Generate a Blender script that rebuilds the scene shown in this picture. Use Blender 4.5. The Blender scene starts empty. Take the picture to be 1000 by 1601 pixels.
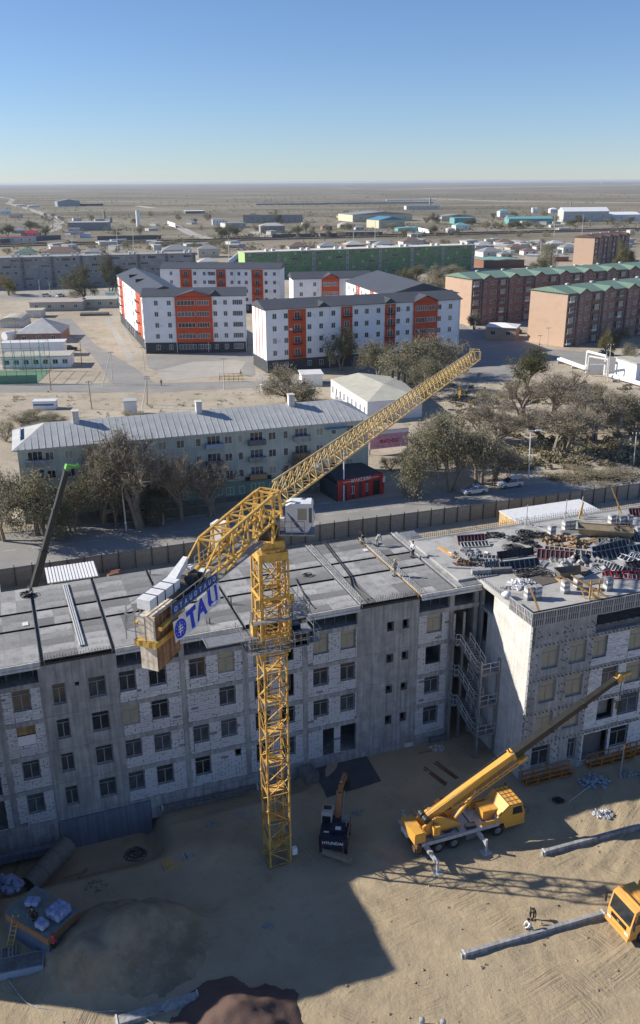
import bpy, math, random
from mathutils import Vector, Matrix, noise
from math import sin, cos, radians as R, pi, hypot, atan2
random.seed(7)
RN = random.random
def U(a, b): return a + (b - a) * RN()
scene = bpy.context.scene
COL = scene.collection
# ------------------------------------------------------------------ camera, sky, sun, exposure
CAMH = 52.0; FPX = 1377.0; PITCH = R(20.58); ROLL = R(-0.28)
cam_d = bpy.data.cameras.new('camera'); cam = bpy.data.objects.new('camera', cam_d); COL.objects.link(cam)
cam.matrix_world = (Matrix.Translation((0, 0, CAMH)) @ Matrix.Rotation(pi/2 - PITCH, 4, 'X') @ Matrix.Rotation(ROLL, 4, 'Z'))
cam_d.sensor_fit = 'VERTICAL'; cam_d.sensor_height = 24.0; cam_d.lens = 24.0 * FPX / 1601.0
cam_d.clip_start = 0.5; cam_d.clip_end = 60000
scene.camera = cam
SUN_AZ = R(171.0); SUN_EL = R(30.0)          # azimuth counted from +X towards +Y
SUN_DIR = Vector((cos(SUN_AZ)*cos(SUN_EL), sin(SUN_AZ)*cos(SUN_EL), sin(SUN_EL)))
world = bpy.data.worlds.new('World'); scene.world = world; world.use_nodes = True
wt = world.node_tree; bgn = wt.nodes['Background']
sky = wt.nodes.new('ShaderNodeTexSky'); sky.sky_type = 'NISHITA'; sky.sun_disc = False
sky.sun_elevation = SUN_EL; sky.sun_rotation = R(90) - SUN_AZ
sky.air_density = 1.0; sky.dust_density = 0.0; sky.ozone_density = 2.5; sky.altitude = 900
tint = wt.nodes.new('ShaderNodeMix'); tint.data_type = 'RGBA'; tint.blend_type = 'MULTIPLY'; tint.inputs[0].default_value = 1.0
tc_ = wt.nodes.new('ShaderNodeTexCoord'); sx_ = wt.nodes.new('ShaderNodeSeparateXYZ'); wt.links.new(tc_.outputs['Generated'], sx_.inputs[0])
tr_ = wt.nodes.new('ShaderNodeValToRGB'); wt.links.new(sx_.outputs[2], tr_.inputs[0]); ce = tr_.color_ramp.elements
ce[0].position = 0.0; ce[0].color = (.77, .90, 1.24, 1); ce[1].position = .30; ce[1].color = (.88, .99, 1.20, 1); ce2 = ce.new(.07); ce2.color = (.82, .94, 1.20, 1)
wt.links.new(tr_.outputs[0], tint.inputs[7])
wt.links.new(sky.outputs[0], tint.inputs[6]); wt.links.new(tint.outputs[2], bgn.inputs[0]); bgn.inputs[1].default_value = 0.077
sl = bpy.data.lights.new('sun', 'SUN'); sun = bpy.data.objects.new('sun', sl); COL.objects.link(sun)
sl.energy = 5.0; sl.angle = R(0.53); sl.color = (1.0, 0.925, 0.81)
sun.rotation_euler = SUN_DIR.to_track_quat('Z', 'Y').to_euler(); sun.location = (-60, 20, 80)
scene.view_settings.view_transform = 'Standard'; scene.view_settings.look = 'None'
scene.view_settings.exposure = 0.43; scene.view_settings.gamma = 1.0; scene.view_settings.use_curve_mapping = False

# ------------------------------------------------------------------ survey: where a sight line from the drone meets a level
def ray(px, py):
    x = (px-500)/FPX; y = -(py-800.5)/FPX; c, s = cos(ROLL), sin(ROLL)
    x, y = c*x - s*y, s*x + c*y
    return Vector((x, cos(PITCH) + y*sin(PITCH), -sin(PITCH) + y*cos(PITCH)))
def G(px, py, z=0.0):
    d = ray(px, py); t = (z - CAMH)/d.z
    return Vector((d.x*t, d.y*t, z))
def HT(bx, by, ty):
    b = G(bx, by); d = ray(bx, ty); return CAMH + d.z*b.y/d.y
def mpp(px, py, z=0.0):                        # metres per pixel across the view at that ground point
    p = G(px, py, z); return (p.y*cos(PITCH) + (CAMH-z)*sin(PITCH))/FPX
FA = R(20.4)
FU = Vector((cos(FA), sin(FA), 0)); FN = Vector((sin(FA), -cos(FA), 0))
F0 = Vector((-11.98, 65.33, 0))
def ST(s, t, z=0.0):                           # s along the long facade, t behind it
    p = F0 + FU*s - FN*t; return Vector((p.x, p.y, z))

# ------------------------------------------------------------------ mesh builder
class MB:
    def __init__(s, xf=None): s.v = []; s.f = []; s.m = []; s.xf = xf
    def add(s, vs, fs, mi=0):
        n = len(s.v)
        if s.xf is not None: vs = [s.xf @ Vector(v) for v in vs]
        s.v.extend([tuple(v) for v in vs])
        for f in fs: s.f.append(tuple(i+n for i in f)); s.m.append(mi)
    def box(s, x0, x1, y0, y1, z0, z1, mi=0):
        s.add([(x0,y0,z0),(x1,y0,z0),(x1,y1,z0),(x0,y1,z0),(x0,y0,z1),(x1,y0,z1),(x1,y1,z1),(x0,y1,z1)],
              [(0,3,2,1),(4,5,6,7),(0,1,5,4),(1,2,6,5),(2,3,7,6),(3,0,4,7)], mi)
    def cbox(s, c, sz, rot=None, mi=0):
        M_ = Matrix.Translation(c) @ (rot.to_4x4() if rot is not None else Matrix.Identity(4))
        a, b, d = sz[0]/2, sz[1]/2, sz[2]/2
        vs = [M_ @ Vector(p) for p in [(-a,-b,-d),(a,-b,-d),(a,b,-d),(-a,b,-d),(-a,-b,d),(a,-b,d),(a,b,d),(-a,b,d)]]
        s.add(vs, [(0,3,2,1),(4,5,6,7),(0,1,5,4),(1,2,6,5),(2,3,7,6),(3,0,4,7)], mi)
    def bar(s, p, q, w, h=None, mi=0, up=(0,0,1)):
        p = Vector(p); q = Vector(q); d = q-p
        if d.length < 1e-6: return
        h = w if h is None else h; d.normalize(); u = Vector(up)
        if abs(d.dot(u)) > .98: u = Vector((1,0,0))
        a = d.cross(u).normalized()*w/2; b = a.cross(d).normalized()*h/2
        vs = [p-a-b,p+a-b,p+a+b,p-a+b,q-a-b,q+a-b,q+a+b,q-a+b]
        s.add(vs, [(0,3,2,1),(4,5,6,7),(0,1,5,4),(1,2,6,5),(2,3,7,6),(3,0,4,7)], mi)
    def tube(s, p, q, r0, r1=None, n=8, mi=0, cap=True):
        p = Vector(p); q = Vector(q); d = q-p
        if d.length < 1e-6: return
        r1 = r0 if r1 is None else r1; d.normalize(); u = Vector((0,0,1)) if abs(d.z) < .95 else Vector((1,0,0))
        a = d.cross(u).normalized(); b = a.cross(d)
        vs = [p+(a*cos(2*pi*i/n)+b*sin(2*pi*i/n))*r0 for i in range(n)]+[q+(a*cos(2*pi*i/n)+b*sin(2*pi*i/n))*r1 for i in range(n)]
        fs = [(i,(i+1)%n,(i+1)%n+n,i+n) for i in range(n)]
        if cap: fs += [tuple(range(n-1,-1,-1)), tuple(range(n,2*n))]
        s.add(vs, fs, mi)
    def path(s, pts, r, n=6, mi=0):
        for a, b in zip(pts, pts[1:]): s.tube(a, b, r, r, n, mi)
    def prism(s, pts, z0, z1, mi=0, mtop=None):     # pts counter-clockwise
        n = len(pts)
        s.add([(x,y,z0) for x,y in pts]+[(x,y,z1) for x,y in pts], [(i,(i+1)%n,(i+1)%n+n,i+n) for i in range(n)]+[tuple(range(n-1,-1,-1))], mi)
        s.add([(x,y,z1) for x,y in pts], [tuple(range(n))], mi if mtop is None else mtop)
    def extr(s, prof, y0, y1, mi=0):                # profile in x,z swept along y (profile clockwise seen from -y gives outward)
        n = len(prof)
        s.add([(x,y0,z) for x,z in prof]+[(x,y1,z) for x,z in prof],
              [(i,(i+1)%n,(i+1)%n+n,i+n) for i in range(n)]+[tuple(range(n-1,-1,-1)),tuple(range(n,2*n))], mi)
    def poly(s, pts, mi=0): s.add(pts, [tuple(range(len(pts)))], mi)
    def blob(s, c, r, seg=8, rings=5, mi=0, nz=0.0, flat=1.0, seed=0):
        c = Vector(c); vs = []; fs = []
        for j in range(rings+1):
            th = pi*j/rings
            for i in range(seg):
                ph = 2*pi*i/seg; d = Vector((sin(th)*cos(ph), sin(th)*sin(ph), cos(th)))
                k = 1 + nz*noise.noise(d*1.7 + Vector((seed, seed*.7, 0)))
                vs.append(c + Vector((d.x*r*k, d.y*r*k, d.z*r*k*flat)))
        for j in range(rings):
            for i in range(seg): fs.append((j*seg+i, (j+1)*seg+i, (j+1)*seg+(i+1)%seg, j*seg+(i+1)%seg))
        s.add(vs, fs, mi)
    def mesh(s, name, mats, smooth=False):
        me = bpy.data.meshes.new(name); me.from_pydata(s.v, [], s.f)
        for m in (mats if isinstance(mats, (list, tuple)) else [mats]): me.materials.append(m)
        if any(s.m): me.polygons.foreach_set('material_index', s.m)
        if smooth: me.polygons.foreach_set('use_smooth', [True]*len(s.f))
        me.update(); return me
    def done(s, name, mats, parent=None, smooth=False):
        return link(name, s.mesh(name, mats, smooth), parent)
def link(name, me, parent=None, loc=None, rot=None, scl=None):
    o = bpy.data.objects.new(name, me); COL.objects.link(o)
    if parent is not None: o.parent = parent
    if loc is not None: o.location = loc
    if rot is not None: o.rotation_euler = rot
    if scl is not None: o.scale = scl
    return o
def tag(o, label=None, cat=None, group=None, kind=None):
    if label: o['label'] = label
    if cat: o['category'] = cat
    if group: o['group'] = group
    if kind: o['kind'] = kind
    return o
def thing(name, label, cat, loc=(0,0,0), rz=0.0, group=None, scl=None):
    o = link(name, None, None, loc, (0,0,rz), scl); o.empty_display_size = .5
    return tag(o, label, cat, group)
def kids(o): return [c for c in bpy.data.objects if c.parent is o]
def copy_tree(o, loc, rz, label, scl=None, tree=None):
    def cp(x, par):
        c = x.copy(); COL.objects.link(c)
        if par is not None: c.parent = par
        for k in CH.get(x.name, []): cp(k, c)
        return c
    CH = {}
    for x in (tree or subtree(o)):
        if x.parent is not None: CH.setdefault(x.parent.name, []).append(x)
    r = cp(o, None); r.location = loc; r.rotation_euler = (0,0,rz)
    if scl is not None: r.scale = scl
    r['label'] = label; return r
def subtree(o): return list(o.children_recursive)

# ------------------------------------------------------------------ materials
MATS = {}
def M(name, col, rough=.8, metal=0.0, var=.18, sc=3.0, bump=0.0, bsc=25.0, orand=0.0, streak=0.0, spec=.4, coat=0.0, dirt=None, dsc=1.2, damt=.5):
    m = bpy.data.materials.new(name); m.use_nodes = True; nt = m.node_tree; N = nt.nodes; Lk = nt.links
    b = N['Principled BSDF']; b.inputs['Roughness'].default_value = rough; b.inputs['Metallic'].default_value = metal
    b.inputs['Specular IOR Level'].default_value = spec; b.inputs['Coat Weight'].default_value = coat
    tc = N.new('ShaderNodeTexCoord'); geo = tc.outputs['Object']
    n1 = N.new('ShaderNodeTexNoise'); n1.inputs['Scale'].default_value = sc; n1.inputs['Detail'].default_value = 6; n1.inputs['Roughness'].default_value = .65
    Lk.new(geo, n1.inputs['Vector'])
    mr = N.new('ShaderNodeMapRange'); mr.inputs[1].default_value = .3; mr.inputs[2].default_value = .7
    mr.inputs[3].default_value = 1-var; mr.inputs[4].default_value = 1+var
    Lk.new(n1.outputs[0], mr.inputs[0]); val = mr.outputs[0]
    def mul(a, bb):
        x = N.new('ShaderNodeMath'); x.operation = 'MULTIPLY'; Lk.new(a, x.inputs[0]); Lk.new(bb, x.inputs[1]); return x.outputs[0]
    if orand:
        oi = N.new('ShaderNodeObjectInfo'); r2 = N.new('ShaderNodeMapRange'); r2.inputs[3].default_value = 1-orand; r2.inputs[4].default_value = 1+orand
        Lk.new(oi.outputs['Random'], r2.inputs[0]); val = mul(val, r2.outputs[0])
    if streak:
        mp = N.new('ShaderNodeMapping'); mp.inputs['Scale'].default_value = (2.2, 2.2, .12); Lk.new(geo, mp.inputs[0])
        n3 = N.new('ShaderNodeTexNoise'); n3.inputs['Scale'].default_value = 1.6; n3.inputs['Detail'].default_value = 5; Lk.new(mp.outputs[0], n3.inputs['Vector'])
        r3 = N.new('ShaderNodeMapRange'); r3.inputs[1].default_value = .35; r3.inputs[2].default_value = .65; r3.inputs[3].default_value = 1-streak; r3.inputs[4].default_value = 1+streak*.6
        Lk.new(n3.outputs[0], r3.inputs[0]); val = mul(val, r3.outputs[0])
    mx = N.new('ShaderNodeVectorMath'); mx.operation = 'SCALE'; mx.inputs[0].default_value = col; Lk.new(val, mx.inputs['Scale'])
    cout = mx.outputs[0]
    if dirt:
        n4 = N.new('ShaderNodeTexNoise'); n4.inputs['Scale'].default_value = dsc; n4.inputs['Detail'].default_value = 8; n4.inputs['Roughness'].default_value = .7
        Lk.new(geo, n4.inputs['Vector'])
        r4 = N.new('ShaderNodeMapRange'); r4.inputs[1].default_value = .48; r4.inputs[2].default_value = .62; r4.inputs[4].default_value = damt
        Lk.new(n4.outputs[0], r4.inputs[0])
        mm = N.new('ShaderNodeMix'); mm.data_type = 'RGBA'; Lk.new(r4.outputs[0], mm.inputs[0]); Lk.new(cout, mm.inputs[6]); mm.inputs[7].default_value = (*dirt, 1); cout = mm.outputs[2]
    Lk.new(cout, b.inputs['Base Color'])
    if bump:
        n2 = N.new('ShaderNodeTexNoise'); n2.inputs['Scale'].default_value = bsc; n2.inputs['Detail'].default_value = 4; Lk.new(geo, n2.inputs['Vector'])
        bp = N.new('ShaderNodeBump'); bp.inputs['Strength'].default_value = bump; bp.inputs['Distance'].default_value = .05
        Lk.new(n2.outputs[0], bp.inputs['Height']); Lk.new(bp.outputs[0], b.inputs['Normal'])
    MATS[name] = m; return m
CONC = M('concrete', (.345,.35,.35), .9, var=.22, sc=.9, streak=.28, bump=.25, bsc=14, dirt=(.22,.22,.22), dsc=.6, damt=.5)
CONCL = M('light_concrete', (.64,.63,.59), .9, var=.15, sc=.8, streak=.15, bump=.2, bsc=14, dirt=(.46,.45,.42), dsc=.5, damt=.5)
CONCD = M('dark_concrete', (.16,.16,.16), .9, var=.25, sc=1.2, streak=.2)
BLOCK = M('aerated_block', (.62,.625,.64), .9, var=.10, sc=5, orand=.10, bump=.2, bsc=30, dirt=(.50,.50,.52), dsc=1.6, damt=.4)
MORTAR = M('mortar', (.22,.22,.23), .95, var=.3, sc=4)
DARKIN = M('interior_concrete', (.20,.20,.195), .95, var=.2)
GLASS = M('window_glass', (.05,.06,.07), .12, var=.5, sc=1.2, spec=.7, orand=.75)
GLASSL = M('filmed_glass', (.34,.32,.24), .35, var=.12, sc=1.5)
FRAMEW = M('white_frame', (.62,.62,.62), .5, var=.06)
FRAMEG = M('grey_frame', (.28,.29,.30), .5, var=.1)
PLYB = M('brown_plywood', (.30,.20,.10), .8, var=.35, sc=3, streak=.3)
PLYG = M('weathered_plywood', (.29,.29,.285), .85, var=.22, sc=1.6, orand=.45, bump=.15, dirt=(.13,.13,.13), dsc=.9, damt=.6)
PLYT = M('tan_plywood', (.50,.36,.19), .8, var=.25, sc=2, streak=.2)
STEELG = M('galvanised_steel', (.30,.31,.32), .5, .5, var=.2)
STEELD = M('dark_steel', (.045,.047,.05), .55, .3, var=.3)
RUST = M('rusty_steel', (.17,.095,.055), .85, .2, var=.35, sc=8)
YEL = M('yellow_paint', (.66,.41,.09), .5, var=.12, sc=2.5, spec=.4, dirt=(.30,.17,.06), dsc=1.6, damt=.55)
YELD = M('rusty_yellow_paint', (.64,.40,.10), .55, var=.15, sc=3, dirt=(.30,.13,.045), dsc=2.2, damt=.85)
YELL = M('pale_yellow_paint', (.62,.45,.19), .5, var=.12, sc=1.2, dirt=(.34,.22,.10), dsc=1.0, damt=.6)
YELT = M('truck_yellow', (.76,.385,.06), .4, var=.08, sc=2, spec=.5, dirt=(.44,.33,.18), dsc=1.3, damt=.55)
ORG = M('truck_orange', (.74,.37,.09), .4, var=.08, sc=2, spec=.5, dirt=(.5,.3,.12), dsc=1.1, damt=.4)
WHITE = M('white_paint', (.74,.75,.76), .45, var=.06, sc=2, dirt=(.5,.48,.45), dsc=1.5, damt=.35)
WHITE2 = M('white_wall', (.80,.81,.83), .85, var=.05, sc=.4, dirt=(.70,.69,.68), dsc=.25, damt=.4)
CHAR = M('charcoal_cladding', (.055,.06,.068), .8, var=.15, sc=.6)
ORANGE = M('orange_red_cladding', (.52,.085,.03), .8, var=.08, sc=.6)
ROOFG = M('grey_metal_roof', (.085,.09,.10), .5, var=.10, sc=.2)
BRWN = M('brown_brick', (.30,.185,.15), .9, var=.18, sc=.7, dirt=(.22,.12,.095), dsc=.5, damt=.6)
PEACH = M('peach_plaster', (.52,.37,.27), .9, var=.07, sc=.3, dirt=(.42,.28,.19), dsc=.3, damt=.5)
ROOFGR = M('green_metal_roof', (.17,.26,.20), .5, var=.10, sc=.3)
ROOFBR = M('brown_metal_roof', (.12,.075,.062), .5, var=.15, sc=.3)
GRNW = M('green_wall', (.17,.28,.14), .85, var=.18, sc=.25, dirt=(.11,.19,.10), dsc=.2, damt=.6)
GRNL = M('pale_green_wall', (.38,.60,.22), .85, var=.1)
GRYW = M('panel_wall', (.33,.33,.33), .9, var=.15, sc=.2, dirt=(.22,.22,.22), dsc=.3, damt=.6)
SOVW = M('old_green_plaster', (.50,.55,.48), .9, var=.10, sc=.3, streak=.12, dirt=(.36,.42,.38), dsc=.25, damt=.6)
SLATE = M('pale_slate_roof', (.43,.44,.44), .75, var=.12, sc=.5, dirt=(.31,.33,.34), dsc=.35, damt=.5)
CREAM = M('cream_roof', (.46,.45,.38), .8, var=.1, sc=.4, dirt=(.36,.35,.3), dsc=.3, damt=.5)
BLUE = M('blue_paint', (.05,.16,.40), .5, var=.1)
TEAL = M('teal_paint', (.16,.38,.38), .6, var=.1)
SKYB = M('blue_roof', (.09,.25,.38), .6, var=.1)
RED = M('red_paint', (.42,.025,.03), .5, var=.12, dirt=(.2,.03,.03), dsc=1.5, damt=.5)
PINK = M('faded_red_paint', (.36,.15,.14), .6, var=.2, sc=4)
TYRE = M('tyre_rubber', (.022,.022,.024), .85, var=.3, dirt=(.12,.10,.08), dsc=2, damt=.5)
BLACK = M('black_plastic', (.015,.015,.017), .5, var=.2)
BOOMK = M('black_boom_steel', (.024,.025,.024), .38, .0, var=.25, sc=2, spec=.5)
DECK = M('truck_deck_steel', (.52,.52,.52), .6, .3, var=.2, sc=3)
NAVY = M('navy_paint', (.014,.019,.04), .4, var=.1)
LIME = M('lime_paint', (.13,.42,.06), .5, var=.1)
BLUEL = M('banner_blue', (.02,.05,.52), .7, var=.05)
WOOD = M('wood', (.34,.23,.13), .85, var=.3, sc=6, orand=.2)
WOODL = M('fresh_lumber', (.62,.36,.12), .8, var=.15, sc=5)
BARK = M('bark', (.25,.21,.165), .95, var=.3, sc=6)
BAGS = M('blue_white_bag', (.30,.36,.55), .6, var=.35, sc=7, orand=.2)
TARP = M('blue_tarp', (.05,.10,.22), .5, var=.3, sc=2)
SKIN = M('skin', (.42,.24,.16), .6, var=.05)
CLD = M('dark_clothes', (.03,.033,.035), .9, var=.2); CLW = M('white_shirt', (.70,.72,.76), .9, var=.1)
CLR = M('red_jacket', (.50,.05,.07), .9, var=.1); CLG = M('grey_clothes', (.30,.30,.29), .9, var=.1); HAIR = M('dark_hair', (.02,.015,.012), .8)
ASPH = M('asphalt', (.27,.262,.248), .9, var=.10, sc=.25, bump=.15, bsc=20, dirt=(.34,.32,.29), dsc=.09, damt=.7)
PAVE = M('pale_paving', (.40,.38,.34), .9, var=.08, sc=.3, dirt=(.33,.31,.28), dsc=.2, damt=.5)
LINEP = M('road_paint', (.62,.62,.60), .8, var=.15, sc=2, dirt=(.25,.25,.24), dsc=1.5, damt=.7)
EMESH = M('fence_sheet', (.26,.26,.25), .7, .2, var=.12, sc=1.2, orand=.15, dirt=(.17,.17,.165), dsc=.7, damt=.5)
GRAVEL = M('dark_gravel', (.125,.08,.065), .95, var=.35, sc=18, bump=.8, bsc=14)
MOUND = M('mound_soil', (.30,.24,.16), .95, var=.25, sc=.8, bump=.5, bsc=7, dirt=(.19,.15,.10), dsc=.33, damt=.9)
CWM = M('stained_concrete', (.66,.60,.50), .85, var=.15, sc=2, streak=.4, dirt=(.33,.22,.13), dsc=1.2, damt=.6)
CWR = M('rust_stained_concrete', (.25,.13,.065), .9, var=.4, sc=3, streak=.4)
BLUEW = M('waterproofed_wall', (.17,.20,.25), .9, var=.15, sc=.5, streak=.2)
BLUEG = M('pale_blue_paint', (.30,.38,.46), .6, var=.1)
PINKB = M('pink_banner_print', (.55,.30,.42), .7, var=.35, sc=.9)
def foliage(name, c1, c2, c3):
    m = bpy.data.materials.new(name); m.use_nodes = True; nt = m.node_tree; N = nt.nodes; Lk = nt.links; b = N['Principled BSDF']
    b.inputs['Roughness'].default_value = .8; b.inputs['Specular IOR Level'].default_value = .2
    tc = N.new('ShaderNodeTexCoord'); n = N.new('ShaderNodeTexNoise'); n.inputs['Scale'].default_value = .9; n.inputs['Detail'].default_value = 5
    Lk.new(tc.outputs['Object'], n.inputs['Vector'])
    oi = N.new('ShaderNodeObjectInfo'); ad = N.new('ShaderNodeMath'); ad.operation = 'MULTIPLY_ADD'; ad.inputs[1].default_value = .35; Lk.new(oi.outputs['Random'], ad.inputs[0]); Lk.new(n.outputs[0], ad.inputs[2])
    cr = N.new('ShaderNodeValToRGB'); e = cr.color_ramp.elements; e[0].position = .40; e[0].color = (*c1, 1); e[1].position = .92; e[1].color = (*c3, 1)
    tl = N.new('ShaderNodeBsdfTranslucent'); ms = N.new('ShaderNodeMixShader'); ms.inputs[0].default_value = .35; Lk.new(cr.outputs[0], tl.inputs[0]); Lk.new(b.outputs[0], ms.inputs[1]); Lk.new(tl.outputs[0], ms.inputs[2]); Lk.new(ms.outputs[0], N['Material Output'].inputs[0])
    x = cr.color_ramp.elements.new(.66); x.color = (*c2, 1)
    Lk.new(ad.outputs[0], cr.inputs[0]); Lk.new(cr.outputs[0], b.inputs['Base Color'])
    return m
F_OLIVE = foliage('olive_leaves', (.15,.15,.085), (.26,.25,.155), (.36,.335,.225))
F_BROWN = foliage('dry_brown_leaves', (.21,.19,.125), (.35,.32,.22), (.47,.425,.30))
F_GREEN = foliage('dark_green_leaves', (.065,.078,.042), (.12,.13,.068), (.18,.18,.10))
F_YELL = foliage('yellow_green_leaves', (.07,.08,.02), (.15,.15,.035), (.26,.22,.05))
F_SCRUB = foliage('scrub_leaves', (.10,.095,.055), (.19,.165,.10), (.28,.24,.15))
# ================================================================== GROUND
def ss(a, b, x):
    t = max(0., min(1., (x-a)/(b-a))); return t*t*(3-2*t)
def fT(x, y):                                   # world -> (s, t)
    d = Vector((x, y, 0)) - F0; return d.dot(FU), -d.dot(FN)
def gh(x, y):
    s, t = fT(x, y); h = 0.0
    if t < 1 and y < 90:
        # excavation along the left part of the long facade
        k = ss(-7.2, -3.5, t)*(1-ss(-4.2, -2.2, s)); h -= 2.3*k
        k = ss(-2.9, -2.0, t)*ss(-4.5, -3.4, s)*(1-ss(10.0, 11.0, s)); h -= .9*k
        # soil heaps
        for (cx, cy, rx, ry, hh) in ((-14.3, 48.6, 5.4, 4.2, 1.7), (-16.8, 46.2, 3.2, 3.6, .7), (-11.3, 50.6, 3.2, 2.2, .9), (-9.0, 58.5, 4.5, 2.6, .5), (-1.5, 61, 4, 3, .25)):
            d = hypot((x-cx)/rx, (y-cy)/ry)
            if d < 1.25: h += hh*(1-ss(0, 1.25, d))*(1+.45*noise.noise(Vector((x*.55, y*.55, 3))))
        h += .10*noise.noise(Vector((x*.35, y*.35, 0))) + .05*noise.noise(Vector((x*1.3, y*1.3, 5)))
        # wheel ruts swinging round towards the truck
        rr = hypot(x-13, (y-66)*1.0)
        aa = atan2(y-66, x-13)
        if 9 < rr < 30 and x > -4: h += .13*max(-.4, noise.noise(Vector((rr*1.15, aa*2.2, 3))))*ss(9, 12, rr)
    s2 = ss(162, 172, y)*(1-ss(225, 245, y))*ss(14, 24, x - (y-165)*.12)*(1-ss(84, 100, x))
    if s2 > 0:
        h += s2*(.9*abs(noise.noise(Vector((x*.13, y*.13, 0)))) + .9*max(0, noise.noise(Vector((x*.30, y*.28, 4)))) - .15)
    return h
def axis(a, b, step, far_lo, far_hi, g=1.22):
    v = [a + step*i for i in range(int((b-a)/step)+1)]; lo = []; x = a; st = step
    while x > far_lo: st *= g; x -= st; lo.append(x)
    x = v[-1]; st = step; hi = []
    while x < far_hi: st *= g; x += st; hi.append(x)
    return lo[::-1] + v + hi
gx = axis(-26, 34, .3, -20000, 20000, 1.16); gy = axis(38, 82, .3, -2000, 30000, 1.10)
gx = sorted(set([x for x in gx if x < 34] + [34 + 1.2*i for i in range(62)] + [x for x in gx if x > 110]))
gv = [(x, y, gh(x, y)) for y in gy for x in gx]; nx = len(gx)
gf = [(j*nx+i, j*nx+i+1, (j+1)*nx+i+1, (j+1)*nx+i) for j in range(len(gy)-1) for i in range(nx-1)]
def ground_material():
    m = bpy.data.materials.new('sandy_ground'); m.use_nodes = True; nt = m.node_tree; N = nt.nodes; Lk = nt.links; b = N['Principled BSDF']
    b.inputs['Roughness'].default_value = .95; b.inputs['Specular IOR Level'].default_value = .15
    tc = N.new('ShaderNodeTexCoord'); P = tc.outputs['Object']; sep = N.new('ShaderNodeSeparateXYZ'); Lk.new(P, sep.inputs[0])
    def nz(scale, det=6, rough=.6, vec=None):
        n = N.new('ShaderNodeTexNoise'); n.inputs['Scale'].default_value = scale; n.inputs['Detail'].default_value = det; n.inputs['Roughness'].default_value = rough
        Lk.new(vec or P, n.inputs['Vector']); return n.outputs[0]
    def mr(v, a, bb, c=0., d=1.):
        n = N.new('ShaderNodeMapRange'); n.inputs[1].default_value = a; n.inputs[2].default_value = bb; n.inputs[3].default_value = c; n.inputs[4].default_value = d; Lk.new(v, n.inputs[0]); return n.outputs[0]
    def mix(f, a, bb):
        n = N.new('ShaderNodeMix'); n.data_type = 'RGBA'
        Lk.new(f, n.inputs[0])
        for k, c in ((6, a), (7, bb)):
            if isinstance(c, tuple): n.inputs[k].default_value = (*c, 1)
            else: Lk.new(c, n.inputs[k])
        return n.outputs[2]
    def mth(op, a, bb):
        n = N.new('ShaderNodeMath'); n.operation = op
        for k, c in ((0, a), (1, bb)):
            if isinstance(c, (int, float)): n.inputs[k].default_value = c
            else: Lk.new(c, n.inputs[k])
        return n.outputs[0]
    sand = mix(mr(nz(.16, 8), .35, .65), (.46, .375, .25), (.375, .30, .195))
    sand = mix(mr(nz(.55, 8, .7), .55, .72, 0, .75), sand, (.29, .23, .155))        # damp, trodden patches
    sand = mix(mr(nz(6., 4, .7), .3, .75, 0, .35), sand, (.33, .27, .19))
    steppe = mix(mr(nz(.035, 10, .65), .35, .62), (.50, .44, .35), (.39, .335, .255))
    steppe = mix(mr(nz(.22, 8, .75), .52, .64, 0, .85), steppe, (.27, .235, .165))      # tufts of dry grass
    near = mix(mr(sep.outputs[1], 100, 125), sand, steppe)
    far = mix(mr(nz(.0021, 8, .6), .4, .62), (.225, .20, .145), (.30, .265, .20))
    mp = N.new('ShaderNodeMapping'); mp.inputs['Scale'].default_value = (.35, 1.0, 1.0); Lk.new(P, mp.inputs[0])
    far = mix(mr(nz(.0042, 10, .72, mp.outputs[0]), .46, .58, 0, .8), far, (.12, .108, .075))
    vo = N.new('ShaderNodeTexVoronoi'); vo.inputs['Scale'].default_value = .085; Lk.new(P, vo.inputs['Vector'])
    bush = mr(vo.outputs['Distance'], .22, .40, 1, 0)
    bush = mth('MULTIPLY', bush, mr(nz(.006, 6), .42, .58))
    far = mix(mth('MULTIPLY', bush, .8), far, (.055, .052, .035))
    col = mix(mr(sep.outputs[1], 520, 900), near, far)
    Lk.new(col, b.inputs['Base Color'])
    # relief: wheel tracks and loose sand
    def tracks(cx, cy, kr, ka):
        sb = N.new('ShaderNodeVectorMath'); sb.operation = 'SUBTRACT'; Lk.new(P, sb.inputs[0]); sb.inputs[1].default_value = (cx, cy, 0)
        ln = N.new('ShaderNodeVectorMath'); ln.operation = 'LENGTH'; Lk.new(sb.outputs[0], ln.inputs[0]); sp = N.new('ShaderNodeSeparateXYZ'); Lk.new(sb.outputs[0], sp.inputs[0])
        at = mth('ARCTAN2', sp.outputs[1], sp.outputs[0]); cb = N.new('ShaderNodeCombineXYZ')
        Lk.new(mth('MULTIPLY', ln.outputs['Value'], kr), cb.inputs[0]); Lk.new(mth('MULTIPLY', at, ka), cb.inputs[1]); return nz(1.0, 5, .6, cb.outputs[0])
    t1 = tracks(13, 70, 2.6, 5); t2 = tracks(-12, 92, 3.2, 9); t3 = tracks(8, 38, 3.4, 6)
    msk = mr(nz(.10, 3), .44, .56); msk2 = mr(nz(.14, 3), .50, .60)
    wsel = N.new('ShaderNodeMix'); wsel.data_type = 'FLOAT'; Lk.new(msk, wsel.inputs[0]); Lk.new(t1, wsel.inputs[2]); Lk.new(t2, wsel.inputs[3])
    ws2 = N.new('ShaderNodeMix'); ws2.data_type = 'FLOAT'; Lk.new(msk2, ws2.inputs[0]); Lk.new(wsel.outputs[0], ws2.inputs[2]); Lk.new(t3, ws2.inputs[3])
    trk = mth('MULTIPLY', mr(ws2.outputs[0], .36, .64), mr(nz(.16, 4), .46, .62, .08, 1.0))
    hsum = mth('ADD', mth('MULTIPLY', trk, 1.0), mth('MULTIPLY', nz(2.2, 8, .75), 1.3))
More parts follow.
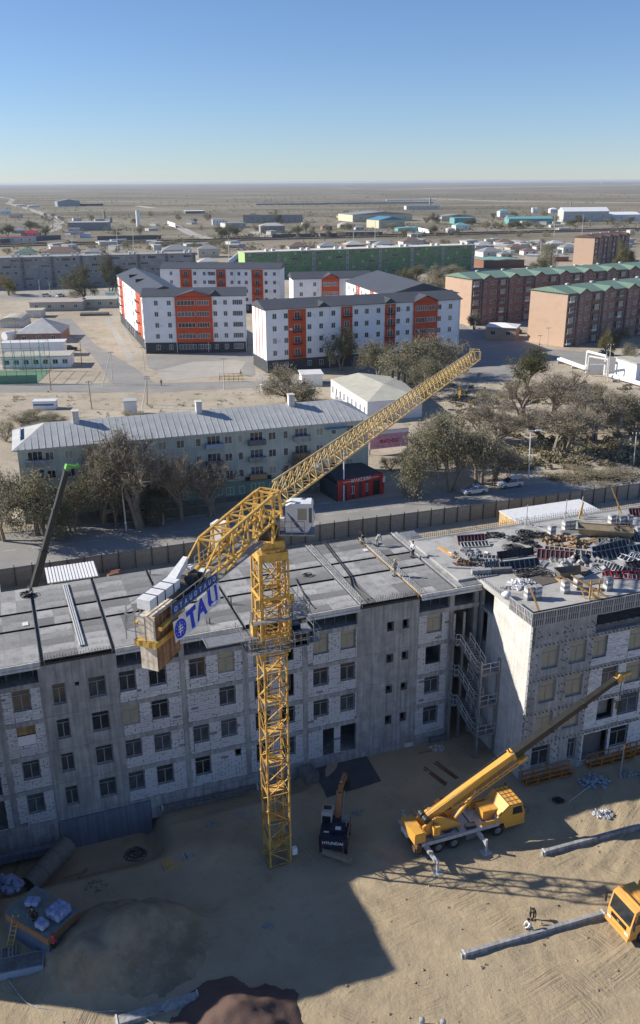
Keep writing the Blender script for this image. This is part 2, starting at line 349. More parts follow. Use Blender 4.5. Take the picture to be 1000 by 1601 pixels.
    bp = N.new('ShaderNodeBump'); bp.inputs['Strength'].default_value = .75; bp.inputs['Distance'].default_value = .11
    Lk.new(hsum, bp.inputs['Height']); Lk.new(bp.outputs[0], b.inputs['Normal'])
    return m
SAND = ground_material()
gm = bpy.data.meshes.new('ground'); gm.from_pydata(gv, [], gf); gm.materials.append(SAND); gm.polygons.foreach_set('use_smooth', [True]*len(gf)); gm.update()
tag(link('ground', gm), kind='structure')
def flat(name, pts, z, mat, kind='structure'):
    mb = MB(); mb.poly([(p[0], p[1], z) for p in pts]); me = mb.mesh(name, mat)
    return tag(link(name, me), kind=kind)
def fpx(name, pxs, z, mat): return flat(name, [G(*p) for p in pxs], z, mat)
def curve_strip(name, pts, w, z, mat):
    mb = MB(); L_, R_ = [], []
    for i, p in enumerate(pts):
        a = Vector(pts[max(0, i-1)]); c = Vector(pts[min(len(pts)-1, i+1)]); d = (c-a); d = Vector((-d.y, d.x)).normalized()*w/2 if len(p) == 2 else Vector((-d.y, d.x, 0)).normalized()*w/2
        L_.append((p[0]+d.x, p[1]+d.y, z)); R_.append((p[0]-d.x, p[1]-d.y, z))
    n = len(pts); mb.add(L_+R_, [(n+i, n+i+1, i+1, i) for i in range(n-1)]); return tag(link(name, mb.mesh(name, mat)), kind='structure')
def st2(s, t): p = ST(s, t); return (p.x, p.y)
# the street between the building site and the old apartment block
near_e = [(-260, 62), (-60, 59.6), (-14, 58.4), (27, 58.2), (69, 56.4), (120, 50), (400, 14)]
far_e = [(-260, 78), (-60, 75.5), (-14, 73.4), (16, 69.8), (61, 65.8), (120, 59), (400, 24)]
mb = MB(); n = len(near_e)
mb.add([ST(*p, .02) for p in near_e]+[ST(*p, .02) for p in far_e], [(i, i+1, n+i+1, n+i) for i in range(n-1)])
tag(link('road', mb.mesh('road', ASPH)), kind='structure')
mb = MB()
for (e, off) in ((far_e, .12), (near_e, -.12)):
    for a, b_ in zip(e[1:-1], e[2:]):
        if e is far_e and (a[0] > 16): continue
        mb.bar(ST(a[0], a[1]+off, .07), ST(b_[0], b_[1]+off, .07), .2, .14)
tag(link('kerb', mb.mesh('kerb', CONC)), kind='structure')
mb = MB()
for i in range(44):                                   # centre dashes
    s0 = -60+i*4.2
    def cm(s):
        for (a, b_) in zip(near_e, near_e[1:]):
            if a[0] <= s <= b_[0]: n1 = a[1]+(b_[1]-a[1])*(s-a[0])/(b_[0]-a[0])
        for (a, b_) in zip(far_e, far_e[1:]):
            if a[0] <= s <= b_[0]: n2 = a[1]+(b_[1]-a[1])*(s-a[0])/(b_[0]-a[0])
        return .5*(n1+n2)
    a, b_ = cm(s0), cm(s0+2.0)
    mb.add([ST(s0, a-.07, .026), ST(s0+2.0, b_-.07, .026), ST(s0+2.0, b_+.07, .026), ST(s0, a+.07, .026)], [(0,1,2,3)])
tag(link('lane_marking', mb.mesh('lane_marking', LINEP)), kind='structure')
flat('verge', [st2(-60, 76), st2(-14, 73.6), st2(20, 69.9), st2(20, 74), st2(-14, 78), st2(-60, 80)], .03, M('verge_soil', (.33,.28,.21), .95, var=.2, sc=.6, dirt=(.20,.17,.12), dsc=.5, damt=.7))
# paths and yards behind the block
fpx('path', [(82,499),(110,497),(128,516),(150,540),(182,558),(215,578),(240,598),(236,612),(165,612),(172,596),(150,563),(120,535)], .02, ASPH)
fpx('back_road', [(-60,603),(165,599),(245,599),(400,596),(515,592),(515,600),(400,606),(240,613),(-60,614)], .024, ASPH)
fpx('yard', [(243,580),(300,566),(366,563),(384,566),(372,585),(262,596)], .028, PAVE)
fpx('courtyard', [(228,556),(392,549),(400,585),(392,590),(372,584),(384,566),(300,566),(243,580),(232,575)], .020, ASPH)
fpx('footpath', [(163,498),(171,497),(212,562),(200,566)], .03, PAVE)
fpx('footpath', [(186,505),(191,505),(218,552),(214,556)], .03, PAVE)
fpx('pavement', [(398,582),(405,578),(418,592),(410,596)], .03, PAVE)
fpx('yard', [(716,500),(760,505),(806,532),(850,545),(1000,558),(1080,562),(1080,598),(960,590),(905,570),(840,566),(790,600),(700,604),(560,612),(540,590),(600,560),(700,545)], .02, ASPH)
fpx('yard', [(0,470),(190,466),(186,462),(186,452),(0,455)], .02, M('yard_gravel', (.36,.34,.30), .95, var=.12, sc=.2, dirt=(.26,.24,.21), dsc=.12, damt=.7))
fpx('street', [(-40,462),(190,458),(310,452),(372,448),(372,452),(310,457),(190,463),(-40,468)], .03, ASPH)
fpx('street', [(715,498),(770,486),(850,500),(850,510),(780,510),(740,520)], .026, PAVE)
# railway, far roads
def far_line(name, a, b_, w, z, mat, ext=1.5):
    p, q = G(*a), G(*b_); d = (q-p)*ext; c = (p+q)/2; p, q = c-d/2, c+d/2
    mb = MB(); mb.bar((p.x, p.y, z/2), (q.x, q.y, z/2), w, z); return tag(link(name, mb.mesh(name, mat)), kind='structure')
RB = M('railway_ballast', (.17,.155,.145), .95, var=.2, sc=.1)
far_line('railway_embankment', (0, 385.5), (1000, 359.5), 13, 1.1, RB)
for k, dy in ((0, 0), (1, 1.4)):
    far_line('railway_rail', (0, 385.5-dy), (1000, 359.5-dy), .9, 1.45, RUST)
far_line('far_road', (0, 376.5), (1000, 352.0), 12, .08, ASPH)
def road_px(name, pxs, w, mat=ASPH, z=.05):
    return curve_strip(name, [tuple(G(*p).xy) for p in pxs], w, z, mat)
road_px('far_road', [(60,366),(85,358),(92,348),(80,340),(55,330),(35,324),(12,318),(20,312),(0,308),(-60,302)], 15, PAVE)
road_px('far_road', [(328,374),(300,366),(285,358),(265,351)], 13, PAVE)
road_px('far_road', [(425,372),(408,367),(396,362)], 12, PAVE)
SANDL = M('pale_sand', (.50,.44,.34), .95, var=.12, sc=.02)
def sandbank(a, b_, w): road_px('sand_track', [a, b_], w, SANDL, .06)
sandbank((660,310),(790,315),30); sandbank((790,315),(1100,318),46); sandbank((600,296),(1100,287.5),180); sandbank((0,300),(120,299),120); sandbank((215,322),(238,325),20)
# ================================================================== UNFINISHED BUILDING
def cut(x0, x1, z0, z1, ops):
    xs = sorted(set([x0, x1] + [min(max(v, x0), x1) for o in ops for v in (o[0], o[1])])); out = []
    for a, b in zip(xs, xs[1:]):
        if b-a < .01: continue
        zs = [(max(o[2], z0), min(o[3], z1)) for o in ops if o[0] < b-.005 and o[1] > a+.005]
        zs = sorted(q for q in zs if q[1] > q[0]); c = z0
        for q in zs:
            if q[0] > c+.01: out.append((a, b, c, q[0]))
            c = max(c, q[1])
        if z1 > c+.01: out.append((a, b, c, z1))
    return out
blocks = []
def lay_blocks(par, x0, x1, z0, z1, y=.03, dens=1.0):
    bh = .25; nrow = max(1, round((z1-z0)/bh)); bh = (z1-z0)/nrow
    for r in range(nrow):
        x = x0 - (.31 if r % 2 else 0) * 1.0
        while x < x1-.02:
            a, b = max(x, x0), min(x+.62, x1); x += .62
            if b-a < .05: continue
            if RN() < .012: continue
            g1 = .008 if RN() < .62 else U(.03, .08); g2 = .008 if RN() < .74 else U(.025, .07); blocks.append((par, a+g1, b-.008, z0+r*bh+g2, z0+(r+1)*bh-.01, y + U(-.015, .012)))
unit_cube = None
WIN = {}
def win_mesh(w, h, style):
    k = (round(w, 2), round(h, 2), style)
    if k in WIN: return WIN[k]
    f = MB(); t = .075
    f.box(0, w, 0, .08, 0, t); f.box(0, w, 0, .08, h-t, h); f.box(0, t, 0, .08, t, h-t); f.box(w-t, w, 0, .08, t, h-t)
    if w > .8:
        tz = h*.70; f.box(t, w-t, .01, .07, tz, tz+.06); f.box(w/2-.035, w/2+.035, .012, .07, t, tz)
    p = MB(); p.poly([(t*.5, .05, t*.5), (w-t*.5, .05, t*.5), (w-t*.5, .05, h-t*.5), (t*.5, .05, h-t*.5)])
    fm = FRAMEG if style != 'w' else FRAMEW
    gm_ = {'d': GLASS, 'w': GLASS, 'l': GLASSL}[style]
    WIN[k] = (f.mesh('window_frame', fm), p.mesh('pane', gm_)); return WIN[k]
def put_window(par, x, z, w, h, style='d', y=.22):
    a, b = win_mesh(w, h, style); o = link('window', a, par, (x, y, z)); link('pane', b, o); return o

def facade(par, plan, zb, zt, depth=.3):
    """plan: list of (x0,x1,kind,{row: [(a,b,zlo,zhi,style)]}) rows from the ground up."""
    for (x0, x1, kind, rows) in plan:
        for r in range(4):
            ops = rows.get(r, rows.get('*', [])); z0, z1 = zb[r], zt[r]
            holes = [(a, b, z0+lo if lo < 3.4 else lo, z0+hi if hi < 3.6 else hi, st) for a, b, lo, hi, st in ops]
            for (a, b, lo, hi) in cut(x0, x1, z0, z1, [q[:4] for q in holes]):
                if kind == 'block':
                    mb = MB(); mb.box(a, b, .07, depth, lo, hi); mb.done('wall', MORTAR, par); lay_blocks(par, a, b, lo, hi)
                else:
                    nn = max(1, round((b-a)/1.22)); w = (b-a)/nn
                    for i in range(nn):
                        mb = MB(); e = .006; o_ = U(0, .012); mb.box(a+i*w+e, a+(i+1)*w-e, .0+o_, depth, lo+.005, hi-.005); mb.done('wall_panel', CONC, par)
            for (a, b, lo, hi, st) in holes:
                if st in ('d', 'w', 'l'): put_window(par, a, lo, b-a, hi-lo, st)
                elif st == 'ply': mb = MB(); mb.box(a, b, .2, .23, lo, hi); mb.done('boarding', PLYB, par); put_window(par, a, lo, b-a, hi-lo, 'l', .1).children[0].data = mb.mesh('pane', PLYB) if False else win_mesh(b-a, hi-lo, 'l')[1]
                elif st == 'half':
                    mb = MB(); mb.box(a, b, .2, .23, lo+(hi-lo)*.5, hi); mb.done('boarding', PLYB, par)
                    mb = MB(); mb.box(a, b, .12, .15, lo, lo+(hi-lo)*.47); mb.done('boarding', WHITE2, par)
                elif st == 'board': mb = MB(); mb.box(a, b, .9, .93, lo, hi); mb.done('boarding', PLYG, par)

zb = [1.05, 4.5, 7.8, 11.1]; zt = [4.05, 7.35, 10.7, 14.05]
B1 = thing('unfinished_building', 'long unfinished concrete building with white block infill and plywood deck, behind the tower crane', 'building', F0, FA)
LEN0, LEN1, DEP = -20.0, 28.9, 14.2
for z, th in ((1.05, .45), (4.5, .45), (7.8, .45), (11.1, .4), (14.5, .45)):
    mb = MB(); mb.box(LEN0, LEN1 if z > 12 else 25.9, -.03, DEP, z-th, z); mb.done('floor_slab', CONC, B1)
for cs in (-20, -14.82, -11.35, -5.3, 0, 5.52, 11.05, 16.35, 22.4, 25.75):
    for (ty, z1_) in ((0, 16.05), (7, 16.0), (13.7, 16.0)):
        w = .46 if cs not in (16.35, 22.4, -11.35, -5.3) else .15
        if ty and cs in (16.35, 22.4): w = .4
        mb = MB(); mb.box(cs, cs+w, ty-.015 if ty == 0 else ty, ty+.42, -2.4, z1_); mb.done('column', CONC, B1)
mb = MB(); mb.box(28.45, 28.85, 6, 6.4, 0, 16); mb.box(28.45, 28.85, 0.05, .45, 0, 16); mb.done('column', CONC, B1)
wz = (.98, 2.9)
W = lambda a, b, st='d': (a, b, 1.0, 2.95, st)
two = lambda a, b, c, d: [W(a, b), W(c, d)]
plan = [
 (-19.54, -14.82, 'block', {'*': [(-19.0, -17.6, 1., 2.95, 'd'), (-16.9, -15.3, .1, 2.95, 'board')], 3: two(-19, -17.6, -16.9, -15.4), 2: two(-19, -17.6, -16.9, -15.4)}),
 (-14.36, -11.2, 'block', {'*': [W(-13.55, -12.15)], 2: [W(-13.55, -12.1, 'half')]}),
 (-11.2, -5.15, 'conc', {'*': two(-10.45, -9.38, -7.6, -6.15), 3: two(-10.45, -9.38, -7.6, -6.15)+[(-8.62, -8.28, 2.42, 2.78, 'none')]}),
 (-5.15, 0, 'block', {'*': two(-5.1, -3.7, -2.63, -1.15), 2: [W(-5.1, -3.65, 'ply'), W(-2.63, -1.15)]}),
 (.46, 5.52, 'block', {'*': two(.82, 2.25, 3.32, 4.78), 3: [W(.82, 2.25), W(3.32, 4.78, 'ply')], 2: [W(3.32, 4.78)], 0: [W(.82, 2.25), (4.52, 5.05, 2.2, 2.95, 'none')]}),
 (5.98, 11.05, 'block', {'*': two(6.5, 7.9, 8.8, 10.25), 3: [W(6.5, 7.9, 'l'), (9.4, 10.2, .95, 2.95, 'none')], 2: [W(6.5, 7.9), (9.4, 10.2, .6, 2.95, 'board')]}),
 (11.51, 16.4, 'block', {'*': two(12.06, 13.54, 14.72, 16.18), 3: [W(12.06, 13.54, 'l'), W(14.72, 16.18, 'l')], 2: [W(12.06, 13.54), W(14.72, 16.18)], 0: [(12.98, 14.1, .05, 2.98, 'none'), (14.75, 16.4, .02, 3.0, 'none')]}),
 (16.5, 22.45, 'conc', {'*': [(19.38, 19.92, 2.1, 3.05-.1, 'none'), (20.95, 21.45, 2.1, 2.95, 'none')]}),
 (22.55, 25.75, 'block', {'*': [W(23.42, 25.0)], 3: [W(23.42, 25.0, 'l')], 2: [(23.42, 25., .95, 2.95, 'none')]}),
]
facade(B1, plan, zb, zt)
for s, z in ((19.38, 13.2), (20.95, 13.2), (19.38, 9.9), (20.95, 9.9), (19.38, 6.6), (20.95, 6.6), (19.38, 3.15), (20.95, 3.15)):
    mb = MB(); w, h = .54, .85; mb.box(s-.06, s, -.03, .05, z-.06, z+h+.06); mb.box(s+w, s+w+.06, -.03, .05, z-.06, z+h+.06); mb.box(s, s+w, -.03, .05, z-.06, z); mb.box(s, s+w, -.03, .05, z+h, z+h+.06); mb.done('opening_frame', STEELD, B1)
# plinth, waterproofed basement wall, top-floor concrete walls
mb = MB(); mb.box(-3.4, 25.9, -.12, .2, -1.2, .6); mb.done('plinth', CONC, B1)
mb = MB(); mb.box(-20, -11.3, -.12, .2, -2.6, .6); mb.done('plinth', CONC, B1)
mb = MB(); mb.box(-11.25, -3.45, -.22, .15, -2.8, .78); mb.done('basement_wall', BLUEW, B1)
for i in range(5):
    mb = MB(); mb.box(-11.2+i*1.21+.006, -11.2+(i+1)*1.21-.006, -.03, .25, 14.5, 16.15); mb.done('wall_panel', CONC, B1)
for i in range(5):
    mb = MB(); mb.box(16.5+i*1.19+.006, 16.5+(i+1)*1.19-.006, -.03, .25, 14.5, 16.15); mb.done('wall_panel', CONC, B1)
mb = MB(); mb.box(LEN0, LEN1, DEP-.1, DEP+.2, -1, 14.4); mb.done('rear_wall', CONC, B1)
mb = MB(); mb.box(LEN0, LEN0+.3, .3, DEP-.1, -1, 14.4); mb.done('side_wall', CONC, B1)
mb = MB(); mb.box(25.6, 25.85, .43, 13.5, -1, 14); mb.done('side_wall', CONC, B1)
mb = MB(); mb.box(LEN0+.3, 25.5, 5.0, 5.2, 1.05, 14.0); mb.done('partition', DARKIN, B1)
mb = MB()                                              # steel props on the open top floor and beam forms
for i in range(44):
    s = -19 + i*1.05 + U(-.15, .15)
    for t in (.9, 3.2, 6.2): mb.tube((s, t, 14.5), (s, t, 16.1), .03, n=5)
tag(mb.done('steel_prop', STEELG, B1), kind='stuff')
# roof deck: form boards in bays
SL = [-20, -16.45, -10.9, -5.3, -.05, 5.65, 11.15, 16.5, 22.35, 26.1, 28.9]; TL = [-.45, 5.6, 8.9, 14.2]
mb = MB(); mb.box(-20, 28.9, -.3, 14.2, 16.05, 16.25); mb.done('deck_base', STEELD, B1)
dm = {}
npan = 0
for i in range(len(SL)-1):
    for j in range(3):
        s0, s1, t0, t1 = SL[i]+.17, SL[i+1]-.17, TL[j]+.18, TL[j+1]-.20
        cols = 2 if s1-s0 > 3 else 1; pat = RN()
        if j == 0 and i in (0, 1) or (i+j) % 4 == 3: nc, nr = 4 if s1-s0 > 4 else 3, 2
        else: nc, nr = cols, max(2, round((t1-t0)/1.22))
        w, d = (s1-s0)/nc, (t1-t0)/nr
        for a in range(nc):
            for b in range(nr):
                k = (round(w, 3), round(d, 3))
                if k not in dm:
                    m_ = MB(); m_.box(-w/2+.004, w/2-.004, -d/2+.004, d/2-.004, 0, .05); dm[k] = m_.mesh('deck_panel', PLYG)
                link('deck_panel', dm[k], B1, (s0+(a+.5)*w, t0+(b+.5)*d, 16.48+U(0, .012)), (U(-.003, .003), U(-.003, .003), 0)); npan += 1
for i, s in enumerate(SL[1:-1]):                       # beam trough sides
    for e in (-.15, .15):
        m_ = MB(); m_.box(s+e-.02, s+e+.02, -.4, 14.2, 16.2, 16.52); m_.done('beam_form', PLYT if i == 7 else STEELG, B1)
for (a, b) in ((-20, -11.1), (-5.2, -.1), (.1, 5.5), (11.3, 16.4), (22.5, 28.8)):
    m_ = MB(); m_.box(a, b, -.62, -.46, 16.0, 16.2); m_.box(a, b, -.5, -.40, 16.2, 16.56); m_.done('edge_form', CONCL, B1)
for (s, w) in ((11.4, .5), (16.75, .6), (22.7, .55), (26.5, .6)):
    m_ = MB(); m_.box(s-w/2, s-w/2+.07, -.35, 14.3, 16.52, 16.66); m_.box(s+w/2, s+w/2+.07, -.35, 14.3, 16.52, 16.64); m_.box(s-w/2+.1, s+w/2-.03, -.3, 14.2, 16.52, 16.60); m_.done('beam_form', CONC, B1)
m_ = MB(); m_.box(27.1, 28.8, -.3, 14, 16.5, 16.6); m_.done('corrugated_deck', STEELG, B1)
def rebar(par, pts, h, step, z, jit=.03, name='rebar', hz=True):
    mb = MB(); P_ = [Vector(p) for p in pts]
    for a, b in zip(P_, P_[1:]):
        n = max(1, int((b-a).length/step))
        for i in range(n+1):
            p = a.lerp(b, i/n); hh = h*U(.8, 1.1); mb.bar((p.x, p.y, z), (p.x+U(-jit, jit), p.y+U(-jit, jit), z+hh), .028)
        if hz: mb.bar((a.x, a.y, z+h*.25), (b.x, b.y, z+h*.25), .025); mb.bar((a.x, a.y, z+h*.5), (b.x, b.y, z+h*.5), .025)
    o = mb.done(name, STEELD, par); return tag(o, kind='stuff')
for (a, b, h) in ((-11.1, -5.4, .62), (16.6, 22.3, .8)):
    for t in (-.25, .05): rebar(B1, [(a, t), (b, t)], h, .22, 16.1)
rebar(B1, [(5.9, 14.3), (28.5, 14.3)], .8, .22, 16.2, hz=True)
for s in (11.4, 16.75, 22.7): rebar(B1, [(s, 0), (s, 13.5)], .45, .45, 16.5, hz=False)
for (s, t, h) in ((-.1, 9, 1.2), (.0, 13, 1.1), (5.6, 4, 1.1), (5.7, 11, 1.2), (2.9, 1, .9)):
    rebar(B1, [(s-.12, t-.12), (s+.12, t-.12), (s+.12, t+.12), (s-.12, t+.12)], h, .2, 16.2)

# ---- right wing
C0 = F0 + FU*29.1 + FN*8.64
B2 = thing('unfinished_building', 'right wing of the unfinished building, sunlit blank end wall and roof slab littered with formwork', 'building', C0, FA)
zb2 = [.45, 3.95, 7.3, 10.75]; zt2 = [3.6, 6.95, 10.4, 13.8]
for z, th in ((.45, .4), (3.95, .35), (7.3, .35), (10.75, .35), (14.15, .35)):
    mb = MB(); mb.box(.0, 34, -.03, 19.5, z-th, z); mb.done('floor_slab', CONC, B2)
V = lambda a, b, st='l': (a, b, .75, 2.95, st)
plan2 = [
 (0.02, 6.5, 'conc', {'*': [V(1.2, 2.95), V(4.07, 5.85)], 0: [V(1.05, 3.0, 'd'), (4.97, 5.9, .7, 2.95, 'd')]}),
 (6.5, 14.0, 'block', {3: [V(6.56, 8.1), V(10.5, 12.3), (13.0, 14.0, .9, 2.95, 'l')], 2: [V(7.95, 9.7, 'd'), V(10.6, 12.4)], 1: [(7.87, 9.7, .75, 2.85, 'board'), V(10.4, 12.55, 'd')], 0: [(6.7, 9.45, 0.02, 2.95, 'board'), V(9.75, 11.8, 'd')]}),
 (14.0, 20, 'block', {'*': [V(15, 16.8), V(17.8, 19.4)]}),
 (20, 34, 'block', {'*': [V(21, 22.8), V(24, 25.8), V(28, 29.8)]}),
]
facade(B2, plan2, zb2, zt2)
mb = MB(); mb.box(0, 34, -.1, .2, -1.4, .05); mb.done('plinth', CONC, B2)
mb = MB(); mb.box(6.6, 34, -.0, .35, 16.0, 16.3); mb.box(0, 6.6, 0, .3, 14.15, 16.3); mb.done('top_wall', CONC, B2)
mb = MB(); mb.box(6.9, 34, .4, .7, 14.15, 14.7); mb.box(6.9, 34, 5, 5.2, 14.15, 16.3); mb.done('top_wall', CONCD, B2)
# sunlit end wall from big cast panels (x = -0.02 plane), recess near the back
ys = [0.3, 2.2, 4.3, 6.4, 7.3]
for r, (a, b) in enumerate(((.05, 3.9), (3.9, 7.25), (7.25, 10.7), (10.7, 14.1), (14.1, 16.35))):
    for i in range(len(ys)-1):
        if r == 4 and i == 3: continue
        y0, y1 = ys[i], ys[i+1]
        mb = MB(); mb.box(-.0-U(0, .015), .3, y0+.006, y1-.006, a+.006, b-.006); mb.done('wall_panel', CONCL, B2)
mb = MB(); mb.box(-.02, .3, 0.0, .29, -1.4, 16.35); mb.done('corner_column', CONC, B2)
mb = MB(); mb.box(0, .3, .3, 8.6, -1.4, .04); mb.box(.0, .3, 8.9, 19.5, 0, 14.0); mb.box(.05, .3, 7.35, 8.9, 0, 10.6); mb.box(.3, 34, 19.2, 19.5, 0, 16.3); mb.box(33.7, 34, .4, 19.2, 0, 16.3); mb.done('side_wall', CONC, B2)
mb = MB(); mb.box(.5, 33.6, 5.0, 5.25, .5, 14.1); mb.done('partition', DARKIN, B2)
mb = MB(); mb.box(-.03, .32, 8.5, 8.95, 10.7, 16.3); mb.done('column', CONC, B2)
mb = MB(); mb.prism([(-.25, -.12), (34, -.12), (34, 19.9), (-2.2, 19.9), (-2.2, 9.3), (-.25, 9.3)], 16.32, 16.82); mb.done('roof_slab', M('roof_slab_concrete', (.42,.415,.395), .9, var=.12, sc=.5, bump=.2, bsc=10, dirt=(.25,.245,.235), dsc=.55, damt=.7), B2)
def form_parapet(par, p, q, z0, z1, name='formwork_panel', w=1.2):
    p = Vector(p); q = Vector(q); L_ = (q-p).length; n = round(L_/w); d = (q-p)/n; ang = atan2(d.y, d.x)
    mb = MB(); L1 = d.length; H_ = z1-z0
    fb = MB(); fb.box(.012, L1-.012, .07, .1, 0.01, H_-.01); fme = fb.mesh('face_sheet', STEELD)
    mb.box(.01, L1-.01, -.03, .07, 0, .06); mb.box(.01, L1-.01, -.03, .07, H_-.06, H_)
    for k in range(6): x = .05 + k*(L1-.1)/5; mb.box(x-.04, x+.04, -.03, .07, .06, H_-.06)
    mb.box(.01, L1-.01, -.01, .07, H_*.5-.03, H_*.5+.03)
    me = mb.mesh(name, M('parapet_steel', (.42,.42,.42), .6, .1, var=.2) if 'parapet_steel' not in MATS else MATS['parapet_steel'])
    for i in range(n): a = p+d*i; o_ = link(name, me, par, (a.x, a.y, z0+U(-.02, .02)), (0, 0, ang)); link('face_sheet', fme, o_)
form_parapet(B2, (-.3, -.25, 0), (34, -.25, 0), 16.15, 17.5)
form_parapet(B2, (-.4, 3.3, 0), (-.4, -.3, 0), 16.3, 17.5)
mb = MB(); mb.bar((-.3, -.1, 17.53), (34, -.1, 17.53), .12, .08); mb.done('wale', STEELD, B2)
mb = MB()                                              # facade anchors left in the concrete
for z in (3.8, 7.15, 10.6, 14.05, 15.0):
    x = .1
    while x < 33: mb.bar((x, .03, z+U(-.05, .05)), (x+U(-.02, .02), -.20, z-.04), .06); x += .42 if z != 15 else .8
for x in (.15, 3.5, 6.3):
    z = .9
    while z < 16: mb.bar((x, .03, z), (x, -.18, z-.03), .055); z += .8
for z in (2, 2.8, 5.4, 6.2, 8.8, 9.6, 12.2, 13.2, 14.9, 15.5):
    for x in (.6, 3.2, 3.8, 6.1): mb.bar((x, .03, z), (x, -.16, z-.03), .05)
tag(mb.done('facade_anchor', STEELD, B2), kind='stuff')
mb = MB()
for z in [1.2 + .75*i for i in range(20)]: mb.tube((-.02, .14, z), (-.14, .14, z), .06, n=6)
tag(mb.done('corner_plug', WHITE, B2), kind='stuff')
rebar(B2, [(-2, 19.7), (13, 19.7), (33, 19.7)], .75, .24, 16.8)
rebar(B2, [(-.1, 3.5), (-.1, 8.6)], .3, .3, 16.8, hz=False)
# ---- left wing, just beyond the edge of the view; its shadow lies on the yard
B3 = thing('unfinished_building', 'left wing of the unfinished building, closing the yard on its left side', 'building', ST(-30, -8.64), FA)
mb = MB(); mb.box(0, 13.4, 0, 22.5, -2, 16.9); mb.done('wall', CONC, B3)
mb = MB(); mb.box(-.1, 13.5, -.1, 22.6, 16.9, 17.4); mb.done('roof_slab', CONCL, B3)
for r in range(4):
    for i in range(4):
        put_window(B3, .9+i*3.1, zb[r]+1, 1.5, 1.95, 'd', -.05)
        if i < 2:
            a, b = win_mesh(1.5, 1.95, 'd'); o = link('window', a, B3, (13.45, 1.0+i*3.4, zb[r]+1), (0, 0, pi/2)); link('pane', b, o)
# blocks: the 300 nearest as separate parts, the others as one part per building
for bd in (B1, B2):
    lst = [b for b in blocks if b[0] is bd]
    lst.sort(key=lambda b: (bd.matrix_basis @ Vector((b[1], 0, b[3])) - Vector((-2, 4, 52))).length if bd is B1 else b[1]*.6 - b[3]*.3)
    vis = [b for b in lst if not (bd is B2 and b[1] > 13) and not (bd is B1 and b[1] < -15)]
    rest = [b for b in lst if b not in set(vis[:300])]
    cache = {}
    for b in vis[:300]:
        k = (round(b[2]-b[1], 2), round(b[4]-b[3], 2))
        if k not in cache:
            m_ = MB(); m_.box(0, k[0], 0, .1, 0, k[1]); cache[k] = m_.mesh('block', BLOCK)
        link('block', cache[k], bd, (b[1], b[5], b[3]))
    m_ = MB()
    for b in rest: m_.box(b[1], b[2], b[5], b[5]+.1, b[3], b[4])
    tag(m_.done('block', BLOCK, bd), kind='stuff')

# ---- exterior steel stairs in the corner
STR = thing('external_stairs', 'grey steel escape stairs in the corner between the long building and its right wing', 'stairs', F0, FA)
mb = MB()
for (s, t) in ((27.05, -4.1), (28.9, -4.1), (27.05, -.5), (28.9, -.6), (26.0, -.5)): mb = MB(); mb.bar((s, t, 0), (s, t, 10.6 if t < -4 else 14), .22); mb.done('post', STEELG, STR)
def flight(p, q, w):
    p = Vector(p); q = Vector(q); mb = MB(); n = 11
    for e in (-w/2, w/2): mb.bar((p.x+e, p.y, p.z-.1), (q.x+e, q.y, q.z-.1), .06, .28)
    f = mb.done('stair_flight', STEELG, STR)
    mb = MB(); mb.box(-w/2+.03, w/2-.03, -.14, .14, -.03, .03); me = mb.mesh('tread', STEELG)
    for i in range(n): c = p.lerp(q, (i+.5)/n); link('tread', me, f, c)
def railing(pts, h=1.0, name='railing', par=None, mat=None, r=.03):
    mb = MB(); P_ = [Vector(p) for p in pts]
    for a, b in zip(P_, P_[1:]):
        n = max(1, round((b-a).length/.9))
        for i in range(n+1): c = a.lerp(b, i/n); mb.bar(c, c+Vector((0, 0, h)), r*1.4)
        for k in (.5, 1): mb.bar(a+Vector((0, 0, h*k)), b+Vector((0, 0, h*k)), r*1.4)
    return mb.done(name, mat or FRAMEW, par or STR)
for zf, zl in ((11.1, 9.3), (7.8, 5.9), (4.5, 2.6)):
    mb = MB(); mb.box(26.95, 28.95, -4.25, -3.0, zl-.25, zl); mb.done('landing', STEELG, STR)
    mb = MB(); mb.box(25.95, 27.6, -1.2, -.1, zf-.2, zf); mb.done('landing', STEELG, STR)
    flight((26.9, -1.2, zf), (27.5, -3.2, zl), 1.0); flight((28.4, -3.1, zl), (28.4, -.9, zl-1.6), .9)
    railing([(27.0, -3.2, zl), (27.0, -4.2, zl), (28.9, -4.2, zl)])
    railing([(26.35, -1.2, zf), (27.0, -3.2, zl)]); railing([(27.4, -1.2, zf), (28.0, -3.2, zl)]); railing([(25.98, -.2, zf), (25.98, -1.15, zf), (26.35, -1.2, zf)])
# ================================================================== TOWER CRANE
CB = G(433.5, 1341)                                    # mast foot
TC = thing('tower_crane', 'yellow lattice tower crane with long jib, standing in front of the unfinished building', 'tower crane', CB, 0)
MR = Matrix.Rotation(FA, 4, 'Z')
JAZ = R(66.6); JR = Matrix.Rotation(JAZ, 4, 'Z')       # local x along the jib
def lat_square(mb, a, z0, z1, bay, r=.07, rd=.04, diag=True, flip=0):
    h = a/2; cs = [(-h,-h),(h,-h),(h,h),(-h,h)]
    for x, y in cs: mb.bar((x, y, z0), (x, y, z1), r*2)
    n = max(1, round((z1-z0)/bay)); dz = (z1-z0)/n
    for i in range(n+1):
        z = z0+i*dz
        for k in range(4): p, q = cs[k], cs[(k+1) % 4]; mb.bar((p[0], p[1], z), (q[0], q[1], z), rd*1.6)
        if i < n:
            for k in range(4):
                p, q = (cs[k], cs[(k+1) % 4]) if (i+k+flip) % 2 else (cs[(k+1) % 4], cs[k]); mb.bar((p[0], p[1], z), (q[0], q[1], z+dz), rd*2)
A_ = 1.72
mb = MB(MR); mb.box(-1.05, 1.05, -1.05, 1.05, -.3, .04); mb.done('foundation_pad', MOUND, TC)
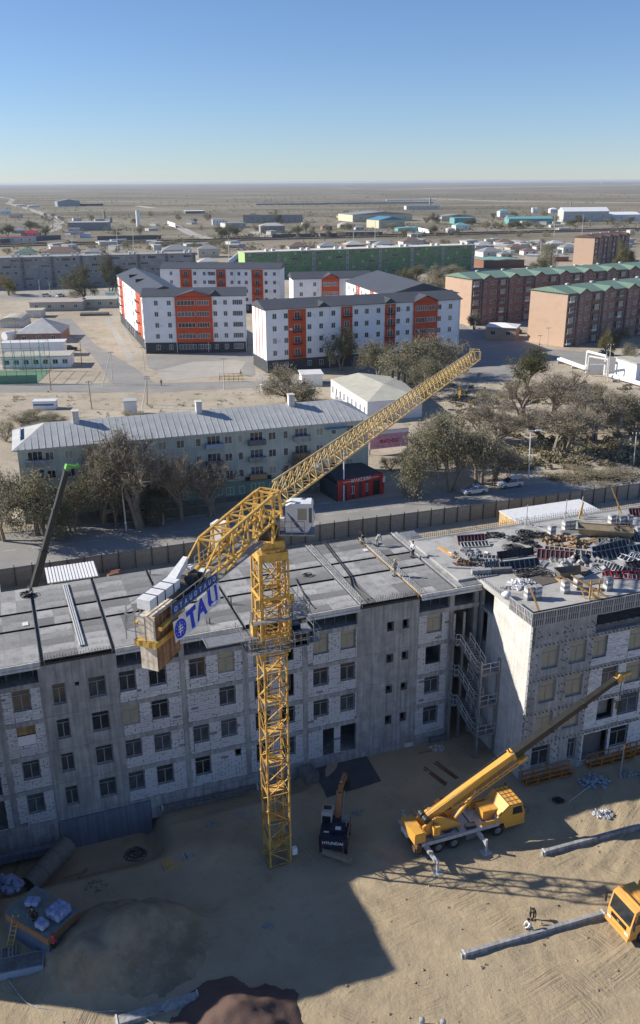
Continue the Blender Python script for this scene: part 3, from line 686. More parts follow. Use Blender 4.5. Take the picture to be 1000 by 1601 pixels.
for k in range(10):
    z0 = .06+k*2.75; mb = MB(MR); lat_square(mb, A_, z0, z0+2.75, 1.375, .065, .032, flip=k % 2)
    for x in (-A_/2, A_/2):
        for y in (-A_/2, A_/2): mb.box(x-.11, x+.11, y-.11, y+.11, z0-.10, z0+.10)
    mb.done('mast_section', YELD, TC)
mb = MB(MR)                                            # ladders with resting platforms inside the mast
for k in range(9):
    z0 = 1.2+k*2.75; x = -.35 if k % 2 else .25
    for e in (0, .36): mb.bar((x+e, .4, z0), (x+e, .1, z0+2.75), .045)
    for j in range(9): zz = z0+j*.3; mb.bar((x, .4-.033*j, zz), (x+.36, .4-.033*j, zz), .03)
    mb.box(-.75, .75, -.1, .78, z0-.03, z0)
mb.done('ladder', YELD, TC)
mb = MB(MR); lat_square(mb, 2.1, 19.6, 27.0, 1.35, .065, .04, flip=1)
for (z0, z1) in ((27.05, 27.6), (24.0, 24.25), (21.05, 21.25)):
    for x0, x1, y0, y1 in ((-1.08, 1.08, -1.10, -1.04), (-1.08, 1.08, 1.04, 1.10), (-1.10, -1.04, -1.03, 1.03), (1.04, 1.10, -1.03, 1.03)): mb.box(x0, x1, y0, y1, z0, z1)
for x, sg in ((-1.2, -1), (1.2, 1)):
    mb.box(min(x, x+.25*sg), max(x, x+.25*sg), -1.15, -.9, 23.5, 24.2); mb.box(min(x, x+.3*sg), max(x, x+.3*sg), -.3, .3, 20.4, 22.0)
mb.done('climbing_frame', YEL, TC)
# working platforms on the climbing frame
for (z, x0, x1, y0, y1) in ((22.6, -1.9, 2.2, -1.75, -1.2), (20.3, -2.1, 2.3, -1.85, -1.2), (20.3, -2.3, -1.2, -1.2, 1.6), (20.3, 1.25, 3.3, -1.6, 1.5), (22.6, 1.25, 2.6, -1.2, 1.5)):
    mb = MB(MR); mb.box(x0, x1, y0, y1, z-.07, z)
    for i in range(5): xx = x0+(x1-x0)*i/4; mb.bar((xx, y0, z), (xx, y0, z+1.05), .04)
    for i in range(3): yy = y0+(y1-y0)*i/2; mb.bar((x0, yy, z), (x0, yy, z+1.05), .04); mb.bar((x1, yy, z), (x1, yy, z+1.05), .04)
    for hz in (.5, 1.05): mb.bar((x0, y0, z+hz), (x1, y0, z+hz), .04); mb.bar((x0, y0, z+hz), (x0, y1, z+hz), .04); mb.bar((x1, y0, z+hz), (x1, y1, z+hz), .04)
    mb.done('platform', STEELG, TC)
mb = MB(MR); mb.box(-5.0, -1.2, -.75, .75, 20.9, 20.95); mb.bar((-5, -.78, 20.95), (-1.2, -.78, 20.95), .08); mb.bar((-5, .78, 20.95), (-1.2, .78, 20.95), .08); mb.bar((-5, -.78, 20.95), (-5, .78, 20.95), .08); mb.done('gangway', STEELG, TC)
mb = MB(MR); mb.box(1.5, 2.1, -1.3, -.8, 20.35, 21.1); mb.tube((2.3, -.9, 20.6), (2.9, -.9, 20.6), .25); mb.box(1.6, 2.4, .3, .9, 20.35, 20.9); mb.done('hydraulic_unit', NAVY, TC)
# slewing ring, tower head
mb = MB(MR); mb.prism([(1.1*cos(a*pi/8), 1.1*sin(a*pi/8)) for a in range(16)], 27.6, 27.85); mb.box(-.9, .9, -.9, .9, 27.85, 28.4); mb.done('slewing_ring', YELD, TC)
mb = MB(JR)
for y in (-.75, .75):
    mb.bar((-.9, y, 28.4), (-.35, y*.9, 31.9), .17); mb.bar((.9, y, 28.4), (.35, y*.9, 31.9), .17); mb.bar((-.9, y, 28.4), (.7, y, 30.2), .09); mb.bar((.9, y, 28.4), (-.7, y, 30.2), .09)
for z, x in ((30.2, .62), (31.9, .35)):
    for s_ in (-1, 1): mb.bar((x*s_, -.72, z), (x*s_, .72, z), .13)
    for y in (-.72, .72): mb.bar((-x, y, z), (x, y, z), .13)
mb.box(-.8, -.35, -.75, -.55, 31.2, 32.0); mb.box(-.8, -.35, .55, .75, 31.2, 32.0)
mb.done('tower_head', YEL, TC)
mb = MB(JR); mb.box(-.6, .6, -.5, .5, 28.4, 29.3); mb.tube((0, -.2, 29.3), (0, -.2, 30.1), .3); mb.done('slewing_motor', STEELD, TC)
# jib: triangular truss
JL = 58.0; JZ = 30.6
nb = 45; bl = JL/nb
def jw(x): return .62
def jt(x): return 1.75 - .35*(x/JL)
sec = 5
for s0 in range(0, nb, sec):
    mb = MB(JR)
    for i in range(s0, min(s0+sec, nb)):
        x0, x1 = .8+i*bl, .8+(i+1)*bl; xm = (x0+x1)/2; r = .075 if i < 20 else .06
        for y in (-1, 1): mb.bar((x0, y*jw(x0), JZ), (x1, y*jw(x1), JZ), r*2)
        mb.tube((x0-bl/2 if i else x0, 0, JZ+jt(x0)), (xm+bl/2 if i == nb-1 else xm, 0, JZ+jt(x1)), r*1.1, n=6)
        for y in (-1, 1): mb.bar((x0, y*jw(x0), JZ), (xm, 0, JZ+jt(xm)), .07); mb.bar((x1, y*jw(x1), JZ), (xm, 0, JZ+jt(xm)), .07)
        mb.bar((x0, -jw(x0), JZ), (x0, jw(x0), JZ), .06); mb.bar((x0, (-1)**i*jw(x0), JZ), (x1, -(-1)**i*jw(x1), JZ), .05)
    mb.done('jib_section', YELL if s0 >= 0 else YEL, TC)
mb = MB(JR)
xe = .8+JL
for a, b in (((xe, -.62, JZ), (xe, .62, JZ)), ((xe, -.62, JZ), (xe, -.62, JZ+1.4)), ((xe, .62, JZ), (xe, .62, JZ+1.4)), ((xe, -.62, JZ+1.4), (xe, .62, JZ+1.4)), ((xe, -.62, JZ), (xe+.7, -.62, JZ+.0)), ((xe, .62, JZ), (xe+.7, .62, JZ)), ((xe+.7, -.62, JZ), (xe+.7, .62, JZ)), ((xe+.7, -.62, JZ), (xe+.7, -.62, JZ+1)), ((xe+.7, .62, JZ), (xe+.7, .62, JZ+1)), ((xe+.7, -.62, JZ+1), (xe+.7, .62, JZ+1)), ((xe, -.62, JZ+1), (xe+.7, -.62, JZ+1)), ((xe, .62, JZ+1), (xe+.7, .62, JZ+1))): mb.bar(a, b, .07)
mb.done('jib_tip_frame', YELL, TC)
mb = MB(JR)
for x in (51.6, 53.0): mb.bar((x, -.8, JZ-.15), (x, .8, JZ-.15), .12)
for y in (-.8, .8): mb.bar((51.6, y, JZ-.15), (53.0, y, JZ-.15), .12)
mb.box(51.9, 52.7, .8, 1.4, JZ-.75, JZ-.15); mb.done('trolley', YEL, TC)
mb = MB(JR); mb.box(53.2, 53.9, .7, 1.15, JZ-.9, JZ+.25); mb.done('trolley_box', WHITE, TC)
mb = MB(JR); mb.bar((52.3, .1, JZ-.2), (52.3, .1, JZ-2.6), .03); mb.bar((52.3, -.1, JZ-.2), (52.3, -.1, JZ-2.6), .03); mb.box(52.1, 52.5, -.15, .15, JZ-3.1, JZ-2.6); mb.tube((52.3, 0, JZ-3.1), (52.3, 0, JZ-3.5), .07); mb.done('hook_block', YEL, TC)
mb = MB(JR); mb.tube((9.2, -.1, JZ+.35), (9.2, .5, JZ+.35), .3); mb.box(8.7, 9.8, -.5, .5, JZ+.03, JZ+.1); mb.box(10.1, 10.7, -.3, .3, JZ+.1, JZ+.6); mb.done('trolley_winch', STEELG, TC)
# counter-jib: deep truss, then tie bars down to the ballast platform
CW = .72
mb = MB(JR); zt_, zb_ = 31.9, 29.95
xs = [-.4, -2.4, -4.4, -6.4, -8.2]; ztop = [31.9, 31.75, 31.6, 31.45, 31.3]; zbot = [29.9, 29.8, 29.7, 29.6, 29.5]
for i in range(len(xs)-1):
    for y in (-CW, CW):
        mb.bar((xs[i], y, ztop[i]), (xs[i+1], y, ztop[i+1]), .16); mb.bar((xs[i], y, zbot[i]), (xs[i+1], y, zbot[i+1]), .16)
        mb.bar((xs[i+1], y, ztop[i+1]), (xs[i+1], y, zbot[i+1]), .11); mb.bar((xs[i], y, zbot[i]), (xs[i+1], y, ztop[i+1]), .10)
        mb.bar((xs[i], y, ztop[i]), ((xs[i]+xs[i+1])/2, y, (zbot[i]+zbot[i+1])/2), .07)
    mb.bar((xs[i+1], -CW, ztop[i+1]), (xs[i+1], CW, ztop[i+1]), .11); mb.bar((xs[i], -CW, ztop[i]), (xs[i+1], CW, ztop[i+1]), .08); mb.bar((xs[i+1], -CW, zbot[i+1]), (xs[i+1], CW, zbot[i+1]), .1)
mb.done('counter_jib_truss', YEL, TC)
mb = MB(JR)
for y in (-CW, CW): mb.bar((-8.2, y, 31.3), (-11.6, y*1.1, 29.1), .09); mb.bar((-8.2, y, 29.5), (-15.2, y*1.15, 28.75), .2); mb.bar((-4, y, 29.7), (-8.2, y*1.05, 28.9), .12)
mb.done('tie_bar', YEL, TC)
mb = MB(JR); mb.box(-13.0, -2.2, -.9, .9, 28.95, 29.02); mb.done('walkway', STEELG, TC)
def crail(x0, x1, y, z): 
    mb = MB(JR); n = max(1, round(abs(x1-x0)/1.2))
    for i in range(n+1): x = x0+(x1-x0)*i/n; mb.bar((x, y, z), (x, y, z+1.1), .05)
    for k in (.35, .75, 1.1): mb.bar((x0, y, z+k), (x1, y, z+k), .045)
    mb.done('guard_rail', STEELG, TC)
crail(-14.2, -9.0, -1.0, 28.95); crail(-15.6, -9.2, 1.05, 28.95); crail(-8.4, -3, .95, 29.0)
mb = MB(JR)
for z in (28.6, 29.1, 29.6): mb.bar((-15.7, -.2, z), (-15.7, 1.1, z), .05); mb.bar((-14.2, -1.0, z-.2), (-12.9, -1.0, z-.2), .05)
for y in (-.2, .45, 1.1): mb.bar((-15.7, y, 28.0), (-15.7, y, 29.6), .05)
mb.done('guard_rail', STEELG, TC)
for i, (x0, x1) in enumerate(((-15.2, -14.42), (-14.39, -13.61), (-13.58, -12.8))):
    mb = MB(JR); mb.box(x0, x1, -.5, .6, 26.0+.15*(i == 2), 29.4)
    o = mb.done('counterweight', [CWM, CWR], TC)
    for p in o.data.polygons:
        if abs(p.normal.dot(JR.to_3x3() @ Vector((0, 1, 0)))) > .7: p.material_index = 1
mb = MB(JR); mb.box(-15.5, -12.9, -.66, -.52, 27.6, 27.95); mb.box(-15.5, -15.25, -.5, .75, 27.6, 27.95); mb.box(-15.5, -12.9, .62, .75, 27.6, 27.95); mb.done('ballast_frame', YEL, TC)
mb = MB(JR); mb.box(-15.3, -12.2, -.35, .5, 29.85, 30.45); mb.done('cable_drum_housing', WHITE, TC)
for x in (-14.6, -13.8, -12.9): mb = MB(JR); mb.box(x, x+.06, -.38, .53, 29.82, 30.48); mb.done('strap', STEELD, TC)
mb = MB(JR); mb.add([(-12.2, -.1, 30.45), (-10.2, .3, 30.95), (-10.2, .6, 30.95), (-12.2, .5, 30.45), (-12.2, -.1, 30.0), (-10.2, .3, 30.6), (-10.2, .6, 30.6), (-12.2, .5, 30.0)], [(0,1,2,3),(4,7,6,5),(0,4,5,1),(1,5,6,2),(2,6,7,3),(3,7,4,0)]); mb.done('housing_chute', WHITE, TC)
mb = MB(JR); mb.tube((-10.9, -.5, 29.6), (-10.9, .35, 29.6), .45, n=14); mb.box(-11.5, -10.2, -.7, .45, 29.02, 29.2); mb.box(-10.1, -9.6, -.4, .3, 29.2, 29.8); mb.tube((-9.7, .5, 29.5), (-9.2, .5, 29.5), .22); mb.box(-10.4, -10.15, -.65, -.45, 29.2, 30.1); mb.done('hoist_winch', STEELD, TC)
mb = MB(JR); mb.box(-9.2, -8.7, -.3, .3, 29.1, 29.6); mb.box(-9.9, -9.5, .3, .65, 29.9, 30.15); mb.done('control_box', WHITE, TC)
mb = MB(JR); mb.box(-12.6, -11.7, -.8, .05, 29.05, 29.9); mb.done('resistor_cabinet', STEELD, TC)
mb = MB(JR); mb.box(-5.0, -4.1, .95, 1.75, 29.2, 31.0); mb.done('electric_cabinet', WHITE2, TC)
# cab
CR = JR @ Matrix.Translation((1.0, -1.95, 28.95)) @ Matrix.Rotation(R(-68), 4, 'Z')
mb = MB(CR); prof = [(-.95, 0), (-.95, 1.95), (-.6, 2.15), (.85, 2.15), (.98, 1.95), (1.05, .9), (.6, 0)]
mb.extr(prof, -.62, .62); mb.done('cab', WHITE, TC)
cabc = TC.children[-1] if False else None
cabo = [o for o in bpy.data.objects if o.name.startswith('cab') and o.parent is TC][0]
mb = MB(CR); mb.poly([(-.1, -.635, .95), (.55, -.635, .95), (.55, -.635, 1.8), (-.1, -.635, 1.8)]); mb.done('side_window', GLASSL, cabo)
mb = MB(CR); mb.poly([(1.075, -.55, .92), (1.075, .55, .92), (1.0, .55, 1.9), (1.0, -.55, 1.9)]); mb.poly([(.66, -.5, .05), (.66, .5, .05), (1.06, .5, .82), (1.06, -.5, .82)]); mb.poly([(.68, -.635, .75), (.9, -.635, .75), (.9, -.635, 1.85), (.68, -.635, 1.85)]); mb.done('windscreen', GLASS, cabo)
mb = MB(CR)
for k in range(3): x = -.9+k*.28; mb.poly([(x, -.632, 1.55-.3*k), (x+.18, -.632, 1.45-.3*k), (x+1.0, -.632, .35-.3*k if k < 2 else .1), (x+.75, -.632, .35-.3*k if k < 2 else .1)]) if k < 2 else None
mb.done('stripe', M('grey_stripe', (.16,.18,.27), .5), cabo)
mb = MB(CR); mb.box(-1.4, 1.1, -.95, .95, -.12, -.04)
for x in (-1.4, -.5, .4): mb.bar((x, -.95, -.05), (x, -.95, .95), .04)
mb.bar((-1.4, -.95, .95), (.4, -.95, .95), .04); mb.bar((-1.4, -.95, .5), (.4, -.95, .5), .04)
mb.done('cab_platform', STEELG, TC)
mb = MB(CR); mb.box(-1.35, -1.05, -.3, .2, 0, .95); mb.done('cab_box', WHITE, TC)
mb = MB(MR); mb.box(.95, 1.35, -1.15, -.8, .9, 1.5); mb.done('junction_box', WHITE, TC)
# banners hung on the counter-jib rail
def text_mesh(name, body, size, mat, extr=.004):
    cu = bpy.data.curves.new(name+'_outline', 'FONT'); cu.body = body; cu.size = size; cu.align_x = 'CENTER'; cu.align_y = 'CENTER'; cu.extrude = extr; cu.resolution_u = 3; cu.offset = size*(.018 if len(body) > 1 else .045)
    o = bpy.data.objects.new('tmp', cu); COL.objects.link(o); dg = bpy.context.evaluated_depsgraph_get(); dg.update()
    me = bpy.data.meshes.new_from_object(o.evaluated_get(dg)); me.name = name; me.materials.clear(); me.materials.append(mat)
    bpy.data.objects.remove(o); bpy.data.curves.remove(cu); return me
BT = thing('banner', 'white banner with blue round emblem and letters TAU on the counter-jib', 'banner', CB + (JR @ Vector((-11.75, -1.08, 28.75))), JAZ); BT.scale = (.90, .90, .90)
def wavep(u): return .10*sin(u*2.1)+.05*sin(u*5+1)
def ban(u, v): return (u, -.06-.10*(1-v)+wavep(u)*(1-v)*.8, -1.35+v*1.5 + .10*sin(u*1.2+.5) + (.28 if u > 1.2 else 0)*min(1, (u-1.2)*2))
mb = MB(); nu, nv = 30, 6
vs = [ban(-2.9+5.8*i/nu, j/nv) for j in range(nv+1) for i in range(nu+1)]; fs = [(j*(nu+1)+i, j*(nu+1)+i+1, (j+1)*(nu+1)+i+1, (j+1)*(nu+1)+i) for j in range(nv) for i in range(nu)]
mb.add(vs, fs); mb.add([(x, y+.012, z) for x, y, z in vs], [f[::-1] for f in fs]); mb.done('cloth', WHITE, BT, True)
def onban(me):
    for v in me.vertices:
        b = ban(v.co.x, (v.co.y+.75)/1.5); v.co = Vector((b[0], b[1]-.02-v.co.z, b[2]))
mb = MB(); ring = []
for (r0, r1, a0, a1) in ((.50, .66, 0, 2*pi), (.0, .44, 0, 2*pi)):
    n = 28; vs = []; 
    for i in range(n): a = 2*pi*i/n; vs += [(-2.15+r0*cos(a), r0*sin(a), 0), (-2.15+r1*cos(a), r1*sin(a), 0)]
    mb.add(vs, [(2*i, 2*i+1, (2*i+3) % (2*n), (2*i+2) % (2*n)) for i in range(n)])
for k in range(10):
    a = 2*pi*k/10; mb.add([(-2.15+.42*cos(a-.2), .42*sin(a-.2), 0), (-2.15+.52*cos(a-.16), .52*sin(a-.16), 0), (-2.15+.52*cos(a+.16), .52*sin(a+.16), 0), (-2.15+.42*cos(a+.2), .42*sin(a+.2), 0)], [(0,1,2,3)])
me = mb.mesh('emblem', BLUEL); onban(me); link('emblem', me, BT)
mb = MB()
for (x0, z0, x1, z1) in ((-.3,-.05,.3,.05),(-.25,.15,.25,.22),(-.25,-.22,.25,-.15),(-.04,-.4,.04,.4)): mb.add([(-2.15+x0, z0, .004), (-2.15+x1, z0, .004), (-2.15+x1, z1, .004), (-2.15+x0, z1, .004)], [(0,1,2,3)])
me = mb.mesh('emblem_lines', WHITE); onban(me); link('emblem_lines', me, BT)
for ch, x in (('T', -.80), ('A', .50), ('U', 1.95)):
    me = text_mesh('letter', ch, 1.75, BLUEL)
    for v in me.vertices: v.co.x += x
    onban(me); link('letter', me, BT)
BT2 = thing('banner', 'narrow blue banner with pale lettering behind the white one on the counter-jib rail', 'banner', CB + (JR @ Vector((-11.6, -1.03, 29.0))), JAZ); BT2.scale = (.82, .85, .85)
mb = MB(); mb.box(-3.2, 3.0, 0, .02, .15, .85); mb.done('cloth', M('dark_blue_cloth', (.03,.07,.22), .8, var=.3, sc=1.5), BT2)
for k in range(9):
    me = text_mesh('letter', 'OTAUOTAUO'[k], .5, M('pale_blue_print', (.35,.45,.7), .7) if k == 0 else MATS['pale_blue_print'])
    link('letter', me, BT2, (-2.7+k*.66, -.012, .5), (pi/2, 0, 0))
# ================================================================== MOBILE CRANE
def wheel(par, x, y, r=.52, w=.34, sgn=-1, hub=None):
    mb = MB(); n = 16; mb.tube((0, -w/2, 0), (0, w/2, 0), r, n=n); t = mb.mesh('tyre', TYRE)
    o = link('wheel', t, par, (x, y, r))
    mb = MB(); mb.tube((0, sgn*(w/2-.03), 0), (0, sgn*(w/2+.02), 0), r*.55, n=12); mb.tube((0, sgn*(w/2), 0), (0, sgn*(w/2+.08), 0), r*.22, n=8); mb.done('rim', hub or STEELG, o); return o
q1 = G(697, 1329); q2 = G(777, 1306); th = atan2(q2.y-q1.y, q2.x-q1.x)
f_ = Vector((cos(th), sin(th), 0)); l_ = Vector((-sin(th), cos(th), 0))
TO = q1 + l_*1.25                                       # local origin: centre between rear axles
MC = thing('mobile_crane', 'yellow mobile crane on a grey truck bed with black telescopic boom raised rightwards', 'mobile crane', TO, th)
TL_ = (q2-q1).length
mb = MB(); mb.box(-2.2, TL_+2.0, -1.0, 1.0, .75, 1.1); mb.done('chassis', STEELD, MC)
mb = MB(); mb.box(-2.3, TL_+.1, -1.3, 1.3, 1.12, 1.32); mb.box(-2.3, TL_+.1, -1.33, -1.27, 1.05, 1.38); mb.box(-2.3, TL_+.1, 1.27, 1.33, 1.05, 1.38); mb.done('deck', DECK, MC)
for x in (-.72, .72, TL_):
    for y, s_ in ((-1.12, -1), (1.12, 1)): wheel(MC, x, y, .53, .36, s_)
for i in range(6): mb = MB(); mb.box(2.0+i*.13, 2.08+i*.13, -1.30, -1.21, .45, 1.0); mb.done('tank_rib', STEELG, MC)
mb = MB()
for i in range(4): mb.box(-2.2, -1.5, -1.28, -1.2, .35+i*.2, .42+i*.2)
mb.box(-2.2, -2.1, -1.3, -1.18, .3, 1.1); mb.done('side_guard', STEELD, MC); mb = MB(); mb.box(3.2, 4.6, -1.28, -1.1, .6, .7); mb.box(3.2, 4.6, -1.28, -1.1, .85, .95); mb.box(3.9, 3.98, -1.27, -1.12, .55, 1.0); mb.done('side_guard', STEELD, MC)
mb = MB(); mb.box(1.9, 2.85, -1.2, -.85, .45, 1.05); mb.done('fuel_tank', STEELG, MC)
mb = MB(); mb.box(-2.75, -2.3, -1.3, 1.3, .55, 1.25); mb.box(-2.9, -2.72, -1.2, -.7, .6, .95); mb.box(-2.9, -2.72, .7, 1.2, .6, .95); mb.done('rear_beam', RUST, MC)
mb = MB(); mb.tube((-2.7, .2, 1.35), (-2.7, 1.0, 1.35), .42, n=14); mb.done('spare_drum', WHITE, MC)
cx = TL_+1.0
mb = MB(); mb.extr([(cx-.9, .75), (cx-.9, 1.9), (cx+.0, 2.75), (cx+.0, 2.75), (cx+1.25, 2.75), (cx+1.55, 1.75), (cx+1.6, .55), (cx-.3, .55), (cx-.45, 1.15), (cx-.85, 1.15)], -1.27, 1.27); cabm = mb.done('truck_cab', YELT, MC)
mb = MB()
for sg in (-1, 1): mb.poly([(cx+.35, sg*1.28, 1.75), (cx+1.35, sg*1.28, 1.75), (cx+1.15, sg*1.28, 2.5), (cx+.35, sg*1.28, 2.5)][::sg])
mb.done('side_window', GLASS, cabm)
mb = MB(); mb.poly([(cx+1.57, -1.1, 1.8), (cx+1.57, 1.1, 1.8), (cx+1.3, 1.1, 2.65), (cx+1.3, -1.1, 2.65)]); mb.done('windscreen', GLASS, cabm)
for y in (-.85, .85): mb = MB(); mb.box(cx+1.6, cx+1.64, y-.2, y+.2, .8, 1.0); mb.done('headlight', WHITE, cabm)
mb = MB()
for i in range(6): mb.box(cx+.0, cx+1.25, -1.25+i*.49, -1.22+i*.49, 2.753, 2.785)
for i in range(4): mb.box(cx+.02+i*.4, cx+.05+i*.4, -1.25, 1.23, 2.755, 2.79)
mb.done('roof_rib', RUST, cabm)
mb = MB(); mb.bar((cx+1.3, -1.3, 2.4), (cx+1.5, -1.7, 2.4), .04); mb.box(cx+1.45, cx+1.5, -1.85, -1.65, 2.1, 2.5); mb.bar((cx+1.3, 1.3, 2.4), (cx+1.5, 1.7, 2.4), .04); mb.box(cx+1.45, cx+1.5, 1.65, 1.85, 2.1, 2.5); mb.done('mirror', BLACK, cabm)
mb = MB(); mb.box(cx-2.1, cx-.55, -.55, .75, 1.35, 2.15); mb.box(cx-2.1, cx-1.3, -.55, -.2, 2.152, 2.2); eng = mb.done('engine_cover', YELT, MC)
mb = MB(); mb.box(cx-2.6, cx-.9, -1.3, -1.22, 1.3, 1.75); mb.box(cx-2.6, cx-.95, 1.2, 1.3, 1.3, 1.95); mb.box(cx-2.6, cx-2.5, .8, 1.3, 1.3, 1.9); mb.done('side_panel', YELT, MC)
mb = MB(); mb.tube((cx-.5, -.9, 1.6), (cx-.5, -.9, 2.0), .22); mb.box(cx-1.0, cx-.6, -1.15, -.65, 1.35, 1.7); mb.done('air_filter', WHITE, MC)
# upper works turned to the boom bearing
BAZ = R(21.5); BEL = R(26.5)
pivot = Vector((.35, 0, 0))
UR = Matrix.Translation(pivot) @ Matrix.Rotation(BAZ-th, 4, 'Z')
mb = MB(UR); mb.tube((0, 0, 1.32), (0, 0, 1.55), .85, n=20); mb.done('turntable', STEELD, MC)
mb = MB(UR)
for y in (-.62, .62): mb.extr([(-2.3, 1.6), (-2.3, 2.5), (-1.1, 3.1), (-.4, 2.9), (.9, 2.0), (1.3, 1.6)], y-.08, y+.08)
mb.box(-2.3, 1.2, -.7, .7, 1.55, 1.7); mb.done('superstructure', YELT, MC)
mb = MB(UR); mb.box(-3.35, -2.35, -1.25, 1.25, 1.5, 2.35); mb.box(-3.3, -2.5, -1.2, -.2, 2.352, 2.42); mb.done('counterweight', YELT, MC)
mb = MB(UR)
for y in (-.35, .35): mb.tube((-1.9, y-.25, 2.9), (-1.9, y+.25, 2.9), .3, n=12)
for x in (-2.5, -1.4): mb.bar((x, -.8, 3.25), (x, .8, 3.25), .05)
mb.bar((-2.5, -.8, 3.25), (-1.4, -.8, 3.25), .05); mb.bar((-2.5, -.8, 2.5), (-2.5, -.8, 3.25), .05); mb.bar((-1.4, -.8, 2.5), (-1.4, -.8, 3.25), .05); mb.done('winch', STEELD, MC)
mb = MB(UR); mb.box(-1.6, -1.0, -1.25, -.75, 1.75, 2.6); mb.done('tank', YELT, MC)
mb = MB(UR); mb.extr([(-.2, 1.6), (-.2, 2.9), (.2, 3.1), (1.0, 3.1), (1.45, 2.4), (1.5, 1.6)], .75, 1.45); oc = mb.done('operator_cab', YELT, MC)
mb = MB(UR); mb.poly([(1.27, .8, 2.75), (1.5, .8, 2.3), (1.5, 1.4, 2.3), (1.27, 1.4, 2.75)]); mb.poly([(.1, .745, 2.2), (1.2, .745, 2.2), (.95, .745, 2.95), (.2, .745, 2.95)]); mb.poly([(.25, .8, 3.105), (.95, .8, 3.105), (.95, 1.4, 3.105), (.25, 1.4, 3.105)]); mb.done('cab_window', GLASS, oc)
BM = UR @ Matrix.Translation((-1.3, 0, 2.95)) @ Matrix.Rotation(-BEL, 4, 'Y')
mb = MB(BM); mb.extr([(-.3, -.30), (-.3, .34), (8.6, .34), (8.6, -.25), (1.5, -.36)], -.28, .28); mb.box(8.3, 8.65, -.38, .38, -.40, .45); mb.done('boom_base', YELT, MC)
mb = MB(BM)
x0 = 1.9; n = 13; w = 6.9/n
for z in (-.75, -.42): mb.bar((x0, -.55, z), (x0+6.9, -.55, z), .09); mb.bar((x0, -.25, z), (x0+6.9, -.25, z), .07)
for i in range(n): mb.bar((x0+i*w, -.55, -.75 if i % 2 else -.42), (x0+(i+1)*w, -.55, -.42 if i % 2 else -.75), .06); mb.bar((x0+i*w, -.55, -.42), (x0+(i+1)*w, -.25, -.42), .05)
mb.box(x0+6.6, x0+7.5, -.6, .2, -.8, -.5); mb.done('fly_jib', YELT, MC)
for (a, b, h) in ((8.6, 12.6, .33), (12.6, 16.2, .29), (16.2, 19.6, .25)):
    mb = MB(BM); mb.extr([(a, -h*.8), (a, h*.95), (b, h*.95), (b, -h*.8)], -h, h); mb.box(b-.16, b+.04, -h-.08, h+.08, -h*.95, h*1.1); mb.done('boom_section', BOOMK, MC)
mb = MB(BM); mb.box(19.55, 20.2, -.22, .22, -.35, .25); mb.tube((20.1, -.25, .25), (20.1, .25, .25), .2); mb.bar((20.1, 0, .1), (21.3, .1, -.45), .3, .25); mb.tube((20.2, -.25, -.35), (20.2, .25, -.35), .2); mb.done('boom_head', YELD, MC)
mb = MB(BM); mb.tube((20.25, 0, -.4), (20.25, 0, -.4), .1); e = BM @ Vector((20.2, 0, -.4)); mb.xf = None
mb.bar(e, e-Vector((0, 0, 2.3)), .05); mb.cbox(e-Vector((0, 0, 2.6)), (.4, .3, .7)); mb.tube(e-Vector((0, 0, 2.95)), e-Vector((0, 0, 3.5)), .09); mb.done('hook_block', BLACK, MC)
mb = MB(); a = UR @ Vector((1.0, 0, 1.75)); b = BM @ Vector((5.6, 0, -.45)); mid = a.lerp(b, .58); mb.tube(a, mid, .17, n=10); mb.done('luffing_cylinder', YELT, MC)
mb = MB(); mb.tube(mid, b, .09, n=8); mb.done('cylinder_rod', STEELG, MC)
mb = MB(); mb.bar(UR @ Vector((-1.9, 0, 3.25)), BM @ Vector((8.4, 0, .95)), .035); mb.bar(BM @ Vector((8.4, 0, .95)), BM @ Vector((8.4, 0, .4)), .1); mb.done('hoist_rope', STEELD, MC)
mb = MB(UR)
for y in (-.2, .2): mb.path([(.6, y, 1.7), (.1, y-.1, 2.5), (-.6, y, 2.9), (-.9, y, 3.2)], .035, 5)
mb.path([(-1.3, .7, 2.4), (-.6, .85, 2.0), (.2, .75, 1.75)], .03, 5); mb.done('hydraulic_hose', BLACK, MC)
mb = MB(); mb.box(-1.2, -.2, -1.2, -.75, 1.33, 1.62); mb.done('tool_box', STEELG, MC); mb = MB(); mb.box(2.0, 2.9, -1.1, -.6, 1.33, 1.55); mb.done('tool_box', STEELD, MC)
mb = MB(); mb.box(2.6, 2.66, -1.1, 1.1, 1.33, 1.38); mb.box(1.2, 1.26, -1.1, 1.1, 1.33, 1.38); mb.box(3.8, 3.86, -1.1, 1.1, 1.33, 1.38); mb.done('deck_rib', STEELD, MC)
def outrig(x, y, L_, label_z=.0):
    sg = -1 if y < 0 else 1
    mb = MB(); mb.bar((x, sg*1.0, .95), (x, sg*(1.0+L_*.55), 1.0), .32, .3); mb.bar((x, sg*(1.0+L_*.5), .95), (x, sg*(1.0+L_), .9), .26, .22); mb.tube((x, sg*(1.0+L_), .05), (x, sg*(1.0+L_), 1.35), .12); mb.box(x-.4, x+.4, sg*(1+L_)-.35, sg*(1+L_)+.35, .0, .1); mb.done('outrigger', DECK, MC)
outrig(-1.9, -1, 2.3); outrig(-1.9, 1, 2.0); outrig(2.9, -1, 1.7); outrig(2.9, 1, 1.9)
# ================================================================== TIPPER TRUCK at the right edge
hd = atan2(51.1-48.7, 21.26-22.2) - pi/2                # bumper runs left-back to right-front
bm = (G(947, 1432, .5)+G(983, 1472, .5))/2
DT = thing('dump_truck', 'orange dump truck at the right edge with pale orange cab roof and large windscreen', 'truck', (bm.x, bm.y, 0), R(21)+0)
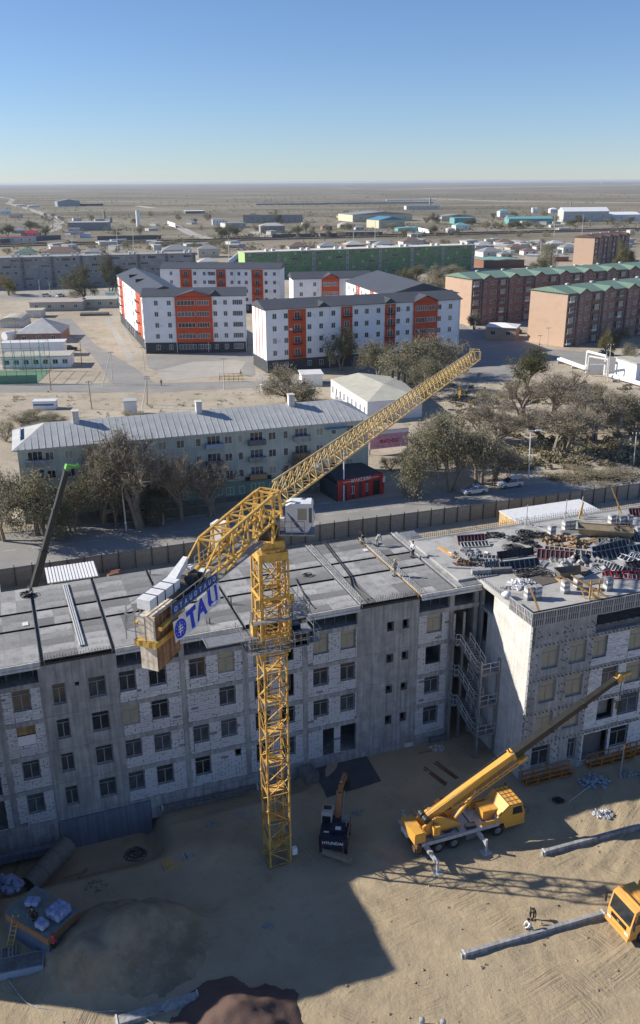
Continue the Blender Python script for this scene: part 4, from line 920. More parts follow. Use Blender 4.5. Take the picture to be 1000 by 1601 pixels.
# local x points from the bumper back to the tail
mb = MB(); mb.extr([(0, .45), (.05, 1.5), (.35, 2.95), (.6, 3.05), (2.2, 3.05), (2.25, .9), (.9, .9), (.85, .45)], -1.24, 1.24); dc = mb.done('truck_cab', ORG, DT)
mb = MB(); mb.poly([(.045, -1.1, 1.65), (.045, 1.1, 1.65), (.29, 1.1, 2.8), (.29, -1.1, 2.8)][::-1]); mb.done('windscreen', GLASS, dc)
for sg in (-1, 1):
    mb = MB(); mb.poly([(.45, sg*1.255, 1.75), (1.5, sg*1.255, 1.75), (1.5, sg*1.255, 2.65), (.6, sg*1.255, 2.65)][::sg]); mb.done('side_window', GLASS, dc)
    mb = MB(); mb.bar((.3, sg*1.25, 2.6), (.05, sg*1.5, 2.5), .05); mb.box(-.02, .04, sg*1.55-.1, sg*1.55+.1, 1.7, 2.5); mb.done('mirror', BLACK, dc)
    mb = MB(); mb.box(-.03, .0, sg*.95-.2, sg*.95+.2, .75, .95); mb.done('headlight', WHITE, dc)
mb = MB(); mb.box(-.02, .03, -.8, .8, 1.08, 1.42); mb.done('grille', BLACK, dc)
mb = MB(); mb.box(-.045, -.02, -.12, .12, 1.17, 1.33); mb.done('emblem', STEELG, dc)
mb = MB(); mb.box(-.12, .3, -1.25, 1.25, .4, .72); mb.done('bumper', ORG, dc)
mb = MB(); mb.box(.7, .8, -1.2, 1.2, 3.055, 3.25); mb.box(1.3, 1.9, -.4, .5, 3.055, 3.13); mb.done('roof_hatch', ORG, dc)
mb = MB(); mb.box(.3, 8.2, -.5, .5, .7, 1.0); mb.done('chassis', STEELD, DT)
for x in (1.25, 5.6, 7.0):
    for y, s_ in ((-1.1, -1), (1.1, 1)): wheel(DT, x, y, .55, .34, s_)
mb = MB(); mb.box(2.6, 8.4, -1.25, -1.15, 1.25, 2.9); mb.box(2.6, 8.4, 1.15, 1.25, 1.25, 2.9); mb.box(2.6, 2.7, -1.15, 1.15, 1.25, 3.3); mb.box(8.3, 8.4, -1.15, 1.15, 1.25, 2.9); mb.box(2.7, 8.3, -1.15, 1.15, 1.15, 1.3)
for i in range(8): mb.box(2.7+i*.78, 2.82+i*.78, -1.33, -1.25, 1.25, 2.9); mb.box(2.7+i*.78, 2.82+i*.78, 1.25, 1.33, 1.25, 2.9)
mb.done('tipper_body', ORG, DT)
# ================================================================== EXCAVATOR
ex = G(524, 1318); EX = thing('excavator', 'wheeled excavator seen from behind, dark blue counterweight and rust-orange arm, parked beside the mast', 'excavator', (ex.x, ex.y, 0), R(82), scl=(.93, .93, .93))
mb = MB(); mb.box(-1.6, 1.8, -.75, .75, .6, 1.0); mb.done('undercarriage', STEELD, EX)
for x in (-1.15, 1.35):
    for y, s_ in ((-1.05, -1), (1.05, 1)): wheel(EX, x, y, .5, .4, s_)
bz = Matrix.Translation((-1.9, -.35, 0)) @ Matrix.Rotation(R(-18), 4, 'Z')
mb = MB(bz); mb.extr([(-.35, .25), (-.25, .55), (-.35, .9), (-.1, .9), (0, .5), (-.1, .2)], -1.5, 1.3); mb.bar((0, -.5, .6), (1.0, -.3, .8), .15); mb.bar((0, .5, .6), (1.0, .4, .8), .15); mb.done('dozer_blade', M('worn_blade_steel', (.30,.24,.19), .6, .2, var=.2), EX)
mb = MB(); mb.prism([(-1.85, -.7), (-1.5, -1.25), (1.2, -1.25), (1.2, 1.25), (-1.5, 1.25), (-1.85, .7)], 1.1, 2.05); mb.done('upper_body', NAVY, EX)
mb = MB(); mb.prism([(-2.05, -.75), (-1.7, -1.27), (-1.2, -1.3), (-1.2, 1.3), (-1.7, 1.27), (-2.05, .75)], 1.05, 2.0); cwx = mb.done('counterweight', NAVY, EX)
link('lettering', text_mesh('lettering', 'HYUNDAI', .42, WHITE), cwx, (-2.06, 0, 1.72), (pi/2, 0, -pi/2))
mb = MB(); mb.box(-1.1, -.2, -.9, .4, 2.06, 2.35); mb.tube((-.5, -.6, 2.35), (-.5, -.6, 2.8), .08); mb.done('engine_hood', NAVY, EX)
mb = MB(); mb.box(-1.0, -.6, -.6, -.1, 2.355, 2.39); mb.done('reflective_panel', WHITE, EX); mb = MB(); mb.box(-1.15, -1.0, .45, .9, 2.07, 2.11); mb.done('reflective_panel', WHITE, EX)
for y in (-.85, .85): mb = MB(); mb.box(-1.98, -1.9, y-.12, y+.12, 1.2, 1.38); mb.done('tail_light', RED, cwx)
mb = MB(); mb.bar((-1.5, -1.27, 2.1), (.6, -1.27, 2.1), .09, .12); mb.done('side_rail', M('rust_orange_paint', (.42,.16,.05), .6, var=.25, sc=5), EX)
mb = MB(); mb.extr([(.1, 1.1), (.1, 2.9), (.3, 3.05), (1.35, 3.05), (1.75, 1.9), (1.75, 1.1)], .35, 1.28); xc = mb.done('cab', M('grey_cab_paint', (.42,.38,.33), .6, var=.1), EX)
mb = MB(); mb.poly([(.7, .45, 3.055), (1.25, .45, 3.055), (1.25, 1.18, 3.055), (.7, 1.18, 3.055)]); mb.poly([(.09, .45, 2.0), (.09, 1.2, 2.0), (.09, 1.2, 2.8), (.09, .45, 2.8)][::-1]); mb.poly([(.3, 1.285, 1.9), (.3, 1.285, 2.85), (1.2, 1.285, 2.85), (1.5, 1.285, 1.9)]); mb.done('cab_window', GLASS, xc)
RO = MATS['rust_orange_paint']; mb = MB(); mb.bar((-1.5, 1.27, 2.1), (-.2, 1.27, 2.1), .09, .12); mb.done('side_rail', RO, EX)
mb = MB(); pts = [(.9, 1.7), (2.6, 3.4), (3.4, 3.6), (6.2, 2.7)]
for a, b in zip(pts, pts[1:]): mb.bar((a[0], -.1, a[1]), (b[0], -.1, b[1]), .42, .5)
mb.done('boom', RO, EX)
mb = MB(); mb.bar((6.0, -.1, 2.95), (7.3, -.1, 1.4), .34, .4); mb.done('arm', RO, EX)
for a_, b_, r_ in (((1.6, -.42, 1.8), (3.3, -.42, 3.2), .08), ((1.6, .22, 1.8), (3.3, .22, 3.2), .08), ((3.5, -.1, 4.0), (5.6, -.1, 3.2), .1), ((6.4, -.1, 2.4), (7.4, -.1, 1.6), .06)): mb = MB(); mb.tube(a_, b_, r_); mb.done('hydraulic_ram', STEELG, EX)
mb = MB(); mb.extr([(6.9, 1.4), (7.6, 1.5), (7.9, .7), (7.4, .3), (6.9, .6)], -.5, .3); mb.done('bucket', STEELD, EX)
mb = MB(); mb.box(.3, .9, -1.2, -.5, 2.06, 2.5); mb.done('tool_box', STEELG, EX); mb = MB(); mb.tube((-.2, -1, 2.0), (-.2, -1, 2.7), .05); mb.done('exhaust_pipe', STEELG, EX)
# ================================================================== APARTMENT BLOCKS BEHIND
FW = {}
def fwin(w, h, fm=None, gm_=None, mull=1, tag_='a'):
    k = (round(w, 2), round(h, 2), tag_, mull)
    if k not in FW:
        mb = MB(); t = .07
        mb.box(-w/2, w/2, -.05, 0, -h/2, -h/2+t); mb.box(-w/2, w/2, -.05, 0, h/2-t, h/2); mb.box(-w/2, -w/2+t, -.05, 0, -h/2+t, h/2-t); mb.box(w/2-t, w/2, -.05, 0, -h/2+t, h/2-t)
        for i in range(mull): x = -w/2+w*(i+1)/(mull+1); mb.box(x-.035, x+.035, -.045, 0, -h/2+t, h/2-t)
        mb.poly([(-w/2+t, -.02, -h/2+t), (w/2-t, -.02, -h/2+t), (w/2-t, -.02, h/2-t), (-w/2+t, -.02, h/2-t)], 1)
        FW[k] = mb.mesh('window', [fm or FRAMEW, gm_ or GLASS])
    return FW[k]
def put(par, Mx, name, me, x, y, z, rz=0.0):
    o = link(name, me, par); o.matrix_local = Mx @ Matrix.Translation((x, y, z)) @ Matrix.Rotation(rz, 4, 'Z'); return o
def part(par, Mx, name, mat, *boxes):
    mb = MB(Mx)
    for b in boxes: mb.box(*b)
    return mb.done(name, mat, par)
def gable_roof(par, Mx, L, D, h, rise, mat, over=.5, wall=None, hip=0.0, th=.18):
    o = over; mb = MB(Mx)
    hi = hip
    A = [(-o, -o, h), (L+o, -o, h), (L+o, D+o, h), (-o, D+o, h)]; Rg = [(hi-o if not hi else hi, D/2, h+rise), (L-hi+(o if not hi else 0), D/2, h+rise)]
    vs = A+Rg+[(x, y, z+th) for x, y, z in A]+[(x, y, z+th) for x, y, z in Rg]
    mb.add(vs, [(0,1,5,4),(2,3,4,5),(1,2,5),(3,0,4),(6+0,6+1,6+5,6+4),(6+2,6+3,6+4,6+5),(0,1,7,6),(1,2,8,7),(2,3,9,8),(3,0,6,9)] + ([(7,8,11),(9,6,10)] if hi else [(1,7,11,5),(5,11,8,2),(3,9,10,4),(4,10,6,0)]))
    r = mb.done('roof', mat, par)
    if not hi and wall:
        mb = MB(Mx)
        for x in (0.01, L-.01): mb.add([(x, 0, h), (x, D, h), (x, D/2, h+rise*.97)], [(0,1,2)])
        mb.done('gable', wall, par)
    return r
def frame_at(o, p, ang): return Matrix.Translation((p[0]-o[0], p[1]-o[1], 0)) @ Matrix.Rotation(ang, 4, 'Z')
STY = 3.55
def ow_wing(par, Mx, L, D, h, wins, orange, wide=(), ends=True, rise=2.0, roof=ROOFG, rows=5):
    part(par, Mx, 'wall', WHITE2, (0, L, 0, D, 3.5, h)); part(par, Mx, 'base_wall', CHAR, (-.06, L+.06, -.06, D+.06, 0, 3.5))
    gable_roof(par, Mx, L, D, h, rise, roof, wall=WHITE2)
    for (a, b, kind) in orange:
        x0, x1 = a*L, b*L; top = h+ (1.7 if kind == 'big' else .3)
        if kind == 'big':
            mb = MB(Mx); mb.add([(x0, -.5, 3.5), (x1, -.5, 3.5), (x1, -.5, h), ((x0+x1)/2, -.5, h+1.6), (x0, -.5, h), (x0, .0, 3.5), (x1, 0, 3.5), (x1, 0, h), ((x0+x1)/2, 2.5, h+1.6), (x0, 0, h)], [(0,1,2,3,4),(1,6,7,2),(5,0,4,9)]); mb.done('orange_bay', ORANGE, par)
            mb = MB(Mx); mb.add([(x0-.4, -.9, h+.0), ((x0+x1)/2, -.9, h+1.85), (x1+.4, -.9, h+.0), (x0-.4, 1.5, h+.3), ((x0+x1)/2, 4.5, h+2.0), (x1+.4, 1.5, h+.3)], [(0,1,4,3),(1,2,5,4)]); mb.done('bay_roof', roof, par)
            for r in range(rows):
                z = 1.9+r*STY if r else 1.9; z = 2.0 + r*STY*.985
                for (fa, fb) in ((.06, .53), (.58, .92)):
                    w = (x1-x0)*(fb-fa); xx = x0+(x1-x0)*(fa+fb)/2
                    put(par, Mx, 'glazed_balcony', fwin(w, 1.5, WHITE, GLASS, 4, 'gb'), xx, -.5 if r else -.1, z)
        else:
            part(par, Mx, 'orange_bay', ORANGE, (x0, x1, -.12, 0.0, 3.5, h-.25))
            for r in range(1, rows):
                z = 2.0+r*STY*.985; xx = (x0+x1)/2
                put(par, Mx, 'balcony_door', fwin(1.7, 2.0, WHITE, GLASS, 1, 'bd'), xx, -.13, z)
                mb = MB(Mx); w = min(1.4, (x1-x0)*.42); mb.box(xx-w, xx+w, -1.1, -.13, z-1.3, z-1.15)
                for k in range(7): mb.bar((xx-w+k*w/3, -1.08, z-1.15), (xx-w+k*w/3, -1.08, z-.25), .05)
                mb.bar((xx-w, -1.08, z-.25), (xx+w, -1.08, z-.25), .07); mb.done('balcony', STEELD, par)
    for r in range(1, rows):
        for k_, f in enumerate(wins):
            if (k_*7+r*5+int(L)) % 6 == 0: part(par, Mx, 'air_conditioner', WHITE, (f*L+1.0, f*L+1.8, -.35, -.02, 1.4+r*STY*.985, 1.95+r*STY*.985))
    for r in range(rows):
        z = 2.0+r*STY*.985
        for f in wins: put(par, Mx, 'window', fwin(1.25, 1.55, WHITE, GLASS, 1, 'w'), f*L, -.01 if r else -.07, z)
        for f in wide: put(par, Mx, 'glazed_balcony', fwin(3.2, 1.6, WHITE, GLASS, 4, 'gb'), f*L, -.02 if r else -.08, z)
    for f in (.0, .31, .62, .995):
        mb = MB(Mx); mb.tube((f*L+.1, -.12, 0.2), (f*L+.1, -.12, h), .09, n=6); mb.done('downpipe', WHITE, par)
HB = 17.9
# nearer complex, right of centre
p0 = G(417, 583); p1 = G(720, 468, HB); an = atan2(p1.y-p0.y, p1.x-p0.x); LB = (p1-p0).xy.length
OB = thing('apartment_building', 'nearest white apartment block with orange-red balcony bays and charcoal ground floor, behind the white shed', 'apartment block', p0, 0)
Mx = frame_at(p0, p0, an)
ow_wing(OB, Mx, LB, 13, HB, (.042, .097, .211, .269, .33, .446, .50, .56, .664, .715, .886, .945), ((.108, .194, 's'), (.369, .426, 's'), (.594, .649, 's'), (.745, .872, 'big')))
Me = Mx @ Matrix.Translation((0, 13, 0)) @ Matrix.Rotation(-pi/2, 4, 'Z')
for y0 in (3.2, 6.3, 9.5): part(OB, Me, 'red_stripe', ORANGE, (y0, y0+.55, -.05, 0, 3.5, HB-.2+1.6*(1-abs(y0-6.5)/6.5)))
for x in (.28, .62):
    mb = MB(Mx); w = 1.9; xx = x*LB; mb.add([(xx-w, -.5, HB+.15), (xx+w, -.5, HB+.15), (xx, -.5, HB+1.5), (xx, 4.5, HB+1.6)], [(0,1,2),(0,2,3),(2,1,3)]); mb.done('dormer', CHAR, OB)
# rear wings of the same complex
q0 = G(458, 437, HB); ow_wing(OB, frame_at(p0, q0, R(9)), 30, 12, HB, (.1, .27, .72, .93), ((.36, .58, 'big'),))
r0 = G(541, 440, HB); r1 = G(592, 458, HB); aa = atan2(r1.y-r0.y, r1.x-r0.x)
ow_wing(OB, frame_at(p0, r0, aa), (r1-r0).xy.length+8, 24, HB, (.08, .2, .42, .52, .75), ((.27, .36, 's'), (.62, .70, 's')), rise=3.4)
# farther complex on the left
p0 = G(228, 553); p1 = G(385, 548); an = R(3.5); LA = (p1-p0).xy.length
OA = thing('apartment_building', 'left white apartment complex with wide orange-red glazed bay and grey roof, behind the sandy lot', 'apartment block', p0, 0)
Mx = frame_at(p0, p0, an)
ow_wing(OA, Mx, LA, 13, HB, (.13, .255, .705, .805), ((.315, .675, 'big'),), wide=(.925,))
for x in (.7,):
    mb = MB(Mx); w = 2.; xx = x*LA; mb.add([(xx-w, -.5, HB+.15), (xx+w, -.5, HB+.15), (xx, -.5, HB+1.6), (xx, 4.5, HB+1.6)], [(0,1,2),(0,2,3),(2,1,3)]); mb.done('dormer', CHAR, OA)
l0 = G(183, 431, HB); l1 = G(222, 462, HB); aa = atan2(l1.y-l0.y, l1.x-l0.x); LL = (l1-l0).xy.length
Ml = frame_at(p0, l0, aa); ow_wing(OA, Ml, LL, 14, HB, (.03, .27, .36, .45, .54, .63, .97), ((.08, .22, 's'), (.76, .93, 's')), rise=2.6)
for x in (.3, .55):
    mb = MB(Ml); mb.box(x*LL, x*LL+.8, 2, 6, HB+.6, HB+2.2); mb.done('roof_vent', CHAR, OA)
b0 = G(250, 420, HB); b1 = G(437, 421, HB); aa = atan2(b1.y-b0.y, b1.x-b0.x)
ow_wing(OA, frame_at(p0, b0, aa), (b1-b0).xy.length, 13, HB, (.09, .29, .37, .60, .66, .72, .885, .955), ((.165, .265, 's'), (.47, .55, 's'), (.765, .86, 's')), wide=(.43, ))
# brown brick blocks
def brown(label, c0, c1, h, D, secs, roof, endmat=PEACH, wall=BRWN, rows=5, lsec=12.5):
    p0 = G(c0[0], c0[1], h); p1 = G(c1[0], c1[1], h); an = atan2(p1.y-p0.y, p1.x-p0.x); L = lsec*secs
    o = thing('brick_apartment_building', label, 'apartment block', (p0.x, p0.y, 0), 0); Mx = frame_at(p0, p0, an)
    part(o, Mx, 'wall', wall, (0.3, L, 0, D, 0, h)); part(o, Mx, 'end_wall', endmat, (-.05, .3, -.05, D+.05, 0, h))
    for x in (.3,): mb = MB(Mx); mb.add([(-.05, 0, h), (-.05, D, h), (-.05, D/2, h+1.5)], [(0,1,2)]); mb.done('gable', endmat, o)
    gable_roof(o, Mx, L, D, h, 1.7, roof, over=.45)
    mb = MB(Mx)
    for k in range(9): mb.box(-.09, -.05, 1+k*1.2, 1.35+k*1.2, h-.55, h-.3)
    mb.done('vent_hole', MORTAR, o)
    st = h/rows
    for s_ in range(secs):
        x = s_*lsec
        part(o, Mx, 'projecting_bay', wall, (x+4.6, x+9.6, -1.1, .02, 0, h+.0))
        mb = MB(Mx); mb.add([(x+4.3, -1.5, h), (x+9.9, -1.5, h), (x+7.1, -1.5, h+1.5), (x+7.1, D/2, h+1.72), (x+4.3, 0, h), (x+9.9, 0, h)], [(0,2,3,4),(2,1,5,3)]); mb.done('bay_roof', roof, o)
        mb = MB(Mx); mb.add([(x+4.6, -1.1, h), (x+9.6, -1.1, h), (x+7.1, -1.1, h+1.3)], [(0,1,2)]); mb.done('gable', wall, o)
        part(o, Mx, 'fire_wall', wall, (x+lsec-.15, x+lsec+.05, -.2, D+.1, 0, h+.1)); part(o, Mx, 'ridge_cap', endmat, (x+lsec-.12, x+lsec+.02, -.4, .2, h-.4, h+.1))
        for r in range(rows):
            z = r*st+1.75
            put(o, Mx, 'window', fwin(1.3, 1.5, WHITE, GLASS, 1, 'w2'), x+3.6, -.01, z)
            put(o, Mx, 'window', fwin(1.1, 1.3, WHITE, GLASS, 1, 'w3'), x+8.6, -1.11, z)
            put(o, Mx, 'window', fwin(.8, 1.0, WHITE, GLASS, 0, 'w4'), x+5.7, -1.11, z+.6)
            put(o, Mx, 'window', fwin(.8, 1.0, WHITE, GLASS, 0, 'w4'), x+5.7, -1.11, z-.7)
            put(o, Mx, 'glazed_balcony', fwin(2.3, 1.5, WHITE, GLASSL if (r+s_) % 3 else GLASS, 2, 'g%d' % ((r+s_) % 3 > 0)), x+1.6, -.75, z+.2)
            part(o, Mx, 'balcony', WHITE if (r*3+s_) % 4 == 0 else CONC, (x+.5, x+2.7, -.74, 0, z-1.1, z-.55))
        put(o, Mx, 'window', fwin(1.3, 1.5, WHITE, GLASS, 1, 'w2'), x+11.2, -.01, 1.75+st*2); part(o, Mx, 'entrance_roof', CONC, (x+4.9, x+6.6, -2.3, -1.1, 2.4, 2.6))
        for r in (0, 1, 3, 4): put(o, Mx, 'window', fwin(1.3, 1.5, WHITE, GLASS, 1, 'w2'), x+11.2, -.01, 1.75+st*r)
        mb = MB(Mx); mb.tube((x+4.5, -.12, 0), (x+4.5, -.12, h), .09, n=6); mb.done('downpipe', CONCL, o)
        mb = MB(Mx); mb.box(x+8, x+9.2, D/2-.4, D/2+.4, h+1.4, h+2.3); mb.done('chimney', CONCL, o)
    return o
brown('long brown brick block with green metal roof, the rear of the two on the right', (738, 437), (1000, 420), 17.2, 17, 8, ROOFGR)
brown('brown brick block with green roof and peach end wall, nearest on the right', (888, 460), (1000, 448), 17.2, 16, 4, ROOFGR)
brown('far brown brick block with dark roof at the right edge, beyond the green-roofed ones', (930, 372), (1000, 365), 17.2, 14, 4, ROOFBR)
def panel_block(name, label, c0, c1, h, D, wall, endw, rows, nsec, stairmat, winmat, roof):
    p0 = G(c0[0], c0[1], h); p1 = G(c1[0], c1[1], h); an = atan2(p1.y-p0.y, p1.x-p0.x); L = (p1-p0).xy.length
    o = thing(name, label, 'apartment block', (p0.x, p0.y, 0), 0); Mx = frame_at(p0, p0, an)
    part(o, Mx, 'wall', wall, (.3, L, 0, D, 0, h)); part(o, Mx, 'end_wall', endw, (0, .3, -.02, D+.02, 0, h+.3)); part(o, Mx, 'roof', roof, (-.3, L+.3, -.5, D+.5, h, h+.3))
    lw = L/nsec; st = h/rows
    for s_ in range(nsec):
        x = s_*lw
        part(o, Mx, 'stair_shaft', stairmat, (x+lw*.90, x+lw*1.0, -.25, 0, 0, h)); part(o, Mx, 'roof_hatch', CONCL, (x+lw*.62, x+lw*.70, 2, 4, h+.3, h+1.6), (x+lw*.8, x+lw*.88, 2, 4, h+.3, h+1.6))
        for r in range(rows):
            z = r*st+st*.55
            for j in range(3):
                if (r*5+j*3+s_*7) % 9 == 0: continue
                k = (r+j*2+s_) % 3; put(o, Mx, 'window' if k else 'glazed_balcony', fwin((1.5, 1.5, 3.6)[2-k] if k else 4.2, 1.35, winmat, GLASSL if (r*7+j*5+s_*3) % 4 == 0 else GLASS, 1 if k else 3, name+str(k)+str((r*7+j*5+s_*3) % 4 == 0)), x+lw*(.14+.28*j), -.01, z)
            if r: part(o, Mx, 'balcony_band', wall if r % 2 else endw if False else wall, (x+lw*.03, x+lw*.86, -.12, 0, r*st-.25, r*st+.45))
            put(o, Mx, 'stair_window', fwin(1., 1., winmat, GLASS, 0, name+'s'), x+lw*.95, -.26, z+st*.4)
    return o
panel_block('green_apartment_building', 'long green and white panel block across the middle distance', (382, 395.5), (742, 383), 14.5, 12, GRNW, GRNL, 5, 7, GRYW, FRAMEW, CONCL)
panel_block('panel_apartment_building', 'long shabby grey panel block on the left, in front of the railway', (-60, 405.5), (305, 396), 15.5, 12, GRYW, GRYW, 5, 8, CONCD, FRAMEW, CONC)
# ---- old four-storey block beside the street
h = 12.5; p0 = G(22, 705, h); p1 = G(581, 656, h); an = atan2(p1.y-p0.y, p1.x-p0.x); L = (p1-p0).xy.length
OS = thing('old_apartment_building', 'old four-storey pale green plastered block with ribbed grey roof, across the street', 'apartment block', (p0.x, p0.y, 0), an)
I4 = Matrix.Identity(4)
part(OS, I4, 'wall', SOVW, (.4, L-.4, .4, 12, 0, h)); part(OS, I4, 'cornice', CONCL, (0, L, 0, 12.4, h-.25, h))
SOVP = M('faded_green_paint', (.20,.31,.25), .9, var=.15, sc=.5, dirt=(.13,.2,.17), dsc=.5, damt=.7)
part(OS, I4, 'painted_band', SOVP, (.3, L-.3, .36, .4, .6, 3.6))
part(OS, I4, 'base_wall', CONCD, (.25, L-.25, .25, 12.1, 0, .9))
gable_roof(OS, I4, L, 12.4, h, 2.5, SLATE, over=.35, hip=5.0, th=.12)
mb = MB(); n = int(L/1.05)
for i in range(n):
    x = .5+i*1.05; lim = min(1, (x+.3)/5.3, (L-x+.3)/5.3)
    if lim > .05: mb.bar((x, -.35, h+.15), (x, 6.2*lim-.1, h+.15+2.5*lim*.97), .10, .07)
tag(mb.done('roof_rib', SLATE, OS), kind='stuff')
for x in (9.5, 30.0, 46.5): mb = MB(); mb.box(x, x+1.0, 5.2, 6.4, h+1.9, h+4.2); mb.box(x-.1, x+1.1, 5.1, 6.5, h+4.2, h+4.35); mb.done('chimney', CONCL, OS)
mb = MB(); mb.box(1.0, 1.15, 3, 10, h+.5, h+1.4); mb.done('hip_gable', BLUEG, OS)
cols = [3.0, 5.2, 8.2, 11.5, 14.5, 17.5, 20.4, 23.2, 26.2, 29.2, 31.8, 34.3, 36.4, 39.2, 42.0, 44.4, 47.2, 50.6, 53.2, 56.2]
for i, x in enumerate(cols):
    if x > L-1: continue
    for r in range(4):
        z = 1.9+r*3.05
        if i in (0, 5, 10, 13, 16): 
            put(OS, I4, 'balcony_window', fwin(2.3, 1.5, WHITE, GLASS, 2, 'sv'), x, .39, z+.2)
            if r: part(OS, I4, 'balcony', (CONCD, BLUEG, WOOD, CONC)[(i+r) % 4], (x-1.5, x+1.5, -.6, .39, z-1.2, z-1.05), (x-1.5, x+1.5, -.65, -.58, z-1.05, z-.3), (x-1.5, x-1.43, -.58, .39, z-1.05, z-.3), (x+1.43, x+1.5, -.58, .39, z-1.05, z-.3))
        else: put(OS, I4, 'window', fwin(1.35 if i % 3 else .9, 1.4, WHITE, GLASS if (i+r) % 5 else GLASSL, 1 if i % 3 else 0, 's%d%d' % (i % 3 > 0, (i+r) % 5 > 0)), x, .39, z)
part(OS, I4, 'shop_sign', BLACK, (37.0, 41.6, -.1, .3, 3.5, 4.1)); link('lettering', text_mesh('lettering', 'ЦВЕТЫ САЛОН', .42, WHITE), OS, (39.3, -.115, 3.8), (pi/2, 0, 0))
part(OS, I4, 'air_conditioner', WHITE, (38.5, 39.3, .1, .39, 9.6, 10.2)); part(OS, I4, 'roof_canopy', BLUEG, (51.5, 55.5, -1.0, .39, 11.5, 11.65))
# ---- red shop
p0 = G(527, 785); p1 = G(601, 771); an = atan2(p1.y-p0.y, p1.x-p0.x)
SH = thing('shop', 'small red and black shop with dark sloping roof beside the street', 'shop', p0, an)
part(SH, I4, 'wall', CHAR, (0, 9, 0, 7, 0, 3.1)); part(SH, I4, 'fascia', RED, (-.1, 9.1, -.25, 0, 3.0, 3.9))
for x in (.1, 1.9, 3.4, 4.9, 6.3, 8.6): part(SH, I4, 'pilaster', RED, (x, x+.8, -.12, 0, 0, 3.0))
for x in (3.0, 5.85-.1): put(SH, I4, 'window', fwin(.8, 1.5, WHITE, GLASS, 1, 'sh'), x, -.02, 1.7)
part(SH, I4, 'doorway', BLACK, (7.0, 8.4, -.03, 0, .1, 2.6)); part(SH, I4, 'wall_lamp', WHITE, (9.1, 9.6, -.2, .1, 2.2, 3.2))
mb = MB(); mb.add([(-.1, -.2, 3.92), (9.1, -.2, 3.92), (7.2, 7.2, 4.9), (1.0, 7.2, 4.9), (-.1, -.2, 3.8), (9.1, -.2, 3.8), (7.2, 7.2, 3.0), (1, 7.2, 3.0)], [(0,1,2,3),(4,7,6,5),(0,4,5,1),(1,5,6,2),(2,6,7,3),(3,7,4,0)]); mb.done('roof', CHAR, SH)
link('lettering', text_mesh('lettering', 'МАКСИМ', .85, WHITE), SH, (4.6, -.262, 3.45), (pi/2, 0, 0))
part(SH, I4, 'sign_strip', WHITE, (1.0, 2.9, -.27, -.25, 3.42, 3.5), (6.2, 8.2, -.27, -.25, 3.42, 3.5))
# ---- white one-storey building with pale roof
p0 = G(574, 655); e1 = G(662, 630, 4.5); an = R(4)
WB = thing('white_building', 'low white building with pale hipped roof and long windowed side, behind the old block', 'building', p0, R(0))
pl = [G(517, 593, 4.6), G(574, 629, 4.6), G(660, 622, 4.6), G(622, 590, 4.6), G(560, 583, 4.6)]
pl = [(p.x-p0.x, p.y-p0.y) for p in pl]
mb = MB(); mb.prism([pl[0], pl[1], pl[2], pl[3], pl[4]], 0, 4.6); mb.done('wall', WHITE2, WB)
rp = [G(560, 583, 6.2), G(600, 600, 6.2)]; rp = [(p.x-p0.x, p.y-p0.y, 6.2) for p in rp]
e_ = [(x, y, 4.65) for x, y in pl]
mb = MB(); mb.add(e_+rp, [(0,1,6,5),(1,2,6),(2,3,6),(3,4,5,6),(4,0,5)]); mb.done('roof', CREAM, WB)
a0, a1 = Vector((*pl[0], 0)), Vector((*pl[1], 0)); d = a1-a0; ag = atan2(d.y, d.x)
for i in range(9): p = a0+d*((i+.6)/9.2); o = link('window', fwin(.9, 1.8, WHITE, GLASS, 1, 'wb'), WB, (p.x, p.y, 2.3), (0, 0, ag)); o.location -= Vector((-sin(ag), cos(ag), 0))*.02
mb = MB(); mb.box(12, 12.9, 8, 9.5, 4.8, 6.0); mb.done('roof_hatch', CHAR, WB)
for k in range(3): mb = MB(); mb.tube((7.5+k*1.3, 22-k*2, 4.7), (7.5+k*1.3, 22-k*2, 6.9), .35); mb.done('roof_vent', STEELD, WB)
p0 = G(600, 716); PB = thing('billboard', 'faded pink and white printed hoarding on the wall behind the crane jib', 'billboard', G(578, 712), R(20))
part(PB, I4, 'panel', PINKB, (0, 8.5, 0, .15, 1.2, 5.0)); part(PB, I4, 'panel', WHITE2, (0, 8.5, -.03, 0, 4.2, 4.9)); part(PB, I4, 'frame', STEELD, (0, .15, .15, .3, 0, 5), (8.3, 8.45, .15, .3, 0, 5))
link('lettering', text_mesh('lettering', 'ФИТНЕС', 1.0, RED), PB, (4.2, -.04, 2.6), (pi/2, 0, 0))
